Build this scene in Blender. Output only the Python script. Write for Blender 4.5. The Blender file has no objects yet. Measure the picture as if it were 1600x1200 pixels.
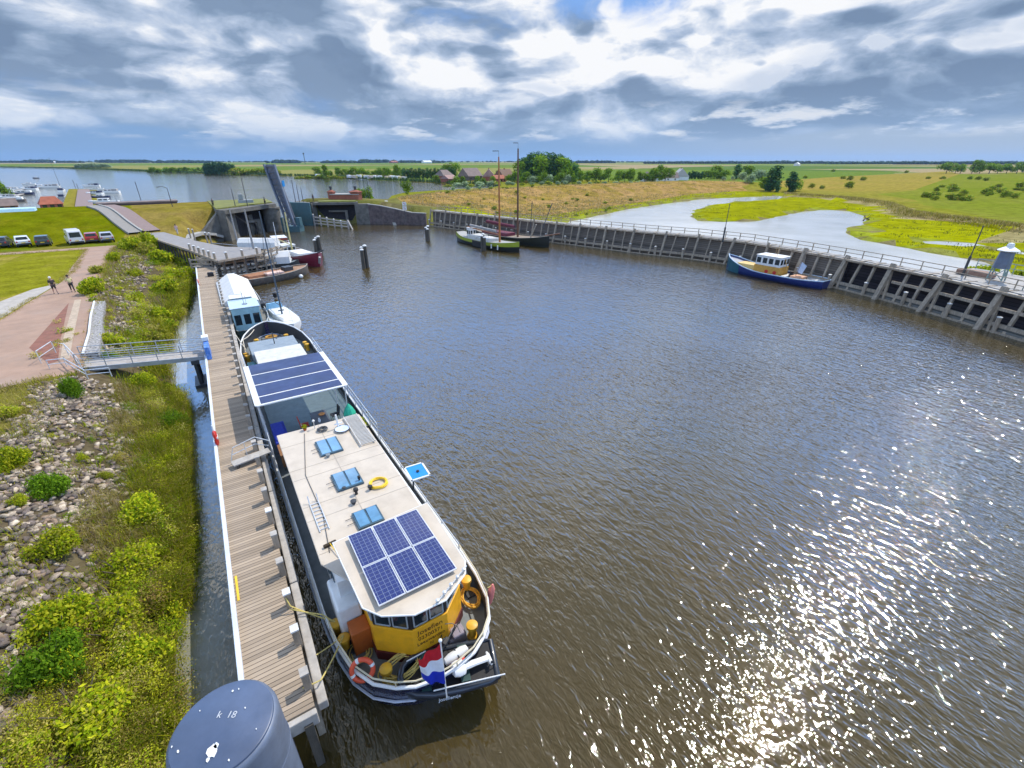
import bpy, bmesh, math, random
import numpy as np
from mathutils import Vector, Matrix, noise
from mathutils.geometry import delaunay_2d_cdt
random.seed(7); RNG = np.random.default_rng(11)
R = math.radians
sc = bpy.context.scene
COL = sc.collection
# ------------------------------------------------------------------ camera
CAM_H = 15.5; FPX = 720.0; YAW = R(32.61); PITCH = math.atan(349/FPX)
cd = bpy.data.cameras.new("camera"); cam = bpy.data.objects.new("camera", cd); COL.objects.link(cam)
cd.sensor_width = 36; cd.lens = FPX/1600*36; cd.clip_start = 0.1; cd.clip_end = 60000
cam.location = (0, 0, CAM_H); cam.rotation_euler = (R(90)-PITCH, 0, -YAW)
sc.camera = cam
# ------------------------------------------------------------------ light
SUN_AZ = R(76); SUN_EL = R(53)       # azimuth clockwise from +Y
sd = bpy.data.lights.new("sun", 'SUN'); sun = bpy.data.objects.new("sun", sd); COL.objects.link(sun)
sd.energy = 4.0; sd.angle = R(0.53); sd.color = (1.0, 0.94, 0.85)
sv = Vector((math.sin(SUN_AZ)*math.cos(SUN_EL), math.cos(SUN_AZ)*math.cos(SUN_EL), math.sin(SUN_EL)))
sun.rotation_euler = sv.to_track_quat('Z', 'Y').to_euler(); sun.location = (40, 10, 60)
sc.view_settings.view_transform = 'Standard'; sc.view_settings.look = 'None'
sc.view_settings.exposure = 0.0; sc.view_settings.gamma = 1
sc.cycles.max_bounces = 6; sc.cycles.diffuse_bounces = 2; sc.cycles.glossy_bounces = 3
sc.cycles.transmission_bounces = 3; sc.cycles.transparent_max_bounces = 4; sc.cycles.volume_bounces = 0
sc.cycles.sample_clamp_direct = 0; sc.cycles.sample_clamp_indirect = 4
sc.cycles.caustics_reflective = False; sc.cycles.caustics_refractive = False

class NT:
    """tiny node-tree helper"""
    def __init__(s, tree): s.t = tree; s.n = tree.nodes; s.l = tree.links
    def new(s, typ, **kw):
        n = s.n.new(typ)
        for k, v in kw.items():
            if k in n.inputs: n.inputs[k].default_value = v
            else: setattr(n, k, v)
        return n
    def link(s, a, b): s.l.new(a, b)
    def _in(s, sock, v):
        if isinstance(v, bpy.types.NodeSocket): s.l.new(v, sock)
        else: sock.default_value = v
    def math(s, op, a, b=0.0, c=None, clamp=False):
        n = s.n.new('ShaderNodeMath'); n.operation = op; n.use_clamp = clamp
        s._in(n.inputs[0], a); s._in(n.inputs[1], b)
        if c is not None: s._in(n.inputs[2], c)
        return n.outputs[0]
    def vmath(s, op, a, b=(0, 0, 0)):
        n = s.n.new('ShaderNodeVectorMath'); n.operation = op
        s._in(n.inputs[0], a)
        if op == 'SCALE': s._in(n.inputs['Scale'], b)
        else: s._in(n.inputs[1], b)
        return n.outputs[0]
    def noise(s, vec, scale, detail=4, rough=.55, dist=0.0, dims='3D'):
        n = s.n.new('ShaderNodeTexNoise'); n.noise_dimensions = dims
        if vec is not None: s.l.new(vec, n.inputs['Vector'])
        n.inputs['Scale'].default_value = scale; n.inputs['Detail'].default_value = detail
        n.inputs['Roughness'].default_value = rough; n.inputs['Distortion'].default_value = dist
        return n.outputs[0]
    def ramp(s, fac, stops, interp='LINEAR'):
        n = s.n.new('ShaderNodeValToRGB'); n.color_ramp.interpolation = interp
        e = n.color_ramp.elements
        while len(e) < len(stops): e.new(0.5)
        for el, (p, c) in zip(e, stops):
            el.position = p; el.color = (*c, 1) if len(c) == 3 else c
        s.l.new(fac, n.inputs[0]); return n.outputs[0]
    def map(s, v, a, b, c=0.0, d=1.0, smooth=False):
        n = s.n.new('ShaderNodeMapRange'); n.clamp = True
        if smooth: n.interpolation_type = 'SMOOTHSTEP'
        s._in(n.inputs[0], v)
        for i, x in enumerate((a, b, c, d)): s._in(n.inputs[i+1], x)
        return n.outputs[0]
    def mix(s, f, a, b, mode='MIX'):
        n = s.n.new('ShaderNodeMix'); n.data_type = 'RGBA'; n.blend_type = mode
        s._in(n.inputs[0], f)
        for i, v in ((6, a), (7, b)):
            if isinstance(v, bpy.types.NodeSocket): s.l.new(v, n.inputs[i])
            else: n.inputs[i].default_value = (*v, 1) if len(v) == 3 else v
        return n.outputs[2]

# ------------------------------------------------------------------ sky (world)
w = bpy.data.worlds.new("World"); sc.world = w; w.use_nodes = True
N = NT(w.node_tree); N.n.clear()
out = N.new('ShaderNodeOutputWorld'); bg = N.new('ShaderNodeBackground'); bg.inputs['Strength'].default_value = 0.1
N.link(bg.outputs[0], out.inputs[0])
sky = N.new('ShaderNodeTexSky'); sky.sky_type = 'NISHITA'; sky.sun_disc = False
sky.sun_elevation = SUN_EL; sky.sun_rotation = SUN_AZ; sky.air_density = 1.0; sky.dust_density = 0.6; sky.ozone_density = 2.0
w.cycles.sampling_method = 'MANUAL'; w.cycles.sample_map_resolution = 256
tc = N.new('ShaderNodeTexCoord'); D = tc.outputs['Generated']
sep = N.new('ShaderNodeSeparateXYZ'); N.link(D, sep.inputs[0]); Z = sep.outputs[2]
# clouds: flattened towards the horizon like a layer seen edge-on
zc = N.math('MAXIMUM', Z, 0.0)
def dome(k, off):
    c = N.new('ShaderNodeCombineXYZ'); N.link(sep.outputs[0], c.inputs[0]); N.link(sep.outputs[1], c.inputs[1])
    N.link(N.math('MULTIPLY', N.math('POWER', zc, .85), k), c.inputs[2]); return N.vmath('ADD', c.outputs[0], off)
V = dome(2.6, (7.6, 4.7, 1.7)); VF = dome(2.0, (1.7, 2.3, 5.2))
warp = N.n.new('ShaderNodeTexNoise'); N.link(V, warp.inputs['Vector']); warp.inputs['Scale'].default_value = 3.2; warp.inputs['Detail'].default_value = 4
wv = N.vmath('SUBTRACT', warp.outputs[1], (.5, .5, .5))
def field(off):
    v1 = N.vmath('ADD', N.vmath('ADD', V, N.vmath('SCALE', wv, .30)), off); v2 = N.vmath('ADD', N.vmath('ADD', VF, N.vmath('SCALE', wv, .16)), off)
    vo = N.n.new('ShaderNodeTexVoronoi'); vo.inputs['Scale'].default_value = 7.5; vo.inputs['Detail'].default_value = 1.0; vo.inputs['Roughness'].default_value = .6; N.link(v2, vo.inputs['Vector'])
    bil = N.map(vo.outputs[0], .1, .75, 1.0, 0.0)
    return N.math('ADD', N.math('ADD', N.math('MULTIPLY', N.noise(v1, 1.7, 2, .5), .60), N.math('MULTIPLY', N.noise(v2, 4.6, 9, .60), .29)), N.math('MULTIPLY', bil, .11))
n0 = field((0, 0, 0)); n1 = field((0.04, 0.01, 0.10))
lowc = N.map(Z, 0.02, 0.075, -0.15, 0.03)
cover = N.map(N.math('SUBTRACT', N.math('ADD', n0, lowc), N.math('MULTIPLY', N.map(Z, .26, .36, 0, .14), N.map(Z, .5, .65, 1, 0))), 0.33, 0.41, smooth=True)
lit = N.map(N.math('SUBTRACT', n0, n1), -0.04, 0.07)
thick = N.map(N.math('ADD', n0, N.map(Z, .03, .2, .03, 0)), 0.43, 0.60)
shade = N.math('SUBTRACT', N.math('ADD', N.math('MULTIPLY', lit, 1.1), 0.14), N.math('MULTIPLY', thick, 0.50), clamp=True)
ccol = N.ramp(shade, [(0, (1.9, 2.75, 4.2)), (.28, (2.7, 3.7, 5.3)), (.58, (4.6, 5.6, 7.3)), (.86, (7.8, 8.3, 9.2)), (1, (9.6, 9.7, 9.9))])
hz = N.map(Z, 0.0, 0.13, 1.0, 0.0, smooth=True)
hzc = N.ramp(N.map(Z, 0.0, 0.3), [(0, (2.3, 3.9, 6.5)), (.2, (2.3, 3.9, 6.6)), (.5, (1.6, 3.6, 8.6)), (1, (2.6, 4.9, 9.4))])
hzc = N.mix(N.math('MULTIPLY', N.map(sep.outputs[0], .55, 1.0, 0, .75, smooth=True), N.map(Z, .1, .2, 1, 0)), hzc, (4.6, 5.5, 6.7))
clear = N.mix(N.map(Z, 0.1, 0.6, 0.97, 0.75), sky.outputs[0], hzc)
ccol2 = N.mix(N.math('MULTIPLY', hz, 0.62), ccol, (3.6, 5.2, 7.6))
allsky = N.mix(N.math('MULTIPLY', cover, N.map(Z, 0.012, 0.05, 0.25, 1.0)), clear, ccol2)
sc3 = N.noise(dome(3.6, (8, 3, 2)), 9.0, 5, .6)
small = N.math('MULTIPLY', N.map(sc3, .50, .62, smooth=True), N.math('MULTIPLY', N.map(Z, .030, .045), N.map(Z, .075, .10, 1, 0)))
allsky = N.mix(N.math('MULTIPLY', small, .75), allsky, N.mix(N.map(sc3, .54, .68), (5.2, 6.4, 8.2), (9.0, 9.2, 9.6)))
# unseen sky band above the view brightened to lighten the water's reflection; overhead dimmed
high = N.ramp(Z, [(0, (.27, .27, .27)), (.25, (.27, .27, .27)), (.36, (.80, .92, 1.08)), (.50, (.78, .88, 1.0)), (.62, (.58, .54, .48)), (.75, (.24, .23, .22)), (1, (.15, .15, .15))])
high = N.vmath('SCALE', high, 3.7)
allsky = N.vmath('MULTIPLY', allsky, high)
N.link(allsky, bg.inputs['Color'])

# ------------------------------------------------------------------ helpers
def G(px, py, z=0.0):
    """ground point (world x, y) of a place seen in a 1600 x 1200 survey picture, for height z"""
    v = (py-600)/FPX; s, c = math.sin(PITCH), math.cos(PITCH)
    t = (CAM_H-z)/(s+v*c); X = (px-800)/FPX*t; Y = (c-v*s)*t
    cy_, sy_ = math.cos(YAW), math.sin(YAW)
    return (X*cy_+Y*sy_, -X*sy_+Y*cy_)
def G3(px, py, z): return Vector((*G(px, py, z), z))
def smooth(t): t = max(0.0, min(1.0, t)); return t*t*(3-2*t)
def tag(o, label=None, cat=None, group=None, kind=None):
    if label: o['label'] = label
    if cat: o['category'] = cat
    if group: o['group'] = group
    if kind: o['kind'] = kind
    return o
def empty(name, loc=(0, 0, 0), rz=0.0, label=None, cat=None, group=None, kind=None):
    o = bpy.data.objects.new(name, None); COL.objects.link(o); o.location = loc; o.rotation_euler = (0, 0, rz)
    o.empty_display_size = .2
    return tag(o, label, cat, group, kind)
def copy_tree(o, parent=None):
    c = o.copy(); COL.objects.link(c); c.parent = parent
    for ch in list(o.children): copy_tree(ch, c)
    return c
class MB:
    def __init__(s): s.v = []; s.f = []; s.m = []; s.sm = []
    def add(s, vs, fs, mi=0, smooth=False):
        b = len(s.v); s.v.extend([tuple(v) for v in vs]); s.f.extend([tuple(i+b for i in f) for f in fs])
        s.m.extend([mi]*len(fs)); s.sm.extend([smooth]*len(fs)); return s
    def box(s, c, d, rz=0.0, mi=0, rx=0.0, ry=0.0):
        M = Matrix.Translation(c) @ Matrix.Rotation(rz, 4, 'Z') @ Matrix.Rotation(ry, 4, 'Y') @ Matrix.Rotation(rx, 4, 'X')
        hx, hy, hz_ = d[0]/2, d[1]/2, d[2]/2
        vs = [M @ Vector((x, y, z)) for z in (-hz_, hz_) for x, y in ((-hx, -hy), (hx, -hy), (hx, hy), (-hx, hy))]
        return s.add(vs, [(3, 2, 1, 0), (4, 5, 6, 7), (0, 1, 5, 4), (1, 2, 6, 5), (2, 3, 7, 6), (3, 0, 4, 7)], mi)
    def bx(s, x0, x1, y0, y1, z0, z1, mi=0): return s.box(((x0+x1)/2, (y0+y1)/2, (z0+z1)/2), (x1-x0, y1-y0, z1-z0), mi=mi)
    def beam(s, a, b, w_, h_, mi=0, up=(0, 0, 1)):
        a = Vector(a); b = Vector(b); d = (b-a); L = d.length
        if L < 1e-6: return s
        d.normalize(); u = Vector(up)
        if abs(d.dot(u)) > .98: u = Vector((1, 0, 0)) if abs(d.x) < .9 else Vector((0, 1, 0))
        sx = d.cross(u).normalized(); uz = sx.cross(d)
        vs = []
        for p in (a, b):
            for i, j in ((-1, -1), (1, -1), (1, 1), (-1, 1)): vs.append(p+sx*(i*w_/2)+uz*(j*h_/2))
        return s.add(vs, [(3, 2, 1, 0), (4, 5, 6, 7), (0, 1, 5, 4), (1, 2, 6, 5), (2, 3, 7, 6), (3, 0, 4, 7)], mi)
    def tube(s, pts, r, n=8, mi=0, closed=False, caps=True):
        pts = [Vector(p) for p in pts]; rs = r if isinstance(r, (list, tuple)) else [r]*len(pts)
        m = len(pts); vs = []; prev = None
        for i, p in enumerate(pts):
            if closed: d = pts[(i+1) % m]-pts[i-1]
            else: d = pts[min(i+1, m-1)]-pts[max(i-1, 0)]
            d.normalize()
            if prev is None:
                u = Vector((0, 0, 1)) if abs(d.z) < .9 else Vector((1, 0, 0))
                a = d.cross(u).normalized()
            else:
                a = (prev-d*prev.dot(d)).normalized()
            prev = a; b = d.cross(a)
            for k in range(n):
                an = 2*math.pi*k/n; vs.append(p+(a*math.cos(an)+b*math.sin(an))*rs[i])
        fs = []
        for i in range(m if closed else m-1):
            j = (i+1) % m
            for k in range(n):
                k2 = (k+1) % n; fs.append((i*n+k, i*n+k2, j*n+k2, j*n+k))
        if caps and not closed:
            fs.append(tuple(range(n-1, -1, -1))); fs.append(tuple((m-1)*n+k for k in range(n)))
        return s.add(vs, fs, mi, n >= 6)
    def lathe(s, prof, n=16, c=(0, 0, 0), mi=0, M=None, sm=True):
        vs = []; c = Vector(c)
        for r_, z in prof:
            for k in range(n):
                a = 2*math.pi*k/n; p = Vector((r_*math.cos(a), r_*math.sin(a), z)); vs.append((M @ p if M else p)+c)
        fs = []
        for i in range(len(prof)-1):
            for k in range(n):
                k2 = (k+1) % n; fs.append((i*n+k, i*n+k2, (i+1)*n+k2, (i+1)*n+k))
        if prof[0][0] > 1e-4: fs.append(tuple(range(n-1, -1, -1)))
        if prof[-1][0] > 1e-4: fs.append(tuple((len(prof)-1)*n+k for k in range(n)))
        return s.add(vs, fs, mi, sm)
    def prism(s, poly, z0, z1, mi=0, top=None):
        """poly CCW; top optional polygon for the upper ring"""
        n = len(poly); t = top or poly
        zz0 = z0 if isinstance(z0, (list, tuple)) else [z0]*n; zz1 = z1 if isinstance(z1, (list, tuple)) else [z1]*n
        vs = [(p[0], p[1], zz0[i]) for i, p in enumerate(poly)]+[(p[0], p[1], zz1[i]) for i, p in enumerate(t)]
        fs = [tuple(range(n-1, -1, -1)), tuple(range(n, 2*n))]+[(i, (i+1) % n, (i+1) % n+n, i+n) for i in range(n)]
        return s.add(vs, fs, mi)
    def loft(s, secs, mi=0, cap0=True, cap1=True, closed=False, sm=True):
        n = len(secs[0]); vs = [v for q in secs for v in q]; fs = []
        for i in range(len(secs)-1):
            for k in range(n if closed else n-1):
                k2 = (k+1) % n; fs.append((i*n+k, i*n+k2, (i+1)*n+k2, (i+1)*n+k))
        if cap0: fs.append(tuple(range(n-1, -1, -1)))
        if cap1: fs.append(tuple((len(secs)-1)*n+k for k in range(n)))
        return s.add(vs, fs, mi, sm)
    def sphere(s, c, r, n=10, m=6, mi=0, sc_=(1, 1, 1)):
        prof = [(max(1e-5, math.sin(math.pi*i/m))*1.0, -math.cos(math.pi*i/m)) for i in range(m+1)]
        M = Matrix.Diagonal((r*sc_[0], r*sc_[1], r*sc_[2])).to_4x4()
        return s.lathe(prof, n, c, mi, M)
    def build(s, name, mats, parent=None, loc=None, label=None, cat=None, group=None, kind=None, bevel=0, autosm=True):
        me = bpy.data.meshes.new(name); me.from_pydata([tuple(v) for v in s.v], [], s.f)
        if not isinstance(mats, (list, tuple)): mats = [mats]
        for m_ in mats: me.materials.append(m_)
        if any(s.m): me.polygons.foreach_set('material_index', s.m)
        me.polygons.foreach_set('use_smooth', s.sm)
        me.validate()
        if any(s.sm) :
            try: me.set_sharp_from_angle(angle=R(40))
            except Exception: pass
        me.update()
        o = bpy.data.objects.new(name, me); COL.objects.link(o); o.parent = parent
        if loc is not None: o.location = loc
        if bevel:
            bv = o.modifiers.new('bevel', 'BEVEL'); bv.width = bevel; bv.segments = 2; bv.limit_method = 'ANGLE'; bv.angle_limit = R(40)
        return tag(o, label, cat, group, kind)
def np_mesh(name, V_, F_, mats, sm=False, cols=None, mi=None):
    """V (n,3), F (m,k) arrays -> object; cols per-face albedo"""
    me = bpy.data.meshes.new(name); n, m, k = len(V_), len(F_), F_.shape[1]
    me.vertices.add(n); me.vertices.foreach_set('co', np.ascontiguousarray(V_, dtype=np.float32).ravel())
    me.loops.add(m*k); me.loops.foreach_set('vertex_index', np.ascontiguousarray(F_, dtype=np.int32).ravel())
    me.polygons.add(m); me.polygons.foreach_set('loop_start', np.arange(0, m*k, k, dtype=np.int32))
    if sm: me.polygons.foreach_set('use_smooth', np.ones(m, dtype=bool))
    if mi is not None: me.polygons.foreach_set('material_index', mi.astype(np.int32))
    me.update(calc_edges=True); me.validate()
    if cols is not None:
        a = me.color_attributes.new('col', 'FLOAT_COLOR', 'CORNER')
        c4 = np.ones((m, k, 4), dtype=np.float32); c4[:, :, :3] = cols[:, None, :]
        a.data.foreach_set('color', c4.ravel())
    for mm in (mats if isinstance(mats, (list, tuple)) else [mats]): me.materials.append(mm)
    return me
def link_mesh(me, name, parent=None, loc=(0, 0, 0), **kw):
    o = bpy.data.objects.new(name, me); COL.objects.link(o); o.parent = parent; o.location = loc
    return tag(o, **kw)

# ------------------------------------------------------------------ materials
MATS = {}
def mat(name, col, rough=.6, metal=0.0, var=.12, nscale=3.0, spec=.5, bump=0.0, bscale=20.0, dirt=None, dscale=1.2, damt=.4, coord='Object', stretch=(1, 1, 1), coat=0.0, alpha=None):
    """painted / natural surface: base colour with noise variation, dirt patches and fine bump"""
    if name in MATS: return MATS[name]
    m = bpy.data.materials.new(name); m.use_nodes = True; n = NT(m.node_tree); b = n.n['Principled BSDF']
    tcn = n.new('ShaderNodeTexCoord'); v = tcn.outputs[coord]
    if stretch != (1, 1, 1): v = n.vmath('MULTIPLY', v, stretch)
    f = n.noise(v, nscale, 5, .6)
    lo = tuple(c*(1-var) for c in col); hi = tuple(min(1, c*(1+var)) for c in col)
    c = n.mix(n.map(f, .3, .7), lo, hi)
    if dirt:
        f2 = n.noise(v, dscale, 6, .65)
        c = n.mix(n.math('MULTIPLY', n.map(f2, .5, .7), damt), c, dirt)
    n.link(c, b.inputs['Base Color'])
    b.inputs['Metallic'].default_value = metal; b.inputs['Specular IOR Level'].default_value = spec
    n.link(n.map(n.noise(v, nscale*2.3, 4), .25, .75, max(.02, rough-.08), min(1, rough+.1)), b.inputs['Roughness'])
    if coat: b.inputs['Coat Weight'].default_value = coat; b.inputs['Coat Roughness'].default_value = .08
    if bump:
        bn = n.new('ShaderNodeBump'); bn.inputs['Strength'].default_value = bump; bn.inputs['Distance'].default_value = .02
        n.link(n.noise(v, bscale, 4, .6), bn.inputs['Height']); n.link(bn.outputs[0], b.inputs['Normal'])
    MATS[name] = m; return m
def plank_mat(name, col, dark, across='Y', width=.15, rough=.85, var=.35):
    """weathered boards: each board its own tone, dark gaps, grain along the board"""
    if name in MATS: return MATS[name]
    m = bpy.data.materials.new(name); m.use_nodes = True; n = NT(m.node_tree); b = n.n['Principled BSDF']
    tcn = n.new('ShaderNodeTexCoord'); sp = n.new('ShaderNodeSeparateXYZ'); n.link(tcn.outputs['Object'], sp.inputs[0])
    ax = sp.outputs['XYZ'.index(across)]
    q = n.math('DIVIDE', ax, width); idx = n.math('FLOOR', q); fr = n.math('FRACT', q)
    wn = n.new('ShaderNodeTexWhiteNoise', noise_dimensions='1D'); n.link(idx, wn.inputs['W'])
    st = {'X': (14, .8, 14), 'Y': (.8, 14, 14), 'Z': (.8, 14, .8)}[across]
    g = n.noise(n.vmath('MULTIPLY', tcn.outputs['Object'], st), 1.6, 6, .6)
    big = n.noise(tcn.outputs['Object'], .5, 4, .6)
    f = n.math('ADD', n.math('ADD', n.math('MULTIPLY', wn.outputs[0], .45), n.math('MULTIPLY', g, .45)), n.math('MULTIPLY', big, .3))
    c = n.mix(n.map(f, .25, .95), tuple(x*(1-var) for x in col), tuple(min(1, x*(1+var)) for x in col))
    edge = n.math('MINIMUM', fr, n.math('SUBTRACT', 1, fr)); gap = n.map(edge, .03, .09)
    c = n.mix(gap, dark, c); n.link(c, b.inputs['Base Color']); b.inputs['Roughness'].default_value = rough
    b.inputs['Specular IOR Level'].default_value = .25
    bn = n.new('ShaderNodeBump'); bn.inputs['Strength'].default_value = .6; bn.inputs['Distance'].default_value = .015
    n.link(n.math('ADD', gap, n.math('MULTIPLY', g, .3)), bn.inputs['Height']); n.link(bn.outputs[0], b.inputs['Normal'])
    MATS[name] = m; return m
def attr_mat(name, var=.35, scale=1.5, rough=.95, bump=.5, bscale=3.0, fine=20.0, transl=0.0, rnd=0.0):
    """albedo from the 'col' attribute, broken up by noise"""
    if name in MATS: return MATS[name]
    m = bpy.data.materials.new(name); m.use_nodes = True; n = NT(m.node_tree); b = n.n['Principled BSDF']
    at = n.new('ShaderNodeAttribute'); at.attribute_name = 'col'
    tcn = n.new('ShaderNodeTexCoord'); v = tcn.outputs['Object']
    f = n.math('ADD', n.math('MULTIPLY', n.noise(v, scale, 6, .65), .6), n.math('MULTIPLY', n.noise(v, fine, 3, .6), .4))
    k = n.map(f, .3, .7, 1-var, 1+var)
    if rnd:
        oi = n.new('ShaderNodeObjectInfo'); k = n.math('MULTIPLY', k, n.map(oi.outputs['Random'], 0, 1, 1-rnd, 1+rnd))
    c = n.vmath('SCALE', at.outputs['Color'], k); n.link(c, b.inputs['Base Color'])
    b.inputs['Roughness'].default_value = rough; b.inputs['Specular IOR Level'].default_value = 0
    if bump:
        bn = n.new('ShaderNodeBump'); bn.inputs['Strength'].default_value = bump; bn.inputs['Distance'].default_value = .15
        n.link(n.noise(v, bscale, 6, .7), bn.inputs['Height']); n.link(bn.outputs[0], b.inputs['Normal'])
    if transl:
        tr = n.new('ShaderNodeBsdfTranslucent'); n.link(c, tr.inputs[0])
        mx = n.new('ShaderNodeMixShader'); mx.inputs[0].default_value = transl
        n.link(b.outputs[0], mx.inputs[1]); n.link(tr.outputs[0], mx.inputs[2])
        n.link(mx.outputs[0], n.n['Material Output'].inputs[0])
    MATS[name] = m; return m
def water_mat():
    m = bpy.data.materials.new('water'); m.use_nodes = True; n = NT(m.node_tree); b = n.n['Principled BSDF']
    tcn = n.new('ShaderNodeTexCoord'); v = tcn.outputs['Object']
    mp = n.new('ShaderNodeMapping'); n.link(v, mp.inputs[0]); mp.inputs['Rotation'].default_value = (0, 0, R(-52)); mp.inputs['Scale'].default_value = (1, .42, 1)
    u = mp.outputs[0]
    patch = n.map(n.noise(v, .035, 3, .55), .36, .64, .72, 1.15)
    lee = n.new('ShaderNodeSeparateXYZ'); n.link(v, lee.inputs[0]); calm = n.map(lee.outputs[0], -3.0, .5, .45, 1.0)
    h = n.math('ADD', n.math('ADD', n.math('MULTIPLY', n.noise(u, 2.6, 2, .55, .6), 1.0), n.math('MULTIPLY', n.noise(u, 6.4, 1.5, .5, .7), .42)),
               n.math('MULTIPLY', n.noise(u, .4, 2, .5), .7))
    bn = n.new('ShaderNodeBump'); bn.inputs['Distance'].default_value = .13
    n.link(n.math('MULTIPLY', n.math('MULTIPLY', patch, calm), .62), bn.inputs['Strength'])
    n.link(h, bn.inputs['Height']); n.link(bn.outputs[0], b.inputs['Normal'])
    mud_sheen = n.mix(n.map(n.noise(v, .05, 4, .6), .35, .65), (.064, .043, .011), (.054, .043, .017))
    mud_sheen = n.mix(n.map(lee.outputs[0], -3.2, -1.6, 1.0, 0.0), mud_sheen, (.26, .26, .21))  # side channel: shallow bottom and reflected sky mixed in as paler body colour
    n.link(mud_sheen, b.inputs['Base Color'])
    b.inputs['Roughness'].default_value = .035; b.inputs['IOR'].default_value = 1.72; b.inputs['Specular IOR Level'].default_value = .55
    return m
# ------------------------------------------------------------------ water sheet
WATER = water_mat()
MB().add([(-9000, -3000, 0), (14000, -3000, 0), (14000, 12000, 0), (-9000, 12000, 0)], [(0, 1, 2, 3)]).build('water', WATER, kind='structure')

# ------------------------------------------------------------------ terrain
WALLPX = [(670, 353), (750, 364), (830, 375), (915, 386), (1000, 397), (1075, 405), (1150, 416), (1225, 432), (1300, 450), (1375, 469), (1450, 490), (1600, 536), (1800, 605)]
WL = [Vector(G(*p)) for p in WALLPX]                      # foot of the guide wall's struts, left to right
def offset_line(L, d):
    o = []
    for i, p in enumerate(L):
        t = (L[min(i+1, len(L)-1)]-L[max(i-1, 0)]).normalized(); o.append(p+Vector((-t.y, t.x))*d)
    return o
WF = offset_line(WL, 1.7)                                 # sheet face
WB = offset_line(WL, 3.3)                                 # back of the wall
basin = [(-4.3, -60), (-4.3, 8), (-4.4, 13), (-4.2, 17), (-4.0, 21), (-4.1, 25), (-4.0, 30), (-4.1, 35.7), (-4.7, 40), (-5.3, 44), (-5.4, 50), (-4.8, 58), (-3.8, 64), (-3.3, 70),
         (-3.1, 80), (-4, 90), (-3, 100), (0, 112), (3.5, 122), (4, 127), (8, 132), (15.5, 137), (16, 175), (21.5, 175), (21.8, 141), (27, 138.5), (36, 134.5), (43, 128.5), (50, 122)] + [tuple(p) for p in WF] + [(60, -60)]
lake = [G(*p) for p in [(-900, 255.5), (-300, 256.5), (0, 260), (100, 262), (108, 263), (200, 266.5), (300, 270.5), (400, 273.5), (500, 276.5), (570, 279.5), (610, 281), (640, 283.5), (700, 285.5), (765, 287.5), (779, 290.5),
        (765, 294), (700, 297.5), (645, 301.5), (612, 306)]] + [(52, 168), (38, 160), (22, 160), (16, 160), (2, 163), (-8, 164)] + \
       [G(151, 328, .8), G(146, 293, .8), G(113, 293, .8), G(103, 330, .8)] + [(-60, 168), (-130, 172), (-420, 175)]
PATHR = [(-9.0, 38.3), (-9.2, 45), (-10.2, 58), (-11, 66), (-12.0, 80), (-12.8, 92), (-12.6, 101)]
PATHL = [(-60, 101), (-60, 99.3), (-16.2, 98.0), (-15.6, 82), (-15.0, 72), (-15.8, 64.5), (-16.6, 57), (-18.5, 40), (-24, 12), (-14.5, 22), (-12.6, 38), (-10.4, 38.3)]
path = PATHR+PATHL
strip = [(-15.2, 71), (-16.0, 64.3), (-16.8, 57), (-19.3, 40), (-23, 25), (-28, 25), (-20.5, 58), (-17, 69)]
bed = [(-12.7, 60), (-12.9, 46), (-11.0, 41.2), (-10.6, 41.6), (-11.3, 47)]
bed2 = [(-12.4, 61), (-11.2, 47.5), (-10.5, 41.7), (-10.0, 41.7), (-10.6, 47.5), (-11.9, 61)]
pools = [[G(*p, 0) for p in [(1015, 322), (1050, 317), (1100, 311), (1180, 307.5), (1222, 306), (1226, 310), (1190, 314.5), (1140, 317), (1108, 321), (1088, 328), (1078, 338), (1090, 345), (1130, 347), (1180, 346), (1220, 338),
        (1255, 330.5), (1290, 328), (1322, 329), (1348, 337), (1354, 345), (1350, 351), (1322, 357), (1322, 364), (1345, 375), (1400, 385), (1450, 395), (1500, 403), (1540, 410), (1580, 425)]] +
        [tuple(p) for p in reversed(WB[2:12])] + [G(*p, 0) for p in [(890, 346), (930, 338), (975, 328)]],
        [G(*p, 0) for p in [(1428, 379), (1480, 375.5), (1520, 380), (1558, 389), (1500, 386), (1450, 383)]],
        [G(*p, 0) for p in [(1350, 357.5), (1372, 357), (1386, 362), (1362, 364)]],
        [G(*p, 0) for p in [(1545, 392), (1600, 394), (1640, 401), (1580, 399)]]]
tan1 = [G(*p, 2.5) for p in [(622, 322), (636, 308), (690, 300), (760, 294), (900, 288), (1050, 283), (1140, 279), (1180, 285), (1150, 297), (1080, 302), (1000, 315), (900, 327), (840, 336), (760, 334), (690, 331), (640, 328)]]
marsh = [G(*p, .4) for p in [(690, 334), (770, 336), (850, 339), (900, 331), (1000, 317), (1080, 304), (1150, 299), (1260, 303), (1330, 308), (1385, 316), (1415, 330), (1460, 338), (1600, 354), (1900, 380)]] + [(300, 20), (62, -60)] + [tuple(p) for p in reversed(WB)]
tanfield = [G(*p, .8) for p in [(1195, 284), (1290, 277), (1480, 268), (1500, 272), (1430, 296), (1330, 299), (1240, 296)]]
def inpoly(x, y, P):
    c = False; j = len(P)-1
    for i in range(len(P)):
        xi, yi = P[i]; xj, yj = P[j]
        if (yi > y) != (yj > y) and x < (xj-xi)*(y-yi)/(yj-yi)+xi: c = not c
        j = i
    return c
def np_inpoly(X, Y, P):
    c = np.zeros(X.shape, bool); j = len(P)-1
    for i in range(len(P)):
        xi, yi = P[i]; xj, yj = P[j]
        if yi != yj:
            m = ((yi > Y) != (yj > Y)) & (X < (xj-xi)*(Y-yi)/(yj-yi)+xi); c ^= m
        j = i
    return c
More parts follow.
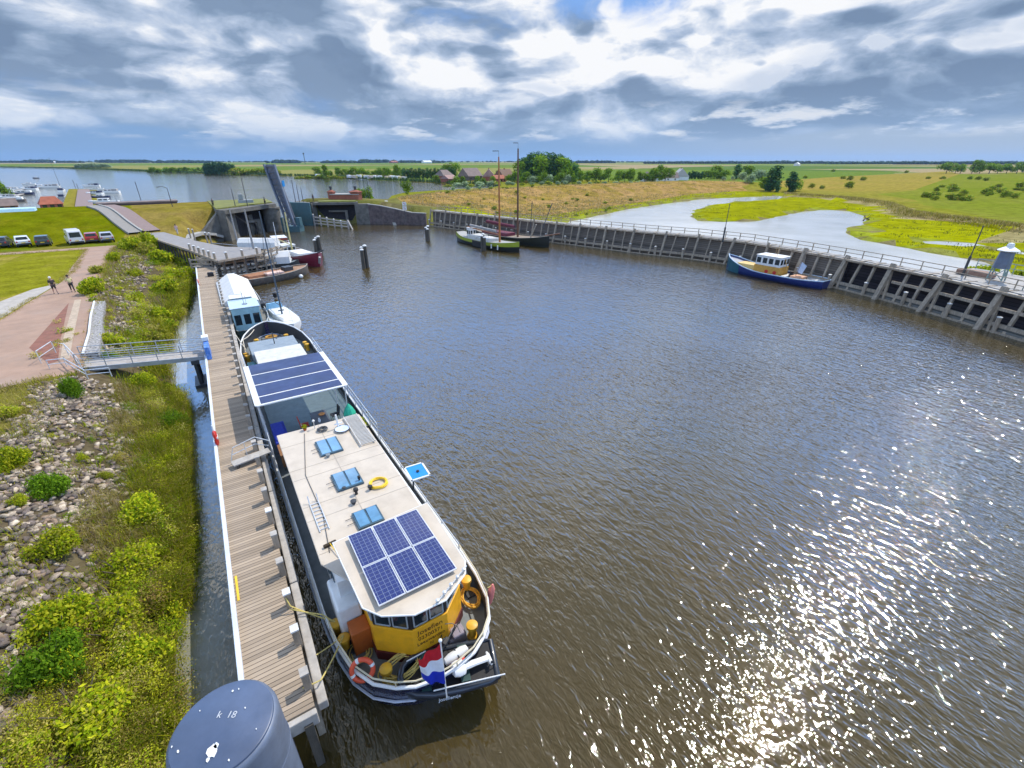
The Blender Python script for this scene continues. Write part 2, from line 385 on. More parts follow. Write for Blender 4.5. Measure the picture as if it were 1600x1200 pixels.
def np_dist(X, Y, P, closed=True):
    d = np.full(X.shape, 1e9); n = len(P)
    for i in range(n if closed else n-1):
        ax, ay = P[i]; bx_, by_ = P[(i+1) % n]; vx, vy = bx_-ax, by_-ay; L2 = vx*vx+vy*vy+1e-9
        t = np.clip(((X-ax)*vx+(Y-ay)*vy)/L2, 0, 1); d = np.minimum(d, np.hypot(X-ax-t*vx, Y-ay-t*vy))
    return d
def np_noise(X, Y, s, seed=0.0):
    """cheap smooth value noise"""
    x = X*s+seed*17.3; y = Y*s+seed*5.1; xi = np.floor(x); yi = np.floor(y); fx = x-xi; fy = y-yi
    def hsh(a, b): q = np.sin(a*127.1+b*311.7+seed*74.7)*43758.5453; return q-np.floor(q)
    fx = fx*fx*(3-2*fx); fy = fy*fy*(3-2*fy)
    return (hsh(xi, yi)*(1-fx)+hsh(xi+1, yi)*fx)*(1-fy)+(hsh(xi, yi+1)*(1-fx)+hsh(xi+1, yi+1)*fx)*fy
def sm(t): t = np.clip(t, 0, 1); return t*t*(3-2*t)
ridge1 = [G(*p, 4.2) for p in [(632, 312), (700, 303), (800, 296), (900, 291), (1000, 287), (1100, 284), (1150, 283)]]
levee = [G(*p, 1.6) for p in [(1225, 302), (1330, 309), (1385, 317), (1420, 331), (1500, 341), (1620, 356), (1850, 380)]]
def height(X, Y):
    X = np.asarray(X, float); Y = np.asarray(Y, float)
    h = np.full(X.shape, .55)+.25*(np_noise(X, Y, .02, 1)-.5)
    farm = sm((np.hypot(X, Y)-500)/500); h = h+farm*.4
    # left bank
    shx = np.interp(Y, [-60, 8, 13, 17, 21, 28, 35.7, 40, 44, 50, 58, 64, 70, 80, 90, 100, 112, 122], [-4.3, -4.3, -4.4, -4.2, -4, -4.1, -4.1, -4.7, -5.3, -5.4, -4.8, -3.8, -3.3, -3.1, -4, -3, 0, 3.5])
    topx = np.interp(Y, [0, 38, 58, 80, 101, 112], [-10.4, -9.1, -10.3, -12.1, -12.9, -9.5])
    t = (shx-X)/(shx-topx); leftb = 3.05*np.clip(t, 0, 1)**.85+.18*(np_noise(X, Y, 1.1, 3)-.5)*np.clip(t*3, 0, 1)*(t < 1)
    leftmask = (X < 20) & (Y < 172)
    h = np.where(leftmask & (Y < 125), np.where(t > 0, leftb, -1.2), h)
    # cross dike
    crest = 3.05*(Y < 150)+3.2*sm((Y-107)/27)*1.0-(3.2)*sm((Y-146)/16)
    crest = np.where(Y > 150, .9+5.35*(1-sm((Y-146)/16)), crest)
    crest = np.where(Y > 107, np.where(Y < 150, 3.05+3.2*sm((Y-107)/27)-(np.clip(Y-146, 0, 4))*.15, crest), crest)
    h = np.where((X < 16.2) & (Y >= 107) & (Y < 165) & ((X < shx) | (Y > 122)), np.minimum(crest, np.where(Y < 125, np.maximum(leftb, .1)+99*(t > .5)+5*np.clip(t, 0, 1), 99)), h)
    # right abutment and slope down to the wall
    rr = np.interp(X, [21.6, 40, 52, 66], [6.0, 5.7, 4.2, 3.0])
    near = sm((Y-(134-(X-36)*.9)+14)/14)
    rm = (X > 21.6) & (X < 75) & (Y > 112) & (Y < 166)
    h = np.where(rm, .9+(rr-.9)*(1-sm((Y-150)/16)), h)
    d1 = np_dist(X, Y, ridge1, False); h = np.maximum(h, np.where((X > 45), .5+4.3*(1-sm(d1/26)), -9)+.3*np_noise(X, Y, .12, 4))
    d2 = np_dist(X, Y, levee, False); h = np.maximum(h, .4+1.3*(1-sm(d2/5.5)))
    # behind the wall: fall from the deck to the marsh
    dW = np_dist(X, Y, [tuple(p) for p in WB], False); side = np_inpoly(X, Y, marsh+[])
    h = np.where(side & (d2 > 6), np.minimum(h, .35+.02*dW.clip(0, 10)+.25*np_noise(X, Y, .06, 7)+np.where(d1 < 30, 99, 0)), h)
    # under water
    w = np_inpoly(X, Y, basin) | np_inpoly(X, Y, lake)
    for P in pools: w |= np_inpoly(X, Y, P)
    e = np.minimum(np_dist(X, Y, basin), np_dist(X, Y, lake))
    for P in pools: e = np.minimum(e, np_dist(X, Y, P))
    h = np.where(w, -np.clip(.1+e*.8, 0, 1.6), h)
    wall = (np_dist(X, Y, basin) < .03) & (X < -2.9)
    h = np.where(e < .03, np.where((X > 40) | (Y > 170), .03, np.where(wall, .02, np.where((X > -3) & (Y < 170) & (Y > 110), -1.0, .02))), h)
    return h
def hpt(x, y): return float(height(np.array([x]), np.array([y]))[0])
loops = [basin, lake, path, strip, bed, bed2]+pools+[tan1, marsh, tanfield]
# jitter natural loops so that shores are uneven
def rough_loop(P, step, amp, seed):
    o = []
    for i in range(len(P)):
        a = Vector(P[i][:2]); b = Vector(P[(i+1) % len(P)][:2]); L = (b-a).length; n = max(1, min(14, int(L/step)))
        for k in range(n):
            q = a.lerp(b, k/n)
            j = amp*min(1, L/3)
            if k: q = q+Vector((noise.noise((q.x*.35, q.y*.35, seed)), noise.noise((q.x*.35, q.y*.35, seed+9))))*j*1.6
            o.append((q.x, q.y))
    return o
pools = [rough_loop(P, 3, .9, 3+i) for i, P in enumerate(pools)]
pools[0] = pools[0]
lake_r = rough_loop(lake, 12, 1.5, 20)
tan1 = rough_loop(tan1, 6, 2.0, 31); marsh_r = marsh
loops = [basin, lake, path, strip, bed, bed2]+pools+[tan1, marsh, tanfield]
P2 = []; E2 = []
for Lp in loops:
    b0 = len(P2); n = len(Lp); P2 += [Vector((p[0], p[1])) for p in Lp]; E2 += [(b0+i, b0+(i+1) % n) for i in range(n)]
def grid(x0, x1, y0, y1, s, test=None, jit=.25):
    nx = int((x1-x0)/s)+1; ny = int((y1-y0)/s)+1
    for i in range(nx):
        for j in range(ny):
            x = x0+i*s+random.uniform(-jit, jit)*s; y = y0+j*s+random.uniform(-jit, jit)*s
            if test is None or test(x, y): P2.append(Vector((x, y)))
grid(-11, -3.5, 3, 70, .75)
grid(-30, 6, 3, 172, 2.2, lambda x, y: not (-11 < x < -3.5 and y < 70))
grid(-130, 130, -20, 200, 6.0, lambda x, y: not (-30 < x < 6 and 0 < y < 175) and not (0 < x < 45 and y < 115))
grid(40, 260, 60, 420, 7.0, lambda x, y: not (x < 130 and y < 200))
grid(-700, 1000, -300, 1000, 45, lambda x, y: not (-130 < x < 260 and -20 < y < 420))
grid(-9000, 12000, -2500, 12000, 700, lambda x, y: not (-700 < x < 1000 and -300 < y < 1000))
res = delaunay_2d_cdt(P2, E2, [], 0, 1e-4, True)
TV = np.array([(v.x, v.y) for v in res[0]]); TF = np.array([f for f in res[2] if len(f) == 3], dtype=np.int32)
TZ = height(TV[:, 0], TV[:, 1]); T3 = np.column_stack([TV, TZ])
cx_ = TV[TF].mean(axis=1); CX, CY = cx_[:, 0], cx_[:, 1]
m_ = len(TF)
def C(*rgb): return np.array(rgb)
cols = np.zeros((m_, 3)); rr_ = np.hypot(CX, CY)
nz = np_noise(CX, CY, .05, 2); nz2 = np_noise(CX, CY, .3, 5)
mixc = lambda a, b, t: a[None, :]*(1-t[:, None])+b[None, :]*t[:, None]
cols[:] = mixc(C(.17, .19, .010), C(.25, .21, .04), nz)
fld = (rr_ > 420)
ang = .35; u_ = CX*math.cos(ang)+CY*math.sin(ang); v_ = -CX*math.sin(ang)+CY*math.cos(ang)
q = np.sin(np.floor(u_/900)*12.9898+np.floor(v_/420)*78.233)*43758.5; q = q-np.floor(q)
fc = np.array([(.13, .19, .03), (.24, .23, .07), (.30, .24, .11), (.17, .22, .045), (.33, .26, .14), (.10, .16, .03)])[(q*5.99).astype(int)]
cols[fld] = fc[fld]
left = (CX < 20) & (CY < 170)
tt = np.interp(CX, [-11, -9, -6.2, -4], [0, .2, .55, .9])
bank = left & (CX > -13) & (CY < 105)
cols[left] = mixc(C(.125, .155, .013), C(.22, .18, .04), sm((nz2+nz-.75)*1.6))[left]
cols[bank] = mixc(C(.13, .10, .065), C(.09, .08, .025), tt*.8)[bank]
mm = left & (CY < 39) & (CX < -9.6); cols[mm] = mixc(C(.23, .185, .05), C(.17, .16, .03), nz2)[mm]
mm = left & (CY < 98) & (CX < -15.5); cols[mm] = mixc(C(.20, .20, .014), C(.38, .28, .085), sm(nz*1.9-.25+(nz2-.5)*.9))[mm]
mm = left & (CY > 104) & (CX < -13); cols[mm] = mixc(C(.12, .145, .001), C(.16, .155, .006), nz2)[mm]
mm = left & (CY > 104) & (CX > -12); cols[mm] = mixc(C(.24, .175, .05), C(.19, .16, .02), nz2)[mm]
mm = np_inpoly(CX, CY, tan1); cols[mm] = mixc(C(.36, .225, .085), C(.25, .18, .035), sm(nz2*1.3-.2))[mm]
mm = np_inpoly(CX, CY, marsh); cols[mm] = mixc(C(.29, .30, .002), C(.21, .215, .006), sm(nz*.7+nz2*.5-.1))[mm]
dp_ = np.full(CX.shape, 1e9)
for P in pools: dp_ = np.minimum(dp_, np_dist(CX, CY, P))
mm = np_inpoly(CX, CY, marsh) & (dp_ < 2.2); cols[mm] = mixc(C(.20, .17, .08), C(.24, .27, .02), sm(dp_/2.2+(nz2-.5)*.9))[mm]
scrub = [G(*p, .8) for p in [(1425, 300), (1470, 276), (1560, 270), (1900, 268), (1900, 372), (1600, 345), (1500, 332), (1430, 318)]]
mm = np_inpoly(CX, CY, scrub); cols[mm] = mixc(C(.15, .19, .012), C(.20, .21, .03), nz)[mm]
mm = np_inpoly(CX, CY, tanfield); cols[mm] = mixc(C(.30, .225, .05), C(.25, .21, .035), nz)[mm]
mm = (np_dist(CX, CY, levee, False) < 5); cols[mm] = mixc(C(.22, .20, .06), C(.38, .30, .17), nz2)[mm]
mm = (CX > 21) & (CX < 75) & (CY > 112) & (CY < 168) & ~np_inpoly(CX, CY, tan1); cols[mm] = mixc(C(.15, .16, .03), C(.19, .16, .07), nz2)[mm]
GROUND = attr_mat('ground_cover', var=.55, scale=.35, bump=.8, bscale=1.2, fine=3.0)
inp = np_inpoly(CX, CY, path); ins = np_inpoly(CX, CY, strip) & ~inp; inb = np_inpoly(CX, CY, bed); inb2 = np_inpoly(CX, CY, bed2) & ~inb
PATHM = mat('pink_brick_paving', (.36, .235, .165), .9, var=.14, nscale=.8, bump=.3, bscale=14, dirt=(.30, .25, .21), dscale=.25)
CONC = mat('pale_gravel', (.42, .38, .33), .95, var=.18, nscale=1.5, bump=.4, bscale=9)
REDB = mat('red_brick_bed', (.24, .10, .065), .9, var=.2, nscale=2, bump=.4, bscale=10, dirt=(.2, .15, .08), dscale=.6)
SAND = mat('sand_joint', (.46, .36, .26), .95, var=.2, nscale=3)
def sub(mask, name, m, dz=0.0, cc=None):
    F = TF[mask]; idx, inv = np.unique(F, return_inverse=True); V_ = T3[idx].copy(); V_[:, 2] += dz
    me = np_mesh(name, V_, inv.reshape(-1, 3), m, sm=True, cols=None if cc is None else cc[mask])
    return link_mesh(me, name, kind='structure')
rest = ~(inp | ins | inb | inb2)
sub(np.ones(m_, bool), 'ground', GROUND, 0, cols)
sub(inp, 'footpath', PATHM, .012); sub(ins, 'gravel_verge', CONC, .010); sub(inb, 'brick_strip', REDB, .024); sub(inb2, 'sand_strip', SAND, .028)
# shallow pools of the marsh, sky reflection put into the pale base colour
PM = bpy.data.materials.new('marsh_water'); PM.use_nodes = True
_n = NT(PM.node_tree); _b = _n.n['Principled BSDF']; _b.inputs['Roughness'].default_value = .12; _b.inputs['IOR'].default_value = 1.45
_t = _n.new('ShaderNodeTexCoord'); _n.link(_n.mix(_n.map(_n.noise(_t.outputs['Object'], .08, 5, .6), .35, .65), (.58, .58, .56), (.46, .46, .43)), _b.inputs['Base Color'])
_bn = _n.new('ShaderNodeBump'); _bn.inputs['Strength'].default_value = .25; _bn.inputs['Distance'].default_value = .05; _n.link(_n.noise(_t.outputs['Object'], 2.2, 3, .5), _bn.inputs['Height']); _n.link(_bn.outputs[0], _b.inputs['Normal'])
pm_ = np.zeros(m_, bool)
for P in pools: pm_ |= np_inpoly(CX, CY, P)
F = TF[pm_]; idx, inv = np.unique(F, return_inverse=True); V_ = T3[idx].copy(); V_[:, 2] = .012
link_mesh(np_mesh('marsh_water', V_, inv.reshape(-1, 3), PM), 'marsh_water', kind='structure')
# ------------------------------------------------------------------ paints and woods
WHITE = mat('white_paint', (.78, .78, .76), .4, var=.05, dirt=(.5, .47, .42), damt=.35)
CREAM = mat('cream_roof_paint', (.58, .50, .40), .6, var=.07, nscale=1.2, dirt=(.42, .35, .27), dscale=.8, damt=.55)
OFFWH = mat('off_white_canvas', (.74, .73, .70), .7, var=.06, dirt=(.5, .5, .46), damt=.3)
GREY = mat('grey_deck_paint', (.20, .225, .235), .6, var=.1, dirt=(.13, .13, .12), damt=.5)
NAVY = mat('navy_hull_paint', (.012, .018, .065), .25, var=.15, coat=.4)
YEL = mat('yellow_ochre_paint', (.92, .44, .014), .45, var=.08, coat=.15, dirt=(.50, .22, .02), dscale=1.6, damt=.5)
YEL2 = mat('yellow_bollard_paint', (.72, .40, .03), .5, var=.12, dirt=(.3, .15, .05), damt=.5)
BLACK = mat('black_rubber', (.015, .015, .017), .6, var=.2)
DKGREY = mat('dark_grey_metal', (.06, .065, .07), .5, metal=.3)
STEEL = mat('galvanised_steel', (.42, .44, .46), .45, metal=.5, dirt=(.25, .22, .2), damt=.4)
SILV = mat('pale_steel_rail', (.62, .64, .65), .4, metal=.3)
GLASS = mat('window_glass', (.02, .03, .035), .06, var=.3, spec=.8)
SKYG = mat('skylight_glass', (.11, .27, .44), .08, var=.25, nscale=1.5, spec=.9)  # mirrored sky painted into the blue of the panes
BLUEF = mat('blue_grey_frame', (.045, .10, .14), .45)
TEAL = mat('teal_paint', (.05, .22, .24), .5)
CYANP = mat('pale_cyan_paint', (.30, .50, .55), .5, dirt=(.2, .3, .3), damt=.3)
PBLUE = mat('pale_blue_roof', (.50, .62, .74), .5, var=.06, dirt=(.35, .4, .45), damt=.3)
BLUE = mat('bright_blue_paint', (.01, .24, .62), .4)
RBLUE = mat('royal_blue_cloth', (.012, .03, .33), .7)
RED = mat('red_paint', (.55, .03, .02), .5)
ORNG = mat('orange_red_buoy', (.75, .10, .04), .5)
PINK = mat('salmon_fender', (.80, .24, .20), .5)
RUST = mat('rust_red_paint', (.38, .07, .015), .6, dirt=(.15, .04, .02))
BROWN = mat('varnished_brown', (.22, .09, .03), .45)
WOODB = mat('wood_box', (.26, .12, .045), .7, var=.25)
ROPEY = mat('yellow_rope', (.62, .50, .16), .9, var=.2, nscale=30)
HOSEY = mat('yellow_hose', (.85, .55, .03), .5)
TIMB = mat('weathered_timber', (.36, .295, .22), .9, var=.3, nscale=2.5, bump=.5, bscale=12, stretch=(3, 3, .6), dirt=(.12, .11, .09), dscale=.8, damt=.6)
TIMD = mat('dark_wet_timber', (.085, .075, .06), .85, var=.35, nscale=2, bump=.5, bscale=12, stretch=(3, 3, .6))
TIMP = mat('pale_timber_cap', (.42, .39, .35), .9, var=.2, nscale=3, bump=.3, dirt=(.22, .2, .17))
CAPW = mat('white_pile_cap', (.72, .73, .72), .5, dirt=(.4, .38, .33))
PLANK = plank_mat('deck_planks', (.375, .295, .215), (.05, .042, .035), 'Y', .145)
PLANKG = plank_mat('grey_deck_planks', (.25, .235, .215), (.07, .065, .06), 'Y', .16)
CONCR = mat('stained_concrete', (.27, .26, .235), .9, var=.22, nscale=.8, bump=.5, bscale=5, dirt=(.09, .09, .06), dscale=.35, damt=.75)
BRICK = mat('red_brick', (.30, .10, .06), .9, var=.3, nscale=3, bump=.4)
ROOFT = mat('red_roof_tiles', (.36, .11, .06), .85, var=.2, nscale=.8)
ROOFG = mat('grey_brown_roof', (.20, .15, .13), .85, var=.2, nscale=.6)
TEALST = mat('blue_green_steel', (.055, .13, .15), .55, var=.2, dirt=(.12, .12, .1))
BLST = mat('slate_blue_steel', (.13, .16, .22), .5, var=.15, metal=.2, dirt=(.16, .15, .15), damt=.4)

# ------------------------------------------------------------------ stones on the bank
def stone_variant(seed):
    r = np.random.default_rng(seed)
    bm = bmesh.new(); bmesh.ops.create_icosphere(bm, subdivisions=1, radius=1.0)
    v = np.array([x.co[:] for x in bm.verts]); f = np.array([[q.index for q in p.verts] for p in bm.faces]); bm.free()
    n = np.array([noise.noise(Vector(x)*1.1+Vector((seed*3.7, 0, 0))) for x in v])
    v = v*(1+.5*n[:, None]); k = r.normal(size=(5, 3)); k /= np.linalg.norm(k, axis=1)[:, None]
    for p in k:       # chop flat faces
        d = v@p; over = d > .5; v[over] -= (d[over]-.5)[:, None]*p
    v *= np.array([1, .8, .55]); return v.astype(np.float32), f
SV = [stone_variant(s) for s in range(8)]
STONE = attr_mat('basalt_rubble', var=.4, scale=3, bump=.4, bscale=8, fine=12, rough=.9)
SCOL = np.array([1.25, 1.15, 1.03])*np.array([(.20, .175, .155), (.29, .255, .22), (.13, .115, .11), (.36, .32, .27), (.17, .15, .15), (.44, .40, .34), (.25, .20, .16), (.15, .14, .12)])
pts = []
def stone_field(n, xa, xb, ya, yb, smin, smax, keep):
    for _ in range(n):
        y = random.uniform(ya, yb); x = random.uniform(xa, xb)
        if random.random() < keep(x, y): pts.append((x, y, random.uniform(smin, smax)))
def kp(x, y):
    e = 1.0
    if x > -6.6: e = max(0, 1-(x+6.6)/.9)
    if y > 38: e *= 1 if x < -6.9 else .5
    lim = -10.6 if y < 30 else (-9.1 if y < 40 else -10.2+.0)
    if y < 38 and x < -9.8: e *= max(0, 1-(-9.8-x)/1.6*(.35 if y < 26 else 1))
    g = noise.noise((x*.35, y*.22, 4.0))
    return e*(1 if g < .18 else .35)
stone_field(9800, -12.5, -5.8, 8.5, 37.5, .09, .25, kp)
stone_field(1500, -9.0, -5.9, 42, 62, .15, .26, kp)
stone_field(900, -11, -7.5, 60, 96, .17, .28, lambda x, y: kp(-7, y)*.8)
pts = [p for p in pts if not (39 < p[1] < 42 and p[0] > -9.5)]
pts.sort(key=lambda p: (p[0])**2+p[1]**2)
px_ = np.array(pts); hz_ = height(px_[:, 0], px_[:, 1])
def rot3(r):
    a, b, c = r.uniform(-.35, .35), r.uniform(-.35, .35), r.uniform(0, 6.28)
    return np.array(Matrix.Rotation(c, 3, 'Z') @ Matrix.Rotation(a, 3, 'X') @ Matrix.Rotation(b, 3, 'Y'))
VV = []; FF = []; CC = []; base = 0
IND = 280; smesh = []
for i, (v, f) in enumerate(SV):
    smesh.append(np_mesh('riprap_stone', v, f, STONE, cols=np.tile(SCOL[i % 8], (len(f), 1))))
for i, (x, y, s_) in enumerate(pts):
    z = hz_[i]+s_*.18
    if i < IND:
        o = bpy.data.objects.new('riprap_stone', smesh[i % 8]); COL.objects.link(o)
        o.location = (x, y, z); o.scale = (s_*1.05,)*3; o.rotation_euler = (random.uniform(-.4, .4), random.uniform(-.4, .4), random.uniform(0, 6.28))
        tag(o, 'grey angular rubble stone lying loose on the bank slope nearest the photographer', 'stone', 'loose stones armouring the bank'); continue
    v, f = SV[i % 8]; v2 = (v@rot3(RNG).T)*s_+np.array([x, y, z])
    VV.append(v2); FF.append(f+base); CC.append(np.tile(SCOL[RNG.integers(8)]*RNG.uniform(.8, 1.15), (len(f), 1))); base += len(v)
link_mesh(np_mesh('riprap', np.concatenate(VV), np.concatenate(FF), STONE, cols=np.concatenate(CC)), 'riprap', label='grey rubble stones covering the sloping bank', cat='rubble', kind='stuff')

# ------------------------------------------------------------------ foliage
LEAF = attr_mat('leaf_green', var=.35, scale=1.1, bump=0, fine=9, transl=.4, rnd=.18, rough=.7)
BARK = mat('bark', (.12, .09, .06), .95, var=.3)
def leaves(centers, radii, n, size, pal, seed=0, aspect=.55, droop=0.0, shell=.45, up=.35):
    """leaf quads scattered through blobs; returns V,F,C"""
    r = np.random.default_rng(seed); k = len(centers); w_ = np.array([q[0]*q[1]*q[2] for q in radii])**(.66); w_ /= w_.sum()
    ci = r.choice(k, n, p=w_); d = r.normal(size=(n, 3)); d /= np.linalg.norm(d, axis=1)[:, None]
    rad = (shell+(1-shell)*r.random(n)**.6)*(1+.18*r.normal(size=n))
    P = np.array(centers)[ci]+d*rad[:, None]*np.array(radii)[ci]
    nrm = d*.6+r.normal(size=(n, 3))*.7+np.array([0, 0, up]); nrm /= np.linalg.norm(nrm, axis=1)[:, None]
    t = np.cross(nrm, r.normal(size=(n, 3))); t /= np.linalg.norm(t, axis=1)[:, None]; b = np.cross(nrm, t)
    s_ = size*r.uniform(.6, 1.35, n)[:, None]
    V_ = np.stack([P-t*s_, P-b*s_*aspect, P+t*s_, P+b*s_*aspect], 1).reshape(-1, 3)
    F_ = np.arange(4*n).reshape(n, 4); pal = np.array(pal)
    cc = np.minimum(pal[r.integers(len(pal), size=n)]*1.38*r.uniform(.86, 1.14, n)[:, None], .8)
    return V_, F_, cc
def blades(P, n_per, h, w_, pal, seed=0, lean=.35, spread=.18):
    """grass / reed blades: two-quad bent strips at points P (m,3)"""
    r = np.random.default_rng(seed); P = np.repeat(P, n_per, axis=0); n = len(P)
    P = P+np.column_stack([r.normal(size=n)*spread, r.normal(size=n)*spread, np.zeros(n)])
    a = r.uniform(0, 6.28, n); ln = r.uniform(.05, lean, n)*1.4; hh = h*r.uniform(.55, 1.25, n)
    dr = np.column_stack([np.cos(a), np.sin(a), np.zeros(n)]); sd_ = np.column_stack([-np.sin(a), np.cos(a), np.zeros(n)])*w_/2
    p1 = P+dr*(hh*ln*.35)[:, None]+np.array([0, 0, 1])*(hh*.6)[:, None]; p2 = P+dr*(hh*ln*1.2)[:, None]+np.array([0, 0, 1])*(hh*(1-.35*ln))[:, None]
    V_ = np.stack([P-sd_, P+sd_, p1+sd_*.8, p1-sd_*.8, p2], 1).reshape(-1, 3)
    i = np.arange(n)*5; Fq = np.column_stack([i, i+1, i+2, i+3]); Ft = np.column_stack([i+3, i+2, i+4, i+4])
    pal = np.array(pal); cc = pal[r.integers(len(pal), size=n)]*r.uniform(.75, 1.25, n)[:, None]
    return V_, Fq, Ft, cc
def blade_object(name, P, n_per, h, w_, pal, seed, **kw):
    lean = kw.pop('lean', .35); spread = kw.pop('spread', .18)
    V_, Fq, Ft, cc = blades(np.array(P), n_per, h, w_, pal, seed, lean, spread)
    tri = np.concatenate([Fq[:, [0, 1, 2]], Fq[:, [0, 2, 3]], Ft[:, :3]]); c3 = np.concatenate([cc, cc, cc])
    return link_mesh(np_mesh(name, V_, tri, LEAF, cols=c3), name, **kw)
GRN = [(.21, .28, .010), (.31, .35, .014), (.40, .40, .018), (.12, .19, .008), (.38, .38, .03)]
OLV = [(.28, .26, .04), (.36, .31, .06), (.20, .19, .03), (.40, .34, .10)]
DRY = [(.46, .36, .16), (.38, .29, .11), (.30, .25, .08), (.50, .40, .22)]
def bank_pts(n, fn, ya, yb):
    o = []
    while len(o) < n:
        y = random.uniform(ya, yb); x = fn(y)
        if 39.0 < y < 41.8 and x > -8.6 and random.random() < .9: continue
        o.append((x, y))
    a = np.array(o); h_ = height(a[:, 0], a[:, 1]); return np.column_stack([a, np.maximum(h_, -.15)])
shoreX = lambda y: np.interp(y, [8, 13, 17, 21, 28, 35.7, 40, 44, 50, 58, 64, 70, 80, 90, 100], [-4.3, -4.4, -4.2, -4, -4.1, -4.1, -4.7, -5.3, -5.4, -4.8, -3.8, -3.3, -3.1, -4, -3])
def clumpy(x, y, f, th): return noise.noise((x*f, y*f, 2.2)) > th
P_ = bank_pts(6000, lambda y: float(shoreX(y))+.22-abs(random.gauss(0, .9)), 8, 38)
blade_object('reeds', [p for p in P_ if clumpy(p[0], p[1], .6, -.12)], 9, .8, .026, GRN[:4]+GRN[:2]+OLV[:2]+DRY[1:2], 3, lean=.75, label='green reeds and grass along the water edge', cat='reeds', kind='stuff')
P_ = bank_pts(2600, lambda y: float(shoreX(y))+.2-abs(random.gauss(0, 1.3)), 36, 100)
blade_object('waterside_grass', P_, 6, .7, .05, GRN+OLV[:2], 4, lean=.6, label='tall grass along the bank beyond the footbridge', cat='grass', kind='stuff')
P_ = bank_pts(2600, lambda y: float(shoreX(y))-1.2-random.random()*1.9, 8, 38)
blade_object('dry_grass', [p for p in P_ if clumpy(p[0], p[1], .3, -.05)], 8, .5, .02, DRY+OLV, 5, lean=.8, label='dry straw-coloured grass between stones and reeds', cat='dry grass', kind='stuff')
P_ = bank_pts(2400, lambda y: -9.2-random.random()*9.0*(1 if y > 14 else .4), 12, 38.2)
blade_object('meadow_grass', [p for p in P_ if not inpoly(p[0], p[1], path) and (p[0] < -10.6 or random.random() < .35)], 8, .35, .025, OLV+DRY[:2]+GRN[4:], 6, lean=.9, spread=.25, label='yellowish grass at the top of the bank beside the footpath', cat='grass', kind='stuff')
P_ = bank_pts(900, lambda y: -6.0-random.random()*4.6, 9, 38)
blade_object('weeds', [p for p in P_ if clumpy(p[0], p[1], .5, .12)], 10, .32, .03, GRN+OLV, 8, lean=.9, spread=.22, label='low green weeds sprouting between the rubble stones', cat='weeds', kind='stuff')
P_ = bank_pts(900, lambda y: -8.8-random.random()*3.4, 42, 104)
blade_object('rough_grass', [p for p in P_ if not inpoly(p[0], p[1], path)], 7, .4, .05, OLV+GRN[:3], 9, lean=.8, spread=.25, label='rough grass on the bank above the far stones', cat='grass', kind='stuff')
# bushes
def bush_mesh(seed, n, size, pal, blobs=7, flat=.8, asp=.55):
    r = np.random.default_rng(seed); cs = []; rs = []
    for i in range(blobs):
        a = r.uniform(0, 6.28); d = r.uniform(0, .62); q = r.uniform(.28, .5)
        cs.append((d*math.cos(a), d*math.sin(a), (.35+r.uniform(0, .5)*(1-d))*flat)); rs.append((q, q, q*.85))
    V_, F_, c_ = leaves(cs, rs, n, size, pal, seed, aspect=asp, shell=.25)
    V_[:, 2] = np.abs(V_[:, 2]); return np_mesh('bush', V_, F_, LEAF, cols=c_)
BU = [bush_mesh(1, 5200, .052, GRN), bush_mesh(2, 5200, .048, GRN[:3]+OLV[:1]), bush_mesh(3, 4600, .055, OLV[:2]+GRN[:2]), bush_mesh(4, 5200, .050, [(.11, .20, .010), (.15, .25, .015), (.08, .15, .01)])]
BUF = [bush_mesh(11, 2200, .085, GRN), bush_mesh(12, 2200, .085, GRN[:3]+OLV[:1]), bush_mesh(13, 2000, .09, OLV[:3]+GRN[:1])]
def bush(me, x, y, r, h, label, group, z=None, name='bush', cat='bush'):
    o = bpy.data.objects.new(name, me); COL.objects.link(o)
    o.location = (x, y, (hpt(x, y) if z is None else z)-.05); o.scale = (r*1.1, r*1.1, h*1.3); o.rotation_euler = (0, 0, random.uniform(0, 6.28))
    return tag(o, label, cat, group)
def bpx(me, px, py, z, r, h, label, group='bushes on the stony bank'): p = G(px, py, z); return bush(me, p[0], p[1], r, h, label, group)
def stem_in(o, h):      # woody stems inside a bush
    m_b = MB()
    for k in range(5):
        a = k*1.256; m_b.tube([(0, 0, -.1), (.15*math.cos(a), .15*math.sin(a), .4), (.42*math.cos(a), .42*math.sin(a), .8)], [.03, .02, .01], 5)
    m_b.build('stem', BARK, o)
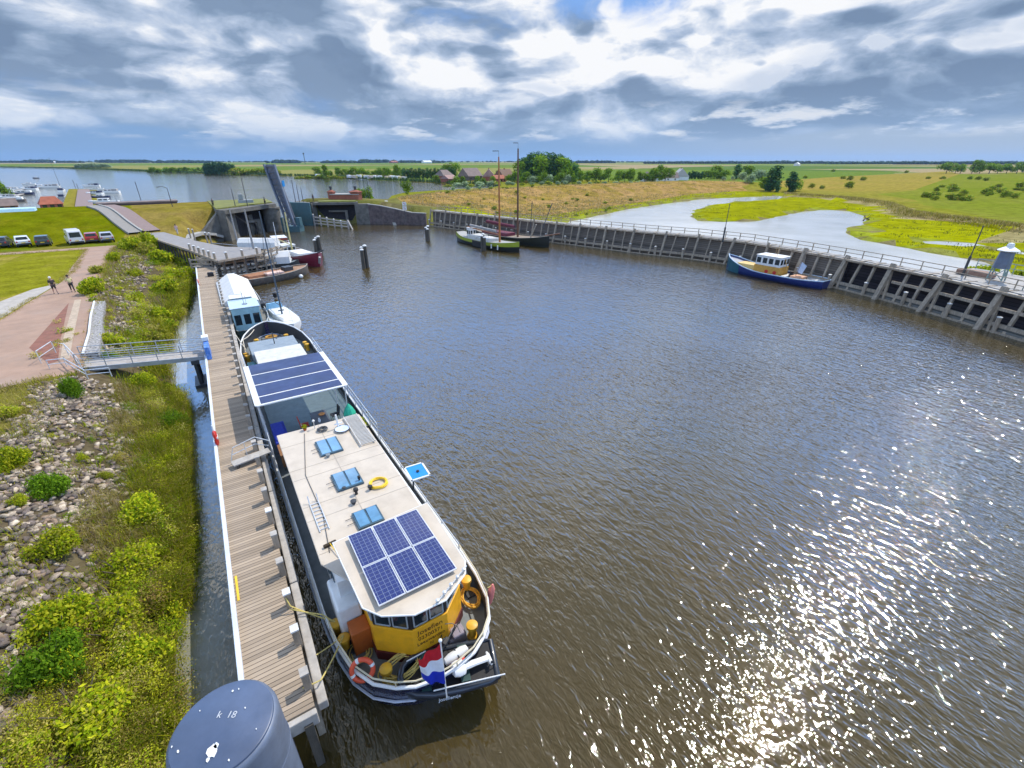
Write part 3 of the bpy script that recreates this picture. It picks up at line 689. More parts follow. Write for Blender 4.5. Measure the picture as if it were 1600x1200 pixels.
for a in [(BU[3], 128, 650, 1.6, .62, 1.15, 'small dark green bush alone among the grey stones below the footbridge'),
          (BU[0], 38, 760, 2.0, .8, .95, 'green bush on the stones at the left edge of the picture'),
          (BU[3], 95, 790, 1.7, .8, .95, 'dark green bush on the stones right of the leftmost one'),
          (BU[1], 85, 870, 1.9, .95, 1.0, 'broad yellow-green bush in the middle of the stones'),
          (BU[1], 45, 815, 1.9, .4, .5, 'small light bush between two larger bushes on the stones'),
          (BU[1], 140, 735, 1.5, .3, .4, 'tiny pale bush on the grey stones'),
          (BU[2], 175, 770, .9, .35, .4, 'small olive bush where the stones meet the reeds'),
          (BU[0], 235, 830, .2, 1.15, 1.1, 'rounded green bush overhanging the water beside the pier middle'),
          (BU[3], 270, 675, .2, 1.0, 1.1, 'dark green bush at the water edge just below the footbridge end'),
          (BU[0], 230, 620, .6, 1.0, 1.1, 'green bush beside the water under the footbridge'),
          (BU[1], 210, 925, .3, 1.25, 1.0, 'bright green bush leaning over the water near the pier foot'),
          (BU[0], 110, 1000, 1.2, 1.2, 1.1, 'leafy bush at the inner side of the reeds, lower left'),
          (BU[3], 95, 1065, 1.1, 1.0, 1.2, 'darkest green shrub at the lower left beside the stones'),
          (BU[1], 185, 1015, .5, 1.35, 1.15, 'big light green bush filling the reeds, lower left'),
          (BU[0], 230, 1050, .2, 1.1, 1.0, 'green bush at the water edge closest to the steel pile'),
          (BU[1], 150, 1150, .4, 1.4, 1.1, 'light green bush at the bottom edge of the picture'),
          (BU[2], 60, 1180, 1.2, .7, .6, 'olive bush in the bottom left corner'),
          (BU[0], 270, 740, .1, .6, .8, 'narrow green bush at the water edge opposite the gangway'),
          (BU[2], 10, 660, 2.8, .8, .6, 'yellow-green bush in the grass at the left edge'),
          (BU[3], 185, 590, 1.0, .6, .9, 'dark bush growing beside the footbridge rail')]:
    o = bpx(*a); stem_in(o, 1)
for a in [(BUF[0], 150, 465, 2.6, 1.3, 1.6, 'rounded green bush at the end of the white-topped gabion wall'),
          (BUF[1], 180, 545, 1.9, .9, 1.0, 'yellow-green bush between gabion wall and footbridge'),
          (BUF[1], 218, 480, 1.2, .9, 1.0, 'light bush halfway down the far stony bank'),
          (BUF[0], 250, 500, .6, 1.2, 1.1, 'green bush near the narrow strip of water'),
          (BUF[0], 262, 465, .5, 1.6, 1.5, 'large green bush against the left side of the pier'),
          (BUF[1], 285, 440, .3, 1.8, 1.7, 'tall light green bush touching the pier end'),
          (BUF[2], 235, 540, .6, 1.1, .9, 'olive bush just above the footbridge'),
          (BUF[0], 255, 415, .8, 2.0, 2.0, 'bright green bush beneath the timber trestle'),
          (BUF[1], 290, 415, .4, 1.9, 1.9, 'yellow-green bush between trestle posts and pier'),
          (BUF[2], 230, 400, 1.6, 1.6, 1.6, 'olive bush left of the trestle posts'),
          (BUF[0], 180, 410, 2.6, 1.0, 1.2, 'dark rounded bush beside the footpath'),
          (BUF[0], 205, 385, 3.0, 2.0, 1.9, 'dark spreading bush where the road meets the trestle'),
          (BUF[0], 235, 382, 2.6, 1.5, 2.6, 'tall dark bush standing at the trestle corner'),
          (BUF[2], 155, 430, 2.8, .8, .9, 'small olive bush on the path verge'),
          (BUF[1], 245, 575, .4, .9, 1.0, 'bush at the water directly beside the footbridge deck'),
          (BUF[1], 215, 440, 1.4, .9, .9, 'light bush among the furthest stones'),
          (BUF[1], 270, 395, 1.0, 1.4, 1.4, 'light green bush behind the first trestle posts')]:
    o = bpx(*a, 'bushes beyond the footbridge'); stem_in(o, 1)

# tangled low undergrowth between the bushes
def tangle(name, spots, leaf, per, pal, seed, label):
    r = np.random.default_rng(seed); Vs = []; Cs = []
    for i, (x, y, q, hh) in enumerate(spots):
        z = hpt_fast(x, y); k = int(per*q*q); nb = 4
        cs = [(x+r.normal()*q*.35, y+r.normal()*q*.35, max(z, 0)+hh*r.uniform(.2, .6)) for _ in range(nb)]; rs = [(q*r.uniform(.4, .7), q*r.uniform(.4, .7), hh*r.uniform(.35, .55)) for _ in range(nb)]
        tone = pal[r.integers(len(pal))]; V_, F_, c_ = leaves(cs, rs, k, leaf*r.uniform(.8, 1.3), [tone, tone, pal[r.integers(len(pal))]], seed*1000+i, aspect=r.uniform(.25, .6), shell=.2); V_[:, 2] = np.maximum(V_[:, 2], max(z-.05, -.05)); Vs.append(V_); Cs.append(c_)
    V_ = np.concatenate(Vs); return link_mesh(np_mesh(name, V_, np.arange(len(V_)).reshape(-1, 4), LEAF, cols=np.concatenate(Cs)), name, label=label, cat='undergrowth', kind='stuff')
def hpt_fast(x, y):
    sx = float(shoreX(y)); tx = float(np.interp(y, [0, 38, 58, 80, 101], [-10.4, -9.1, -10.3, -12.1, -12.9])); return 3.05*max(0, min(1, (sx-x)/(sx-tx)))**.85
ru = random.Random(17); sp = []
for _ in range(230):
    y = 8.5+30*ru.random()**1.3; x = float(shoreX(y))+.25-abs(ru.gauss(0, 1.15)); sp.append((x, y, ru.uniform(.3, .85), ru.uniform(.6, 1.55)))
for _ in range(46): y = ru.uniform(8.5, 16); sp.append((ru.uniform(-8.2, -4.6), y, ru.uniform(.35, .8), ru.uniform(.4, .9)))
for _ in range(60): y = ru.uniform(9, 37); sp.append((ru.uniform(-10.5, -6.5), y, ru.uniform(.15, .4), ru.uniform(.15, .4)))
sp = [q for q in sp if not (38.6 < q[1] < 42)]
tangle('undergrowth', sp, .032, 1700, GRN+OLV+[(.22, .15, .05)], 21, 'mixed low shrubs and weeds tangled along the near water edge')
sp = []
for _ in range(150): y = ru.uniform(42.5, 100); x = float(shoreX(y))+.2-abs(ru.gauss(0, 1.7)); sp.append((x, y, ru.uniform(.5, 1.2), ru.uniform(.5, 1.4)))
for _ in range(50): y = ru.uniform(43, 100); x = float(shoreX(y))-ru.uniform(3, 7); sp.append((x, y, ru.uniform(.3, .7), ru.uniform(.2, .6)))
tangle('undergrowth', sp, .075, 330, GRN+OLV, 22, 'mixed low shrubs tangled along the bank beyond the footbridge')

# weeds along the edges of the paving
P_ = []
for L_ in (PATHR, [(-10.4, 38.3), (-12.6, 38), (-14.5, 22)], [(-15.2, 71), (-15.0, 80), (-15.6, 88), (-16.2, 98)], [(-16.2, 98.2), (-40, 99.2), (-60, 99.3)], [(-16.0, 64.3), (-16.8, 57), (-19.3, 40)]):
    for a, b in zip(L_[:-1], L_[1:]):
        n = int(math.hypot(b[0]-a[0], b[1]-a[1])*9)
        for k in range(n):
            t_ = random.random(); P_.append((a[0]+(b[0]-a[0])*t_+random.gauss(0, .16), a[1]+(b[1]-a[1])*t_+random.gauss(0, .16)))
P_ = np.array(P_); P_ = np.column_stack([P_, height(P_[:, 0], P_[:, 1])])
blade_object('verge_grass', P_, 6, .2, .03, OLV+DRY[:2], 31, lean=.9, label='ragged grass tufts along the edges of the paving', cat='grass', kind='stuff')
# ------------------------------------------------------------------ mooring pier
def rail_run(mb, pts, h, r, posts=True, n=6, mids=(0.5,)):
    pts = [Vector(p) for p in pts]
    mb.tube([p+Vector((0, 0, h)) for p in pts], r, n)
    for m_ in mids: mb.tube([p+Vector((0, 0, h*m_)) for p in pts], r*.7, n)
    if posts:
        for p in pts: mb.tube([p, p+Vector((0, 0, h))], r, n)
PZ = 2.2
pier = empty('mooring_pier', (-1, 9, 0), label='long narrow timber pier with a white edge rail beside the moored barges', cat='pier')
XR = lambda y: -.50+.0105*(y-9)
m_ = MB(); m_.prism([(-2.05, 9.15), (XR(9), 9.15), (XR(77), 77), (-2.05, 77)], PZ-.09, PZ); o = m_.build('plank_deck', PLANK, pier, (1, -9, 0))
m_ = MB(); m_.bx(-2.17, -2.03, 9.6, 77, PZ-.2, PZ+.14); m_.build('edge_rail', mat('white_edge_rail', (.66, .72, .80), .45, var=.05, dirt=(.45, .45, .42), damt=.4), pier, (1, -9, 0), bevel=.02)
m_ = MB()
m_.bx(-1.92, -1.68, 9.3, 77, PZ-.4, PZ-.1); m_.build('under_beam', TIMD, pier, (1, -9, 0))
m_ = MB(); m_.prism([(XR(9)-.5, 9.3), (XR(9)-.25, 9.3), (XR(77)-.25, 77), (XR(77)-.5, 77)], PZ-.4, PZ-.1); m_.build('under_beam', TIMD, pier, (1, -9, 0))
m_ = MB()
m_ = MB()
for a, b in ((9.2, 13.9), (13.95, 19.8), (19.85, 26.4), (26.45, 33), (33.05, 41), (41.05, 50), (50.05, 58), (58.05, 67)):
    m_ = MB(); m_.prism([(XR(a)+.07, a), (XR(a)+.33, a), (XR(b)+.33, b), (XR(b)+.07, b)], PZ-.42, PZ-.10); m_.build('fender_beam', TIMP, pier, (1, -9, 0), bevel=.03)
m_ = MB()
ys = [9.8+k*1.54 for k in range(44)]
for k, y in enumerate(ys):
    if y > 76: break
    hh = .62 if k < 8 else .5
    q = MB(); q.box((XR(y)-.05, y, (PZ+hh-1.6)/2+.0), (.2, .24, PZ+hh+1.6)); o = q.build('post', TIMB, pier, (1, -9, 0))
    q = MB(); q.box((XR(y)-.05, y, PZ+hh+.02), (.23, .27, .05)); q.build('cap', CAPW if k in (1, 2, 5) else TIMP, o)
for y in (11, 17, 23, 29, 35, 41, 47, 53, 59, 65, 71, 76):
    q = MB(); q.box((-1.85, y, PZ/2-.9), (.26, .26, PZ+1.6)); q.build('pile', TIMD, pier, (1, -9, 0))
q = MB(); q.bx(-1.6, XR(9)+.02, 8.95, 9.13, PZ-.5, PZ-.03); q.build('end_beam', TIMP, pier, (1, -9, 0), bevel=.03)
for x in (-1.3, -.75): MB().box((x, 9.0, .4), (.22, .22, 3.0)).build('end_post', TIMD, pier, (1, -9, 0))
# boarding gangway and small things on the pier
gw = empty('boarding_gangway', (-1.2, 22.6, PZ), label='small wooden boarding plank with a bent tube handrail lying across the pier', cat='gangway')
m_ = MB(); m_.box((.55, .1, .22), (1.7, .5, .06), rz=R(12)); m_.build('plank', TIMP, gw)
m_ = MB()
for s_ in (.32,):
    m_.tube([(-.3, s_, .2), (-.1, s_+.05, .85), (.9, s_+.3, .98), (1.5, s_+.3, .55)], .022, 6); m_.tube([(-.2, s_, .5), (.85, s_+.25, .62), (1.4, s_+.3, .3)], .018, 6); m_.tube([(.4, s_+.12, .2), (.4, s_+.15, .9)], .018, 6)
m_.build('handrail', SILV, gw)
m_ = MB(); m_.box((-.1, -.05, .1), (.1, .4, .2)); m_.box((1.2, .1, .1), (.1, .4, .2)); m_.build('trestle_foot', TIMD, gw)
def lifebuoy(loc, rot, label, R_=.36, group=None, m1=None):
    t = empty('lifebuoy', loc, label=label, cat='lifebuoy', group=group); t.rotation_euler = rot
    q = MB(); q.tube([(R_*math.cos(a), R_*math.sin(a), 0) for a in [i*math.pi/12 for i in range(24)]], R_*.24, 10, closed=True); o = q.build('ring', m1 or ORNG, t)
    q = MB()
    for k in range(4):
        a = k*math.pi/2+.4; c_, s_ = math.cos(a), math.sin(a); q.tube([(R_*math.cos(a+d), R_*math.sin(a+d), 0) for d in (-.13, 0, .13)], R_*.255, 10)
    q.build('band', WHITE, t); return t
hs = empty('rescue_post', (-2.0, 25.2, PZ), label='red and white rescue buoy holder fixed to the pier edge rail', cat='lifebuoy holder')
m_ = MB(); m_.lathe([(.05, 0), (.2, .15), (.2, .75), (.1, .85)], 12, M=Matrix.Diagonal((.5, 1.2, 1, 1))); m_.build('buoy_case', RED, hs)
m_ = MB(); m_.tube([(0, .05, .85), (0, .1, 1.15)], .035, 8); m_.bx(-.11, .11, -.2, .2, .45, .56); m_.build('white_top', WHITE, hs)
cabn = empty('power_cabinet', (-1.9, 39.6, PZ), label='blue power and notice cabinet with a white cap at the footbridge landing', cat='cabinet')
m_ = MB(); m_.bx(-.13, .18, -.9, 1.0, 0, .95); m_.build('panel', mat('blue_panel', (.05, .18, .55), .5, var=.3, nscale=4, dirt=(.5, .6, .8), dscale=5, damt=.6), cabn, bevel=.02)
m_ = MB(); m_.bx(-.2, .25, .6, 1.3, .98, 1.3); m_.build('cap', WHITE, cabn, bevel=.03)
m_ = MB(); m_.bx(-1.97, -1.9, 14.0, 15.2, PZ+.003, PZ+.02); tag(m_.build('floor_marking', HOSEY), 'thin yellow strip on the pier planks beside the white rail', 'marking')
for x, y, lb in ((-2.0, 66, 'small pink life ring hanging on the pier edge rail'), (-.6, 70.5, 'black crate standing at the far end of the pier')):
    if 'ring' in lb: lifebuoy((x, y, PZ+.35), (0, R(90), 0), lb, .3, m1=PINK)
    else:
        q = MB(); q.bx(x-.35, x+.35, y-.3, y+.3, PZ, PZ+.45); q.bx(x-.25, x+.25, y-.2, y+.2, PZ+.45, PZ+.5); tag(q.build('crate', BLACK, bevel=.03), lb, 'crate')
# ------------------------------------------------------------------ steel mooring pile in the foreground
ctr = G(349, 1136, 7.3); r_p = .80
pl = empty('steel_pile', (ctr[0], ctr[1], 0), label='thick blue-grey steel mooring pile with a flat lid in the foreground', cat='pile')
m_ = MB(); m_.lathe([(r_p, -2), (r_p, 7.18), (r_p-.02, 7.26), (r_p-.07, 7.30)], 64); m_.build('pile_tube', BLST, pl)
LID = mat('blue_grey_lid', (.075, .105, .175), .38, var=.2, nscale=1.2, dirt=(.055, .085, .15), dscale=2.2, damt=.6)
m_ = MB(); m_.lathe([(r_p-.055, 7.27), (r_p-.07, 7.325), (r_p-.09, 7.335), (.001, 7.345)], 64); m_.build('lid', LID, pl)
def text_mesh(name, s, size, m, parent, M, ext=.003, align='CENTER', bold=0.0, spacing=1.0):
    cu = bpy.data.curves.new(name, 'FONT'); cu.body = s; cu.size = size; cu.extrude = ext; cu.align_x = align; cu.offset = bold; cu.space_character = spacing
    to = bpy.data.objects.new(name, cu); COL.objects.link(to)
    dg = bpy.context.evaluated_depsgraph_get(); me = bpy.data.meshes.new_from_object(to.evaluated_get(dg)); bpy.data.objects.remove(to)
    me.materials.clear(); me.materials.append(m); me.transform(M); me.name = name
    o = bpy.data.objects.new(name, me); COL.objects.link(o); o.parent = parent; return o
PALE = mat('faded_pale_paint', (.50, .52, .55), .6)
for _ch, _dx in (('k', -.09), ('18', .11)): text_mesh('pile_number', _ch, .15, PALE, pl, Matrix.Translation((.02, .12, 7.347)) @ Matrix.Rotation(-YAW, 4, 'Z') @ Matrix.Translation((_dx, 0, 0)), .002)
for z in (4.6, 6.35): MB().tube([((r_p+.004)*math.cos(a), (r_p+.004)*math.sin(a), z) for a in [i*math.pi/24 for i in range(48)]], .012, 5, closed=True).build('weld_seam', BLST, pl)
r2 = random.Random(5)
def splat(cx_, cy_, r_, n=11):
    pts_ = [(cx_+r_*r2.uniform(.6, 1.15)*math.cos(2*math.pi*i/n), cy_+1.4*r_*r2.uniform(.6, 1.15)*math.sin(2*math.pi*i/n)) for i in range(n)]; MB().prism(pts_, 7.343, 7.352).build('bird_dropping', WHITE, pl)
splat(-.16, -.33, .075); splat(-.10, -.27, .035, 8); splat(-.22, -.42, .03, 7); splat(.18, .52, .016, 6); splat(.27, .5, .013, 6); splat(-.6, -.05, .02, 6); splat(-.68, .08, .014, 6); splat(-.5, -.42, .017, 6); splat(.33, .1, .012, 5); splat(-.3, .45, .01, 5); splat(.05, -.6, .014, 6); splat(.45, -.35, .01, 5)
# ------------------------------------------------------------------ dolphins (pairs of piles)
for i, (px, py, h_) in enumerate([(499, 400, 3.1), (572, 419, 3.2), (670, 376, 2.7), (757, 391, 2.7)]):
    p = G(px, py, 0)
    t = empty('mooring_dolphin', (*p, 0), .4*i, ['capped timber pile pair nearest the moored sailing boats, leftmost of the four pairs', 'capped timber pile pair in mid harbour, closest to the camera', 'capped timber pile pair standing furthest back, near the concrete retaining wall', 'capped timber pile pair right in front of the yellow-green sailing barge'][i], 'mooring piles', 'mooring dolphins in the harbour')
    for k, (dx, dy, dh) in enumerate(((-.38, 0, -.35), (.38, .15, .15), (.0, .45, -.1))):
        q = MB(); q.tube([(dx*1.2, dy, -1.5), (dx, dy, h_+dh)], [.3, .27], 12); o = q.build('pile', TIMD, t)
        q = MB(); q.lathe([(.3, 0), (.3, .12), (.16, .22), (.001, .25)], 12, (dx, dy, h_+dh)); q.build('cap', CAPW, o)
# ------------------------------------------------------------------ footbridge
fb = empty('footbridge', (-5.6, 40.1, 2.6), label='narrow metal footbridge with tube rails leading from the path to the pier', cat='footbridge')
z0, z1 = .42, -.30
m_ = MB(); m_.loft([[(-3.6, -.75, z0), (-3.6, .75, z0), (-3.6, .75, z0-.12), (-3.6, -.75, z0-.12)], [(3.5, -.75, z1), (3.5, .75, z1), (3.5, .75, z1-.12), (3.5, -.75, z1-.12)]], closed=True, sm=False)
m_.build('deck', mat('pale_bridge_deck', (.36, .33, .30), .85, var=.2), fb)
for s_ in (-.8, .8):
    q = MB(); q.beam((-3.6, s_, z0-.12), (3.5, s_, z1-.12), .08, .3); q.build('side_girder', STEEL, fb)
    q = MB(); P = [(-3.6+i*1.42, s_, z0+(z1-z0)*i/5) for i in range(6)]; rail_run(q, P, 1.0, .03, mids=(.33, .66)); q.build('handrail', STEEL, fb)
q = MB()
for s_ in (-.7, .7): q.tube([(2.75, s_, -.6), (2.75, s_, -3.6)], .16, 10)
q.bx(2.5, 3.0, -.95, .95, -.75, -.45); q.bx(2.3, 3.2, -1.1, 1.1, -3.0, -2.35); q.build('pier_leg', DKGREY, fb)
def railing(name, pts, h, r, m, label, mids=(.5,), group=None):
    t = empty(name, tuple(pts[0]), label=label, cat='railing', group=group); o0 = Vector(pts[0]); q = MB()
    pp = [Vector(p)-o0 for p in pts]; q.tube([p+Vector((0, 0, h)) for p in pp], r, 6)
    for k in mids: q.tube([p+Vector((0, 0, h*k)) for p in pp], r*.75, 6)
    q.build('rail', m, t)
    for p in pp[:40]:
        q = MB(); q.tube([p, p+Vector((0, 0, h))], r, 6); q.build('post', m, t)
    return t
g3 = lambda px, py, z: G3(px, py, z)
railing('path_railing', [g3(65, 568, 3.05), g3(88, 552, 3.05), g3(108, 556, 3.05), g3(130, 580, 3.05)], .9, .03, SILV, 'bent white tube railing at the landward end of the footbridge, left loop')
railing('path_railing', [g3(78, 576, 3.05), g3(105, 573, 3.05), g3(138, 592, 3.05), g3(175, 588, 2.95)], .6, .03, SILV, 'low white tube railing running from the brick path onto the footbridge')
# gabion wall with pale coping
gb = empty('gabion_wall', (-9.4, 42, 3), label='stone filled gabion wall with a straight pale coping beside the brick path', cat='wall')
gp = [(-9.05, 41.8), (-9.35, 47), (-9.95, 53), (-10.35, 58.6)]
q = MB()
for a, b in zip(gp[:-1], gp[1:]): q.beam((a[0]+9.62, a[1]-42, -.38), (b[0]+9.62, b[1]-42, -.38), .75, 1.1)
q.build('stone_cage', mat('gabion_stone', (.30, .285, .27), .9, var=.85, nscale=6.5, bump=1, bscale=7), gb)
q = MB()
for a, b in zip(gp[:-1], gp[1:]): q.beam((a[0]+9.20, a[1]-42, .24), (b[0]+9.20, b[1]-42, .24), .12, .1)
q.build('coping', WHITE, gb)
# ------------------------------------------------------------------ generic hull
def hull_mesh(st, zb=-.5, flare=.9, tum=0.0):
    """st: list of (y, half_width, z_rail); returns sections for MB.loft (stern to bow)"""
    secs = []
    for y, b, zr in st:
        bb = b*flare
        secs.append([(-b, y, zr), (-b*.995, y, zr*.55), (-bb, y, .02), (-bb*.75, y, zb), (0, y, zb*1.15), (bb*.75, y, zb), (bb, y, .02), (b*.995, y, zr*.55), (b, y, zr)])
    return secs
def outline(st, inset=0.0, z=None, dz=0.0):
    L = [(-max(b-inset, .01), y, (zr if z is None else z)+dz) for y, b, zr in st]; Rr = [(max(b-inset, .01), y, (zr if z is None else z)+dz) for y, b, zr in reversed(st)]
    return L+Rr
def plate(mb, st, z, th=.06, inset=.06):
    P = outline(st, inset, z); mb.prism([(p[0], p[1]) for p in reversed(P)], z-th, z); return mb
def interp_st(st, n):
    ys = [s_[0] for s_ in st]; o = []
    for i in range(n):
        t = i/(n-1); y = ys[0]+(ys[-1]-ys[0])*t; o.append(y)
    ys2 = sorted(set([round(v, 3) for v in o]+[round(v, 3) for v in ys]))
    return [(y, float(np.interp(y, ys, [s_[1] for s_ in st])), float(np.interp(y, ys, [s_[2] for s_ in st]))) for y in ys2]
# ------------------------------------------------------------------ the big barge
B0 = (3.03, 9.52)
barge = empty('barge', (*B0, 0), R(.4), label='long dark blue barge with cream roof, yellow wheelhouse and solar panels', cat='barge')
def BL(px, py, z):      # barge-local coordinates of a surveyed point
    p = G(px, py, z); a = -R(.4); x, y = p[0]-B0[0], p[1]-B0[1]
    return (x*math.cos(a)-y*math.sin(a), x*math.sin(a)+y*math.cos(a))
bst = [(-1.25, .35, 1.75), (-1.1, 1.0, 1.73), (-.8, 1.5, 1.7), (-.3, 2.0, 1.64), (.5, 2.38, 1.58), (1.6, 2.58, 1.5), (3.2, 2.68, 1.42), (6, 2.70, 1.38), (12, 2.70, 1.35), (20, 2.70, 1.36), (28, 2.70, 1.5),
       (31, 2.66, 1.7), (33, 2.45, 1.85), (34.4, 2.05, 1.98), (35.5, 1.5, 2.08), (36.3, .85, 2.16), (36.8, .2, 2.2)]
def counter(p, zr=1.6):     # the stern overhangs: lower points lie further forward
    return (p[0], p[1]+max(0, 1-max(p[2], -.2)/zr)*max(0, 2.2-p[1])*.17, p[2])
q = MB(); q.loft([[counter(p) for p in s_] for s_ in hull_mesh(bst, -.5, .93)]); hull = q.build('hull', NAVY, barge)
q = MB(); plate(q, [(counter((0, y, .92))[1], b, z) for y, b, z in bst], .92, .06, .07); q.build('deck', GREY, barge)
# inner bulwark skin, so that the rail has thickness
q = MB(); st2 = [(y, max(b-.07, .02), z) for y, b, z in bst]
q.loft([[(-b, y, z), counter((-b, y+.05, .90))] for y, b, z in st2], cap0=False, cap1=False); q.loft([[counter((b, y+.05, .90)), (b, y, z)] for y, b, z in st2], cap0=False, cap1=False); q.build('bulwark', DKGREY, barge)
q = MB(); q.tube([(p[0], p[1], p[2]+.02) for p in outline(bst, .035)], .055, 8, closed=True); q.build('cap_rail', WHITE, barge)
q = MB(); q.tube([counter((p[0]*1.0, p[1]-(.0 if p[1] > 0 else .04), .62+.45*(p[2]-1.35))) for p in outline([(y, b*1.0+.015, z) for y, b, z in bst])], .045, 6, closed=True); q.build('rubbing_strake', mat('white_strake', (.55, .58, .66), .5), barge)
# cabin
ROOF_Z = 3.22
q = MB(); q.bx(-2.05, 1.75, 2.5, 13.0, .9, ROOF_Z-.05); q.build('cabin_wall', WHITE, barge)
q = MB(); q.prism([(-2.33, 3.55), (-1.7, 2.3), (1.62, 2.3), (1.78, 13.15), (-2.30, 13.2)], ROOF_Z-.07, ROOF_Z); q.build('cabin_roof', CREAM, barge, bevel=.03)
for k in range(8):
    y = 3.6+k*1.22
    for sx in (-2.05, 1.75):
        q = MB(); s_ = -1 if sx < 0 else 1; q.box((sx+s_*.012, y, 2.25), (.03, .78, .95)); wdw = q.build('window', BLUEF, barge, bevel=.01)
        q = MB(); q.box((sx+s_*.03, y, 2.25), (.012, .64, .8)); q.build('pane', GLASS, wdw)
# skylights
for (x0, x1, y0, y1) in ((-.86, .15, 10.02, 11.4), (-.86, .22, 7.05, 8.32), (-.78, .2, 4.4, 5.4)):
    xm = (x0+x1)/2
    q = MB(); q.bx(x0, x1, y0, y1, ROOF_Z, ROOF_Z+.09); sk = q.build('skylight', BLUEF, barge, bevel=.01)
    for a, b in ((x0+.07, xm-.04), (xm+.04, x1-.07)):
        q = MB(); q.add([(a, y0+.07, ROOF_Z+.10), (b, y0+.07, ROOF_Z+.10), (b, y1-.07, ROOF_Z+.13), (a, y1-.07, ROOF_Z+.13), (a, y0+.07, ROOF_Z+.08), (b, y0+.07, ROOF_Z+.08), (b, y1-.07, ROOF_Z+.08), (a, y1-.07, ROOF_Z+.08)],
                        [(0, 1, 2, 3), (4, 7, 6, 5), (0, 4, 5, 1), (1, 5, 6, 2), (2, 6, 7, 3), (3, 7, 4, 0)]); q.build('pane', SKYG, sk)
    for ya in (y0+.45, y0+.75): MB().tube([(x0-.3, ya, ROOF_Z+.05), (x0, ya, ROOF_Z+.07)], .012, 5).build('hinge_arm', DKGREY, sk)
for y in (4.0, 5.9, 6.8, 8.8, 9.6, 11.8): MB().bx(-2.28, 1.74, y-.012, y+.012, ROOF_Z+.001, ROOF_Z+.006).build('roof_seam', mat('roof_seam_grey', (.40, .35, .29), .7), barge)
MB().bx(-.35, -.32, 4.0, 13.1, ROOF_Z+.002, ROOF_Z+.008).build('roof_seam', mat('roof_seam_grey', (.4, .35, .29), .7), barge)
MB().tube([(-1.95, 3.9, ROOF_Z+.02), (-1.7, 6, ROOF_Z+.02), (-1.75, 9, ROOF_Z+.02), (-1.1, 12.6, ROOF_Z+.02)], .012, 5).build('roof_cable', DKGREY, barge)
# small roof fittings
def vent(x, y, r, h, m): q = MB(); q.lathe([(r*.6, 0), (r*.6, h*.6), (r, h*.62), (r, h), (.001, h*1.1)], 12, (x, y, ROOF_Z)); return q.build('roof_vent', m, barge)
for px, py, r, h, m in ((513, 714, .10, .14, GREY), (538, 765, .08, .12, DKGREY), (557, 772, .10, .28, BLACK), (553, 787, .12, .16, DKGREY), (579, 765, .09, .2, BLACK), (562, 753, .06, .3, BLACK), (574, 668, .05, .1, BLACK)):
    x, y = BL(px, py, ROOF_Z); vent(x, y, r, h, m)
x, y = BL(591, 754, ROOF_Z+.08)
def coil(name, c, r, turns, th, m, parent, h=.05, jit=.12, label=None, cat=None, n=26, seed=1, group=None, sq=1.0):
    rr = random.Random(seed); pts_ = []
    for i in range(turns*n):
        a = 2*math.pi*i/n; rad = r*(1+jit*math.sin(a*1.37+seed)+jit*.6*math.sin(i*.31)); pts_.append((rad*math.cos(a)*sq, rad*math.sin(a), th+h*i/(turns*n)+rr.uniform(0, th*.5)))
    q = MB(); q.tube(pts_, th, 6); return q.build(name, m, parent, c, label=label, cat=cat, group=group)
def W(x, y, z):        # barge-local -> world
    a = R(.4); return (B0[0]+x*math.cos(a)-y*math.sin(a), B0[1]+x*math.sin(a)+y*math.cos(a), z)
coil('coiled_hose', W(x, y, ROOF_Z), .34, 5, .028, HOSEY, None, .08, label='bright yellow hose coiled on the cream barge roof', cat='hose')
# ladder lying on the roof edge
lx0, ly0 = BL(483, 785, ROOF_Z+.1); lx1, ly1 = BL(503, 828, ROOF_Z+.1); lx1 = lx0+.05
t = empty('roof_ladder', W(lx0, ly1, ROOF_Z), R(.4), label='short light metal ladder lying at the left edge of the cream roof', cat='ladder'); Ld = ly0-ly1
q = MB()
for a in (0, .33): q.tube([(a, 0, .03), (a, Ld, .03), (a, Ld+.15, .3)], .022, 6)
q.build('side_rail', SILV, t)
for k in range(8):
    q = MB(); q.tube([(0, .12+k*Ld/8, .03), (.33, .12+k*Ld/8, .03)], .015, 6); q.build('rung', SILV, t)
# broom
bx_, by_ = BL(516, 852, ROOF_Z)
t = empty('broom', W(bx_, by_, ROOF_Z), R(8), label='broom with dark bristles and yellow handle on the roof edge beside the wheelhouse', cat='broom')
q = MB(); q.box((0, 0, .06), (.45, .12, .1)); q.build('brush_head', mat('dark_bristle', (.05, .035, .02), .95), t, bevel=.02)
q = MB(); q.tube([(0, 0, .1), (.03, -.75, .06)], .016, 6); q.build('handle', HOSEY, t)
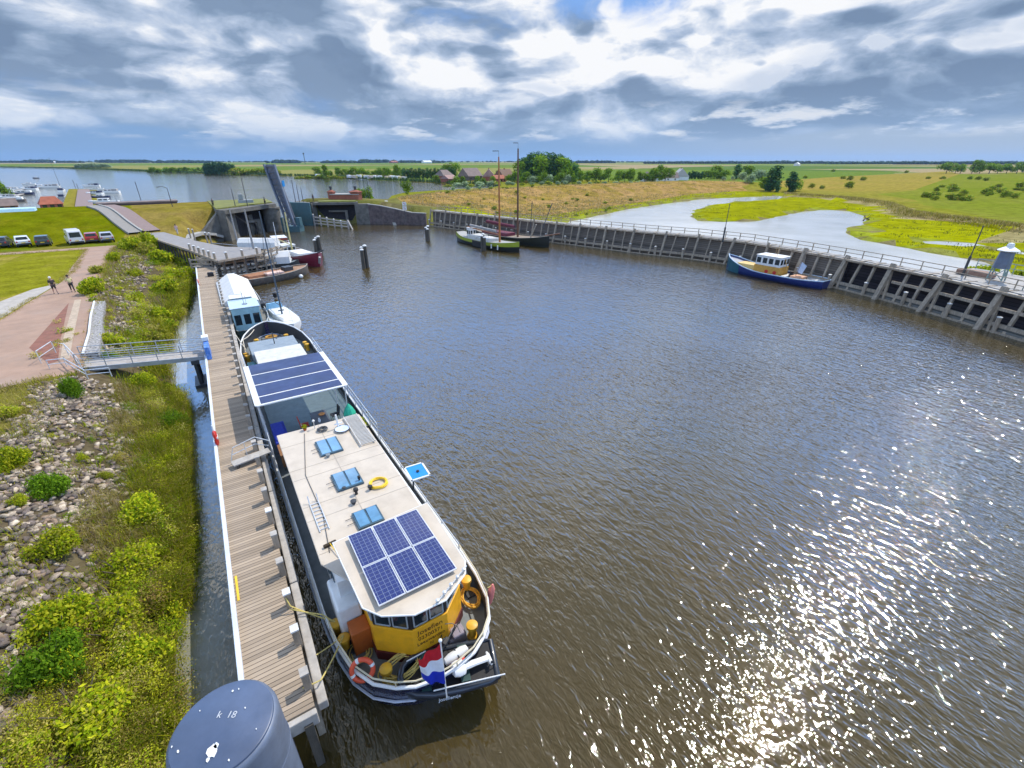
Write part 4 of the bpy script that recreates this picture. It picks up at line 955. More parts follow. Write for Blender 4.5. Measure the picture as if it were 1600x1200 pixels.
# wheelhouse
WZ = 3.92
whp = [(-1.5, 3.3), (-1.5, .95), (-.55, .12), (.65, .12), (1.5, .85), (1.5, 3.3)]
whb = [(-1.5, 3.3), (-1.5, .95), (-.55, .10), (.65, .10), (1.5, .85), (1.5, 3.3)]
q = MB(); q.prism(whb, 1.30, 2.45); q.build('wheelhouse_wall', YEL, barge, bevel=.015)
q = MB(); q.prism([(p[0]*1.02, p[1]-.03 if p[1] < 1 else p[1]) for p in whb], .92, 1.30); q.build('wheelhouse_plinth', mat('dark_red_plinth', (.10, .012, .01), .6), barge)
q = MB(); q.prism([(x*.97, y+.03 if y < 1 else y-.03) for x, y in whp], 2.45, 3.55); q.build('window_band', BLACK, barge)
q = MB(); q.prism([(x*.99, y+.01) for x, y in whp], 3.5, WZ-.08); q.build('wheelhouse_header', WHITE, barge)
def pane_on(p, r_, z0, z1, n, marg=.10, off=.02):
    p = Vector((*p, 0)); r_ = Vector((*r_, 0)); d = r_-p; L = d.length; d.normalize(); nn = Vector((d.y, -d.x, 0))
    wdt = (L-marg*(n+1))/n
    for k in range(n):
        a = p+d*(marg+k*(wdt+marg))+nn*off; b = a+d*wdt
        q = MB()
        for (s0, s1) in ((a, b),):
            q.beam((s0+s1)/2-d*wdt/2+Vector((0, 0, z0)), (s0+s1)/2+d*wdt/2+Vector((0, 0, z0)), .04, .05); q.beam(s0+Vector((0, 0, z1)), s1+Vector((0, 0, z1)), .04, .05)
            q.beam(s0+Vector((0, 0, z0)), s0+Vector((0, 0, z1)), .04, .04); q.beam(s1+Vector((0, 0, z0)), s1+Vector((0, 0, z1)), .04, .04)
        f = q.build('window', mat('pale_window_frame', (.35, .38, .38), .5), barge)
        q = MB(); q.add([a+nn*.004+Vector((0, 0, z0)), b+nn*.004+Vector((0, 0, z0)), b+nn*.004+Vector((0, 0, z1)), a+nn*.004+Vector((0, 0, z1))], [(0, 1, 2, 3)]); q.build('pane', GLASS, f)
for (a, b, n) in ((whp[1], whp[2], 2), (whp[2], whp[3], 2), (whp[3], whp[4], 2), (whp[4], whp[5], 3), (whp[0], whp[1], 3)):
    sx = lambda v: (v[0]*.97, v[1]+.03 if v[1] < 1 else v[1]-.03)
    pane_on(sx(a), sx(b), 2.55, 3.42, n)
# wheelhouse roof (slightly cambered slab)
wr = [(-1.82, 3.55), (-1.72, .5), (-1.35, -.05), (-.55, -.52), (.40, -.55), (1.32, .0), (1.55, .45), (1.66, 3.7)]
q = MB(); q.prism(wr, WZ-.06, WZ); q.build('wheelhouse_roof', CREAM, barge, bevel=.025)
q = MB(); q.tube([(x*1.005, y-.01, WZ-.02) for x, y in wr], .03, 6, closed=True); q.build('roof_edging', WHITE, barge)
# lettering on the right front face of the wheelhouse
DKTXT = mat('dark_brown_lettering', (.12, .05, .01), .6)
f0 = Vector((-.55, .10)); f1 = Vector((.65, .10)); dd = (f1-f0).normalized(); ang_ = math.atan2(dd.y, dd.x)
fc_ = (f0+f1)/2
for s, size, z in (('Josefien', .27, 2.13), ('02300371', .21, 1.88), ('Leeuwarden', .19, 1.66), ('N', .16, 1.46)):
    M = Matrix.Translation((fc_.x, fc_.y-.012, z)) @ Matrix.Rotation(ang_, 4, 'Z') @ Matrix.Rotation(R(90), 4, 'X')
    text_mesh('lettering', s, size, DKTXT, barge, M, .002, spacing=1.02)
# six framed solar panels on a tilted rack
CELL = bpy.data.materials.new('solar_cells'); CELL.use_nodes = True; _n = NT(CELL.node_tree); _b = _n.n['Principled BSDF']
_t = _n.new('ShaderNodeTexCoord'); _s = _n.new('ShaderNodeSeparateXYZ'); _n.link(_t.outputs['Object'], _s.inputs[0])
def _grid(ax, pitch, wdt):
    f = _n.math('FRACT', _n.math('DIVIDE', ax, pitch)); e = _n.math('MINIMUM', f, _n.math('SUBTRACT', 1, f)); return _n.map(e, wdt*.5, wdt)
g_ = _n.math('MULTIPLY', _grid(_s.outputs[0], .155, .055), _grid(_s.outputs[1], .155, .05)); g2 = _grid(_s.outputs[0], .0517, .05)
wn_ = _n.new('ShaderNodeTexVoronoi'); wn_.inputs['Scale'].default_value = 30; _n.link(_t.outputs['Object'], wn_.inputs['Vector'])
cc_ = _n.mix(_n.map(wn_.outputs[1], 0, 1), (.010, .018, .10), (.022, .040, .19)); cc_ = _n.mix(g2, (.06, .08, .20), cc_); cc_ = _n.mix(g_, (.17, .21, .33), cc_)
_n.link(cc_, _b.inputs['Base Color']); _b.inputs['Roughness'].default_value = .25; _b.inputs['Coat Weight'].default_value = .5; _b.inputs['Coat Roughness'].default_value = .05
px0, px1, py0, py1 = -1.36, 1.15, .15, 3.42
for i in range(3):
    for j in range(2):
        wp, hp = (px1-px0)/3, (py1-py0)/2
        cx_, cy_ = px0+wp*(i+.5), py0+hp*(j+.5)
        q = MB(); q.box((0, 0, 0), (wp-.02, hp-.02, .04)); pnl = q.build('solar_panel', mat('aluminium_frame', (.70, .72, .75), .35, metal=.4), barge, (cx_, cy_, WZ+.14), bevel=.006)
        q = MB(); q.add([(-wp/2+.04, -hp/2+.04, .022), (wp/2-.04, -hp/2+.04, .022), (wp/2-.04, hp/2-.04, .022), (-wp/2+.04, hp/2-.04, .022)], [(0, 1, 2, 3)]); q.build('cells', CELL, pnl)
q = MB()
for y in (.5, 1.6, 2.1, 3.1): q.bx(px0, px1, y-.03, y+.03, WZ, WZ+.12)
q.build('panel_rack', STEEL, barge)
# engine-room box beside the wheelhouse (white with rounded edge) and red-brown door
q = MB(); q.bx(-2.3, -1.55, 2.0, 3.5, .92, 2.5); q.build('side_locker', WHITE, barge, bevel=.08)
q = MB(); q.bx(-2.1, -1.5, 1.35, 1.95, .95, 1.95); q.build('locker_door', mat('orange_brown_hatch', (.42, .10, .015), .5), barge, bevel=.03)
# canopy over the open deck
CZ = 3.95; c0, c1, cy0, cy1 = -2.85, 1.98, 15.55, 21.65
q = MB(); q.prism([(c0+.12, cy0), (c1-.12, cy0), (c1, cy0+.12), (c1, cy1), (c0, cy1), (c0, cy0+.12)], CZ-.09, CZ); q.build('canopy', WHITE, barge, bevel=.03)
STRIP = mat('dark_blue_solar_film', (.020, .028, .095), .38, var=.3, nscale=.7)
yy = [cy0+.12, cy0+1.05, cy0+2.75, cy0+4.35, cy1-.05]
for k in range(4):
    q = MB(); q.bx(c0+.32, c1-.3, yy[k]+.07*(k > 0), yy[k+1]-.07*(k < 3), CZ+.004, CZ+.016); q.build('solar_film', STRIP, barge)
for x in (c0+.15, c1-.15):
    for y in (cy0+.3, (cy0+cy1)/2, cy1-.3):
        q = MB(); q.tube([(x*.93, y, 1.3), (x, y, CZ-.08)], .035, 6); q.build('canopy_leg', SILV, barge)
# rails round the open deck
def brail(x, ys_, z0, h, name='guard_rail', mids=(.5,)):
    q = MB(); rail_run(q, [(x, y, z0) for y in ys_], h, .025, mids=mids); q.build(name, SILV, barge)
brail(-2.62, [13.4+i*1.5 for i in range(11)], 1.4, 1.0, mids=(.33, .66)); brail(2.6, [13+i*1.5 for i in range(12)], 1.4, 1.0, mids=(.33, .66))
brail(2.62, [3.2+i*1.6 for i in range(7)], 1.4, .35, mids=()); brail(-2.62, [2.2+i*1.6 for i in range(8)], 1.4, .35, mids=())
# raised seating deck
q = MB(); q.bx(-2.3, 2.3, 13.4, 25.8, .95, 1.25); q.build('seating_deck', mat('green_grey_deck', (.10, .14, .145), .6, var=.12, dirt=(.06, .08, .08)), barge)
# roof lattice rack (white slatted stretcher at the right edge of the roof)
q = MB()
a0, a1 = BL(545, 650, ROOF_Z+.1), BL(575, 696, ROOF_Z+.1)
for x in (.95, 1.62): q.beam((x, 9.9, ROOF_Z+.1), (x, 13.05, ROOF_Z+.1), .05, .06)
for k in range(26): q.beam((.97, 9.95+k*.122, ROOF_Z+.1), (1.6, 9.95+k*.122, ROOF_Z+.1), .055, .02)
q2 = q.build('slatted_rack', mat('pale_slats', (.52, .50, .46), .7), None, W(0, 0, 0)); q2.rotation_euler = (0, 0, R(.4)); tag(q2, 'long pale slatted stretcher lying along the right edge of the cream roof', 'rack')
# satellite dish with folded white hoop, dark pile of hose
dx, dy = BL(535, 672, ROOF_Z)
t = empty('satellite_dish', W(dx, dy, ROOF_Z), label='white dish antenna lying flat on the roof beside its short white mast', cat='dish')
q = MB(); q.lathe([(.001, .02), (.2, .04), (.34, .09), (.36, .1), (.2, .055), (.001, .035)], 24); q.build('dish', mat('pale_blue_dish', (.6, .68, .85), .35), t)
q = MB(); q.tube([(.36*math.cos(a/3), .36*math.sin(a/3), .1) for a in range(19)], .014, 5, closed=True); q.build('rim', DKGREY, t)
q = MB(); q.tube([(-.1, .32, 0), (-.13, .36, .75)], .045, 8); q.tube([(-.28, .3, .25), (.12, .36, .25)], .03, 6); q.build('mast', WHITE, t)
hx, hy = BL(504, 672, ROOF_Z); coil('coiled_cable', W(hx, hy, ROOF_Z), .2, 3, .035, DKGREY, None, .07, .2, label='dark grey cable and bag piled at the back edge of the roof', cat='cable', seed=4)
t = empty('roof_lamp', W(-.55, 12.85, ROOF_Z), label='small white lamp post at the back edge of the cabin roof', cat='lamp')
q = MB(); q.tube([(0, 0, 0), (0, 0, .4)], .022, 6); q.build('post', SILV, t); q = MB(); q.sphere((0, 0, .45), .07); q.build('lamp_head', WHITE, t)
t = empty('potted_plant', W(-1.0, 12.95, ROOF_Z), label='tiny potted plant on the back edge of the cabin roof', cat='plant')
q = MB(); q.lathe([(.07, 0), (.1, .14)], 10); q.build('pot', RUST, t); V_, F_, c_ = leaves([(0, 0, .22)], [(.13, .13, .1)], 90, .04, GRN, 3); link_mesh(np_mesh('foliage', V_, F_, LEAF, cols=c_), 'foliage', t)
# blue passing board on its arm, right side
t = empty('blue_board', W(2.35, 6.4, 3.3), R(-3), label='square bright blue board with white border and small lamp, sticking out over the right rail', cat='sign board')
q = MB(); q.box((.0, .05, .05), (.78, .98, .03)); q.build('board', BLUE, t)
q = MB()
for s_ in (-1, 1): q.box((s_*.40, .05, .055), (.07, 1.08, .05)); q.box((0, .05+s_*.51, .055), (.87, .07, .05))
q.build('border', WHITE, t)
q = MB(); q.lathe([(.07, 0), (.07, .05), (.03, .09)], 10, (.02, .02, .065)); q.build('lamp', DKGREY, t)
q = MB(); q.tube([(-.2, 0, -.02), (-.35, 0, -1.9)], .04, 8); q.tube([(-.2, -.05, .02), (.1, -.3, -.2)], .03, 6); q.build('arm', DKGREY, t)
# bow hatches
q = MB(); q.bx(-1.95, 1.55, 29.0, 32.4, .92, 1.95); q.build('grey_hatch', mat('grey_hatch_paint', (.25, .30, .34), .6), barge, bevel=.03)
q = MB(); q.bx(-1.8, 1.6, 26.3, 29.3, .92, 2.15); q.build('white_hatch', mat('hatch_cream', (.62, .60, .54), .5, dirt=(.45, .43, .4)), barge, bevel=.03)
q = MB(); q.bx(-2.4, -1.82, 26.6, 29.4, .93, 1.35); q.build('teal_coaming', TEAL, barge)
q = MB(); q.tube([(-.1, 31.0, 1.95), (-.1, 31.0, 2.9)], .04, 6); q.tube([(-.1, 31, 2.5), (.15, 30.8, 2.4)], .03, 6); q.build('jack_staff', DKGREY, barge)
# bollards
def bollard(x, y, h=.55, r=.14, base=.92):
    q = MB(); q.lathe([(r*1.25, 0), (r*1.2, .06), (r*.9, .1), (r*.9, h-.14), (r*1.3, h-.12), (r*1.3, h), (r*.6, h+.04), (.001, h+.045)], 14, (x, y, base)); q.build('bollard', YEL2, barge)
for px, py in ((728, 897), (737, 968), (522, 965), (535, 988), (601, 1036)):
    x, y = BL(px, py, 1.75); bollard(x, y, .58, .15)
for x, y in ((-2.3, 31.2), (-2.25, 30.6), (2.25, 31.4), (2.3, 30.8), (-1.2, 34.3), (1.2, 34.3)): bollard(x, y, .58, .15)
MB().bx(2.0, 2.55, 1.3, 2.0, .93, 1.02).build('bollard_base', DKGREY, barge); MB().bx(-2.5, -2.1, 1.5, 2.7, .93, 1.02).build('bollard_base', DKGREY, barge)
# anchor windlass at the bow
q = MB(); q.bx(-.6, .6, 33.2, 33.9, .93, 1.2); q.tube([(-.75, 33.5, 1.45), (.75, 33.5, 1.45)], .2, 10); q.tube([(-.85, 33.5, 1.45), (-.75, 33.5, 1.45)], .34, 12); q.tube([(.75, 33.5, 1.45), (.85, 33.5, 1.45)], .34, 12); q.build('windlass', DKGREY, barge)
# ropes: everything lying on the deck is a thing of its own
coil('coiled_rope', W(*BL(735, 935, 1.0), .95), .42, 6, .03, mat('orange_yellow_rope', (.75, .42, .06), .9), None, .12, .15, label='thick orange-yellow rope coiled on the right side deck by the wheelhouse', cat='rope', seed=2, sq=.7)
coil('coiled_rope', W(*BL(628, 1040, 1.3), 1.2), .36, 6, .024, ROPEY, None, .1, .22, label='yellow rope flaked in loops along the stern rail right of the ring buoy', cat='rope', seed=6, sq=1.6)
coil('coiled_rope', W(*BL(560, 1018, 1.05), .95), .33, 4, .022, ROPEY, None, .06, .25, label='yellow-green rope in loose loops on the left stern deck', cat='rope', seed=7)
coil('coiled_rope', W(0, 34.9, 1.0), .4, 6, .04, mat('orange_rope', (.62, .33, .06), .9), None, .35, .3, label='heap of orange rope on the bow deck beside the windlass', cat='rope', seed=8)
def rope(name, pts, r, label, m=ROPEY, sag=.0, grp=None):
    P_ = [Vector(p) for p in pts]; o = []
    for a, b in zip(P_[:-1], P_[1:]):
        for k in range(10):
            t_ = k/10; v_ = a.lerp(b, t_); v_.z -= sag*4*t_*(1-t_)*(b-a).length; o.append(v_)
    o.append(P_[-1]); q = MB(); q.tube(o, r, 6); return tag(q.build(name, m), label, 'rope', grp)
pb = W(*BL(522, 968, 1.7), 1.6); pb2 = W(*BL(536, 990, 1.7), 1.6)
rope('mooring_rope', [(-.58, 12.8, 2.75), (-.5, 12.6, 2.45), pb], .022, 'yellow mooring rope from the second pier post to the stern bollard', sag=.03)
rope('mooring_rope', [(-.55, 12.6, 2.35), (.3, 12.0, 2.15), pb], .02, 'thin yellow rope crossing the gap just beside the upper mooring rope', sag=.02)
rope('mooring_rope', [(-.68, 9.75, 2.3), (-.2, 9.7, 2.3), pb2], .022, 'yellow mooring rope from the last pier post to the stern bollard', sag=.03)
rope('mooring_rope', [(-.15, 10.7, 2.1), pb2], .018, 'thin rope slanting from the fender beam to the stern bollard', sag=.02)
rope('mooring_rope', [W(-2.3, 31.2, 1.6), W(-2.2, 33.6, 1.9), W(-1.1, 35.6, 2.0)], .035, 'pale rope led around the left bow bollards', mat('pale_rope', (.62, .56, .45), .9), .05)
rope('mooring_rope', [W(-2.2, 31.5, 1.7), (0.1, 43.5, 2.6)], .03, 'pale mooring rope from the barge bow to a pier post', mat('pale_rope', (.6, .5, .4), .9), .02)
# ring buoy, fender, bucket, flag
rp = W(*BL(566, 1046, 1.75), 1.72); lifebuoy(rp, (R(62), 0, R(-22)), 'orange red ring buoy hanging on the outside of the stern rail', .31)
rp = W(2.62, .75, 1.25)
t = empty('fender', rp, label='salmon pink long fender hanging over the right stern rail', cat='fender'); q = MB(); q.lathe([(.03, .55), (.06, .5), (.12, .35), (.13, -.05), (.1, -.3), (.03, -.36)], 12, M=Matrix.Rotation(R(12), 4, 'Y')); q.build('body', PINK, t)
q = MB(); q.tube([(.1, 0, .5), (-.1, 0, .5)], .015, 5); q.build('lanyard', ROPEY, t)
bp = W(*BL(568, 997, 1.0), .93); t = empty('bucket', bp, label='blue-grey drum standing on the left stern deck', cat='bucket'); q = MB(); q.lathe([(.16, 0), (.19, .32), (.17, .32), (.15, .05)], 16); q.build('tub', BLUEF, t); q = MB(); q.lathe([(.185, .33), (.185, .36), (.001, .365)], 16); q.build('lid', PBLUE, t)
# stern pulpit tube
q = MB(); sr = [p for p in outline(bst, .05) if p[1] < 3.4]; L_ = [p for p in sr if p[0] < 0]; R_ = [p for p in sr if p[0] > 0]
ring_ = L_[::-1]+R_[::-1] if False else list(reversed(L_))+[(0, -1.27, 1.75)]+list(reversed(R_))
q.tube([(p[0], p[1], p[2]+.28) for p in ring_], .028, 6)
for p in ring_[::2]: q.tube([p, (p[0], p[1], p[2]+.28)], .02, 5)
q.build('stern_rail', mat('cream_rail', (.62, .55, .38), .5), barge)
# flag on a leaning staff
fB = G3(697, 1078, 1.95); fT = G3(688, 1001, 3.85)
t = empty('flag', tuple(fB), label='red, white and blue flag hanging from a short white staff at the stern', cat='flag')
q = MB(); q.tube([(0, 0, -.35), tuple(fT-fB)], .022, 8); q.sphere(tuple(fT-fB), .055); q.build('staff', WHITE, t)
flagM = [mat('flag_red', (.55, .008, .02), .75), mat('flag_white', (.80, .81, .85), .75), mat('flag_blue', (.008, .03, .45), .75)]
h0 = fT.lerp(fB, .04)-fB; h1 = fT.lerp(fB, .86)-fB; e0 = G3(652, 1028, 3.25)-fB; e1 = G3(662, 1064, 2.3)-fB
q = MB(); nx, ny = 16, 18
for j in range(ny+1):
    for i in range(nx+1):
        u_, v_ = i/nx, j/ny; p = h0.lerp(h1, v_).lerp(e0.lerp(e1, v_), u_)
        p += Vector((0, -.09*math.sin(u_*9+v_*1.5)*(.15+u_), -.08*math.sin(u_*3.14)*(1-v_*.5))); q.v.append(tuple(p))
for j in range(ny):
    for i in range(nx):
        a = j*(nx+1)+i; q.f.append((a, a+1, a+nx+2, a+nx+1)); q.m.append(j//6); q.sm.append(True)
q.build('cloth', flagM, t)
# bicycles / clutter on the right stern deck
def bicycle(loc, rz, label, m, lean=12):
    t = empty('bicycle', loc, rz, label=label, cat='bicycle', group='bicycles parked on the stern deck'); t.rotation_euler = (R(lean), 0, rz)
    for x in (-.52, .52):
        q = MB(); q.tube([(x+.33*math.cos(a), 0, .34+.33*math.sin(a)) for a in [k*math.pi/10 for k in range(20)]], .018, 6, closed=True)
        for k in range(8): a = k*math.pi/4; q.tube([(x, 0, .34), (x+.32*math.cos(a), 0, .34+.32*math.sin(a))], .004, 3)
        q.build('wheel', BLACK, t)
    q = MB(); A, B_, C_, Dd = (-.52, 0, .34), (-.12, 0, .32), (-.2, 0, .82), (.36, 0, .85)
    for a, b in ((A, B_), (A, C_), (B_, C_), (B_, Dd), (C_, Dd), (Dd, (.52, 0, .34)), (Dd, (.33, 0, 1.02)), (C_, (-.23, 0, .95))): q.tube([a, b], .018, 6)
    q.build('frame', m, t)
    q = MB(); q.box((-.24, 0, .97), (.26, .14, .06)); q.build('saddle', BLACK, t, bevel=.02)
    q = MB(); q.tube([(.18, -.28, 1.05), (.33, -.1, 1.03), (.33, .1, 1.03), (.18, .28, 1.05)], .014, 6); q.build('handlebar', DKGREY, t)
x, y = BL(700, 1012, 1.2)
bicycle(W(x-.05, y+.1, .93), R(35), 'black bicycle leaning against the wheelhouse on the right stern deck', DKGREY)
bicycle(W(x+.35, y+.55, .93), R(48), 'grey bicycle standing outermost beside the right stern rail', STEEL, -10)
x, y = BL(712, 990, 1.2); q = MB(); q.bx(-.3, .3, -.25, .25, 0, .4); q.bx(-.2, .2, -.3, .1, .4, .55); o = q.build('tool_box', mat('mauve_grey_cover', (.28, .24, .27), .8), None, W(x, y, .93), bevel=.05); tag(o, 'mauve grey covered box among the bicycles at the stern', 'box')
# light bar on the roof front
q = MB(); q.tube([(.0, -.62, WZ+.06), (1.45, .12, WZ+.12)], .02, 6)
for k in range(5): t_ = (k+.5)/5; q.lathe([(.05, 0), (.06, .08), (.03, .1)], 10, (0+1.45*t_, -.62+.74*t_, WZ+.06))
q.build('light_bar', SILV, barge)
# tender hanging at the stern
ta = G3(630, 1080, .85); tb = G3(776, 1046, .85); tdv = tb-ta; TL = tdv.length; tan_ = math.atan2(tdv.y, tdv.x); tp = tuple((ta+tb)/2+Vector((.05, .12, -.12)))
td = empty('tender_boat', tp, tan_, label='black rubber-edged tender boat carried across the stern', cat='dinghy')
TB = mat('black_blue_tender', (.022, .03, .045), .35, var=.2, coat=.3)
k_ = TL/3.35
tst2 = [(y*k_, b, z) for y, b, z in [(-1.72, .06, .66), (-1.66, .28, .64), (-1.5, .46, .6), (-1.2, .58, .56), (-.6, .68, .50), (.4, .70, .48), (1.3, .66, .48), (1.6, .62, .48)]]
def along_x(secs): return [[(y, -x, z) for x, y, z in s_] for s_ in secs]
q = MB(); q.loft(along_x(hull_mesh(tst2, -.12, .8)), cap1=True); q.build('hull', TB, td)
q = MB(); P = [(y, -x, z) for x, y, z in outline(tst2, 0)]; q.tube(P, .10, 10, closed=True); q.build('rubber_tube', TB, td)
q = MB(); q.prism([(-1.35*k_, -.3), (-.6*k_, -.58), (1.5*k_, -.56), (1.5*k_, .56), (-.6*k_, .58), (-1.35*k_, .3)], .50, .54); q.build('floor', BLACK, td)
for xx in (-.85, .5): MB().bx(xx*k_-.14, xx*k_+.14, -.6, .6, .56, .66).build('thwart', mat('dark_green_thwart', (.02, .06, .055), .6), td)
MB().tube([(-.55, -.66, .66), (1.85*k_, -.70, .72)], .022, 8).build('grab_rail', WHITE, td); MB().tube([(-1.3, .40, .7), (-.7, .62, .68)], .02, 6).build('grab_rail', WHITE, td)
MB().tube([(-1.2, -.2, .56), (-.3, -.1, .58)], .025, 6).build('oar', mat('pale_oar', (.5, .42, .25), .6), td)
M = Matrix.Translation((-.1, -.80, .30)) @ Matrix.Rotation(R(76), 4, 'X'); text_mesh('tender_lettering', 'Josefientje', .16, mat('pale_lettering', (.7, .72, .75), .5), td, M, .003)
lj = empty('life_jacket', (tp[0]+.25, tp[1]-.15, tp[2]+.66), label='red life jackets lying in the black tender', cat='life jacket')
LJ = mat('red_orange_cloth', (.75, .06, .04), .8)
MB().box((0, 0, 0), (.46, .3, .12), rz=.3).build('vest', LJ, lj, bevel=.04); MB().box((.12, .16, .08), (.28, .3, .12), rz=-.4).build('vest', LJ, lj, bevel=.04)
def outboard(loc, rot, label, m, k=1.0, grp=None):
    t = empty('outboard_motor', loc, label=label, cat='outboard motor', group=grp); t.rotation_euler = rot
    q = MB(); q.loft([[(x*.16*k*s_, y*.24*k*s_, z*k) for x, y in [(math.cos(a), math.sin(a)) for a in [i*math.pi/6 for i in range(12)]]] for z, s_ in ((.55, .7), (.6, 1), (.78, 1.08), (.92, .9), (.97, .5))], closed=True); q.build('cowling', m, t)
    q = MB(); q.loft([[(x*.09*k*s_, y*.13*k*s_, z*k) for x, y in [(math.cos(a), math.sin(a)) for a in [i*math.pi/4 for i in range(8)]]] for z, s_ in ((.56, 1), (.2, .8), (-.25, .8))], closed=True); q.lathe([(.03, -.2), (.07, -.1), (.07, .15), (.02, .25)], 8, (0, 0, -.25*k), M=Matrix.Rotation(R(90), 4, 'X')); q.build('leg', m, t)
    q = MB()
    for j in range(3): a = j*2.09; q.box((.09*math.cos(a), -.22*k, -.25*k+.09*math.sin(a)), (.11, .02, .06), ry=-a)
    q.build('propeller', DKGREY, t)
    q = MB(); q.tube([(0, .2*k, .6*k), (.05, .62*k, .68*k)], .025, 6); q.build('tiller', DKGREY, t)
outboard((*G(752, 1030, 1.55), 1.5), (R(5), R(-82), R(-12)), 'white outboard motor tilted up above the tender', WHITE, 1.0)
q = MB(); q.lathe([(.001, -.42), (.12, -.38), (.17, -.2), (.17, .2), (.12, .38), (.001, .42)], 14, M=Matrix.Rotation(R(84), 4, 'Y')); o = q.build('white_fender', WHITE, None, (*G(713, 1024, 1.5), 1.5)); tag(o, 'fat white fender lying between tender and stern rail', 'fender')
# furniture on the open deck
DZ = 1.25
t = empty('deck_table', W(.25, 16.0, DZ), label='dark rectangular table under the front edge of the solar canopy', cat='table')
q = MB(); q.bx(-.45, .45, -1.1, 1.1, .7, .75); q.build('table_top', mat('dark_slate_top', (.09, .10, .12), .4), t, bevel=.01)
for sx in (-.38, .38):
    for sy in (-1, 1): q = MB(); q.tube([(sx, sy, 0), (sx, sy, .7)], .03, 6); q.build('leg', DKGREY, t)
def chair(x, y, rz, m, label):
    t = empty('deck_chair', W(x, y, DZ), rz, label=label, cat='chair', group='chairs round the deck table')
    q = MB(); q.bx(-.24, .24, -.24, .24, .42, .47); q.build('seat', m, t, bevel=.02); q = MB(); q.box((0, .25, .75), (.46, .05, .5), rx=R(-10)); q.build('backrest', m, t, bevel=.02)
    for sx in (-.21, .21):
        for sy in (-.21, .21): q = MB(); q.tube([(sx, sy, 0), (sx, sy, .43)], .017, 5); q.build('leg', DKGREY, t)
chair(-.6, 15.4, R(90), mat('beige_seat', (.42, .36, .26), .8), 'beige cushioned chair left of the deck table, nearest the roof edge')
chair(-.65, 16.4, R(88), mat('red_seat', (.45, .06, .04), .8), 'red cushioned chair left of the deck table, under the canopy edge')
chair(1.15, 16.7, R(-85), BLACK, 'black chair right of the deck table, far side')
chair(1.2, 15.3, R(-95), mat('teal_seat', (.03, .16, .2), .8), 'dark teal rounded chair right of the deck table')
chair(.2, 14.5, R(185), BLACK, 'black chair at the near end of the deck table')
q = MB(); q.lathe([(.12, 0), (.19, .05), (.16, .08), (.001, .08)], 14); o = q.build('fruit_bowl', mat('orange_bowl', (.65, .25, .06), .5), None, W(.4, 16.5, DZ+.75)); tag(o, 'orange basket standing on the deck table', 'basket')
q = MB(); q.lathe([(.06, 0), (.08, .12), (.04, .2), (.05, .24)], 12); o = q.build('vase', WHITE, None, W(.1, 15.7, DZ+.75)); tag(o, 'small white vase on the deck table', 'vase')
t = empty('parasol', W(1.75, 15.4, DZ), label='closed bright green parasol standing at the right rail of the open deck', cat='parasol')
q = MB(); q.lathe([(.36, .75), (.34, 1.0), (.22, 1.3), (.05, 1.55), (.001, 1.6)], 9, sm=False); q.build('cloth', mat('mint_green_cloth', (.03, .45, .27), .7, var=.2), t); q = MB(); q.tube([(0, 0, 0), (0, 0, 1.55)], .025, 6); q.lathe([(.25, 0), (.25, .06), (.04, .1)], 12); q.build('pole', DKGREY, t)
t = empty('planter', W(2.05, 14.35, DZ), label='wicker planter with green plants by the right rail of the open deck', cat='planter')
q = MB(); q.bx(-.25, .25, -.6, .6, 0, .4); q.build('tub', mat('wicker', (.22, .15, .07), .9, var=.4, nscale=20), t, bevel=.02); V_, F_, c_ = leaves([(0, -.3, .6), (0, .3, .65), (.05, 0, .55)], [(.3, .35, .3)]*3, 900, .05, GRN, 5); link_mesh(np_mesh('foliage', V_, F_, LEAF, cols=c_), 'foliage', t)
q = MB(); q.bx(-.35, .35, -1.3, 1.1, 0, .75); q.bx(-.3, .25, -1.1, .9, .75, .83); o = q.build('covered_bench', RBLUE, None, W(-2.0, 15.9, DZ), bevel=.06); tag(o, 'bench under a royal blue cover at the left rail of the open deck', 'bench')
q = MB(); q.bx(-.33, .33, -.6, .55, 0, .7); q.bx(-.36, .36, -.63, .58, .7, .76); o = q.build('wooden_chest', WOODB, None, W(-2.0, 13.85, DZ), bevel=.03); tag(o, 'brown wooden chest at the left rail just behind the cabin roof', 'chest')
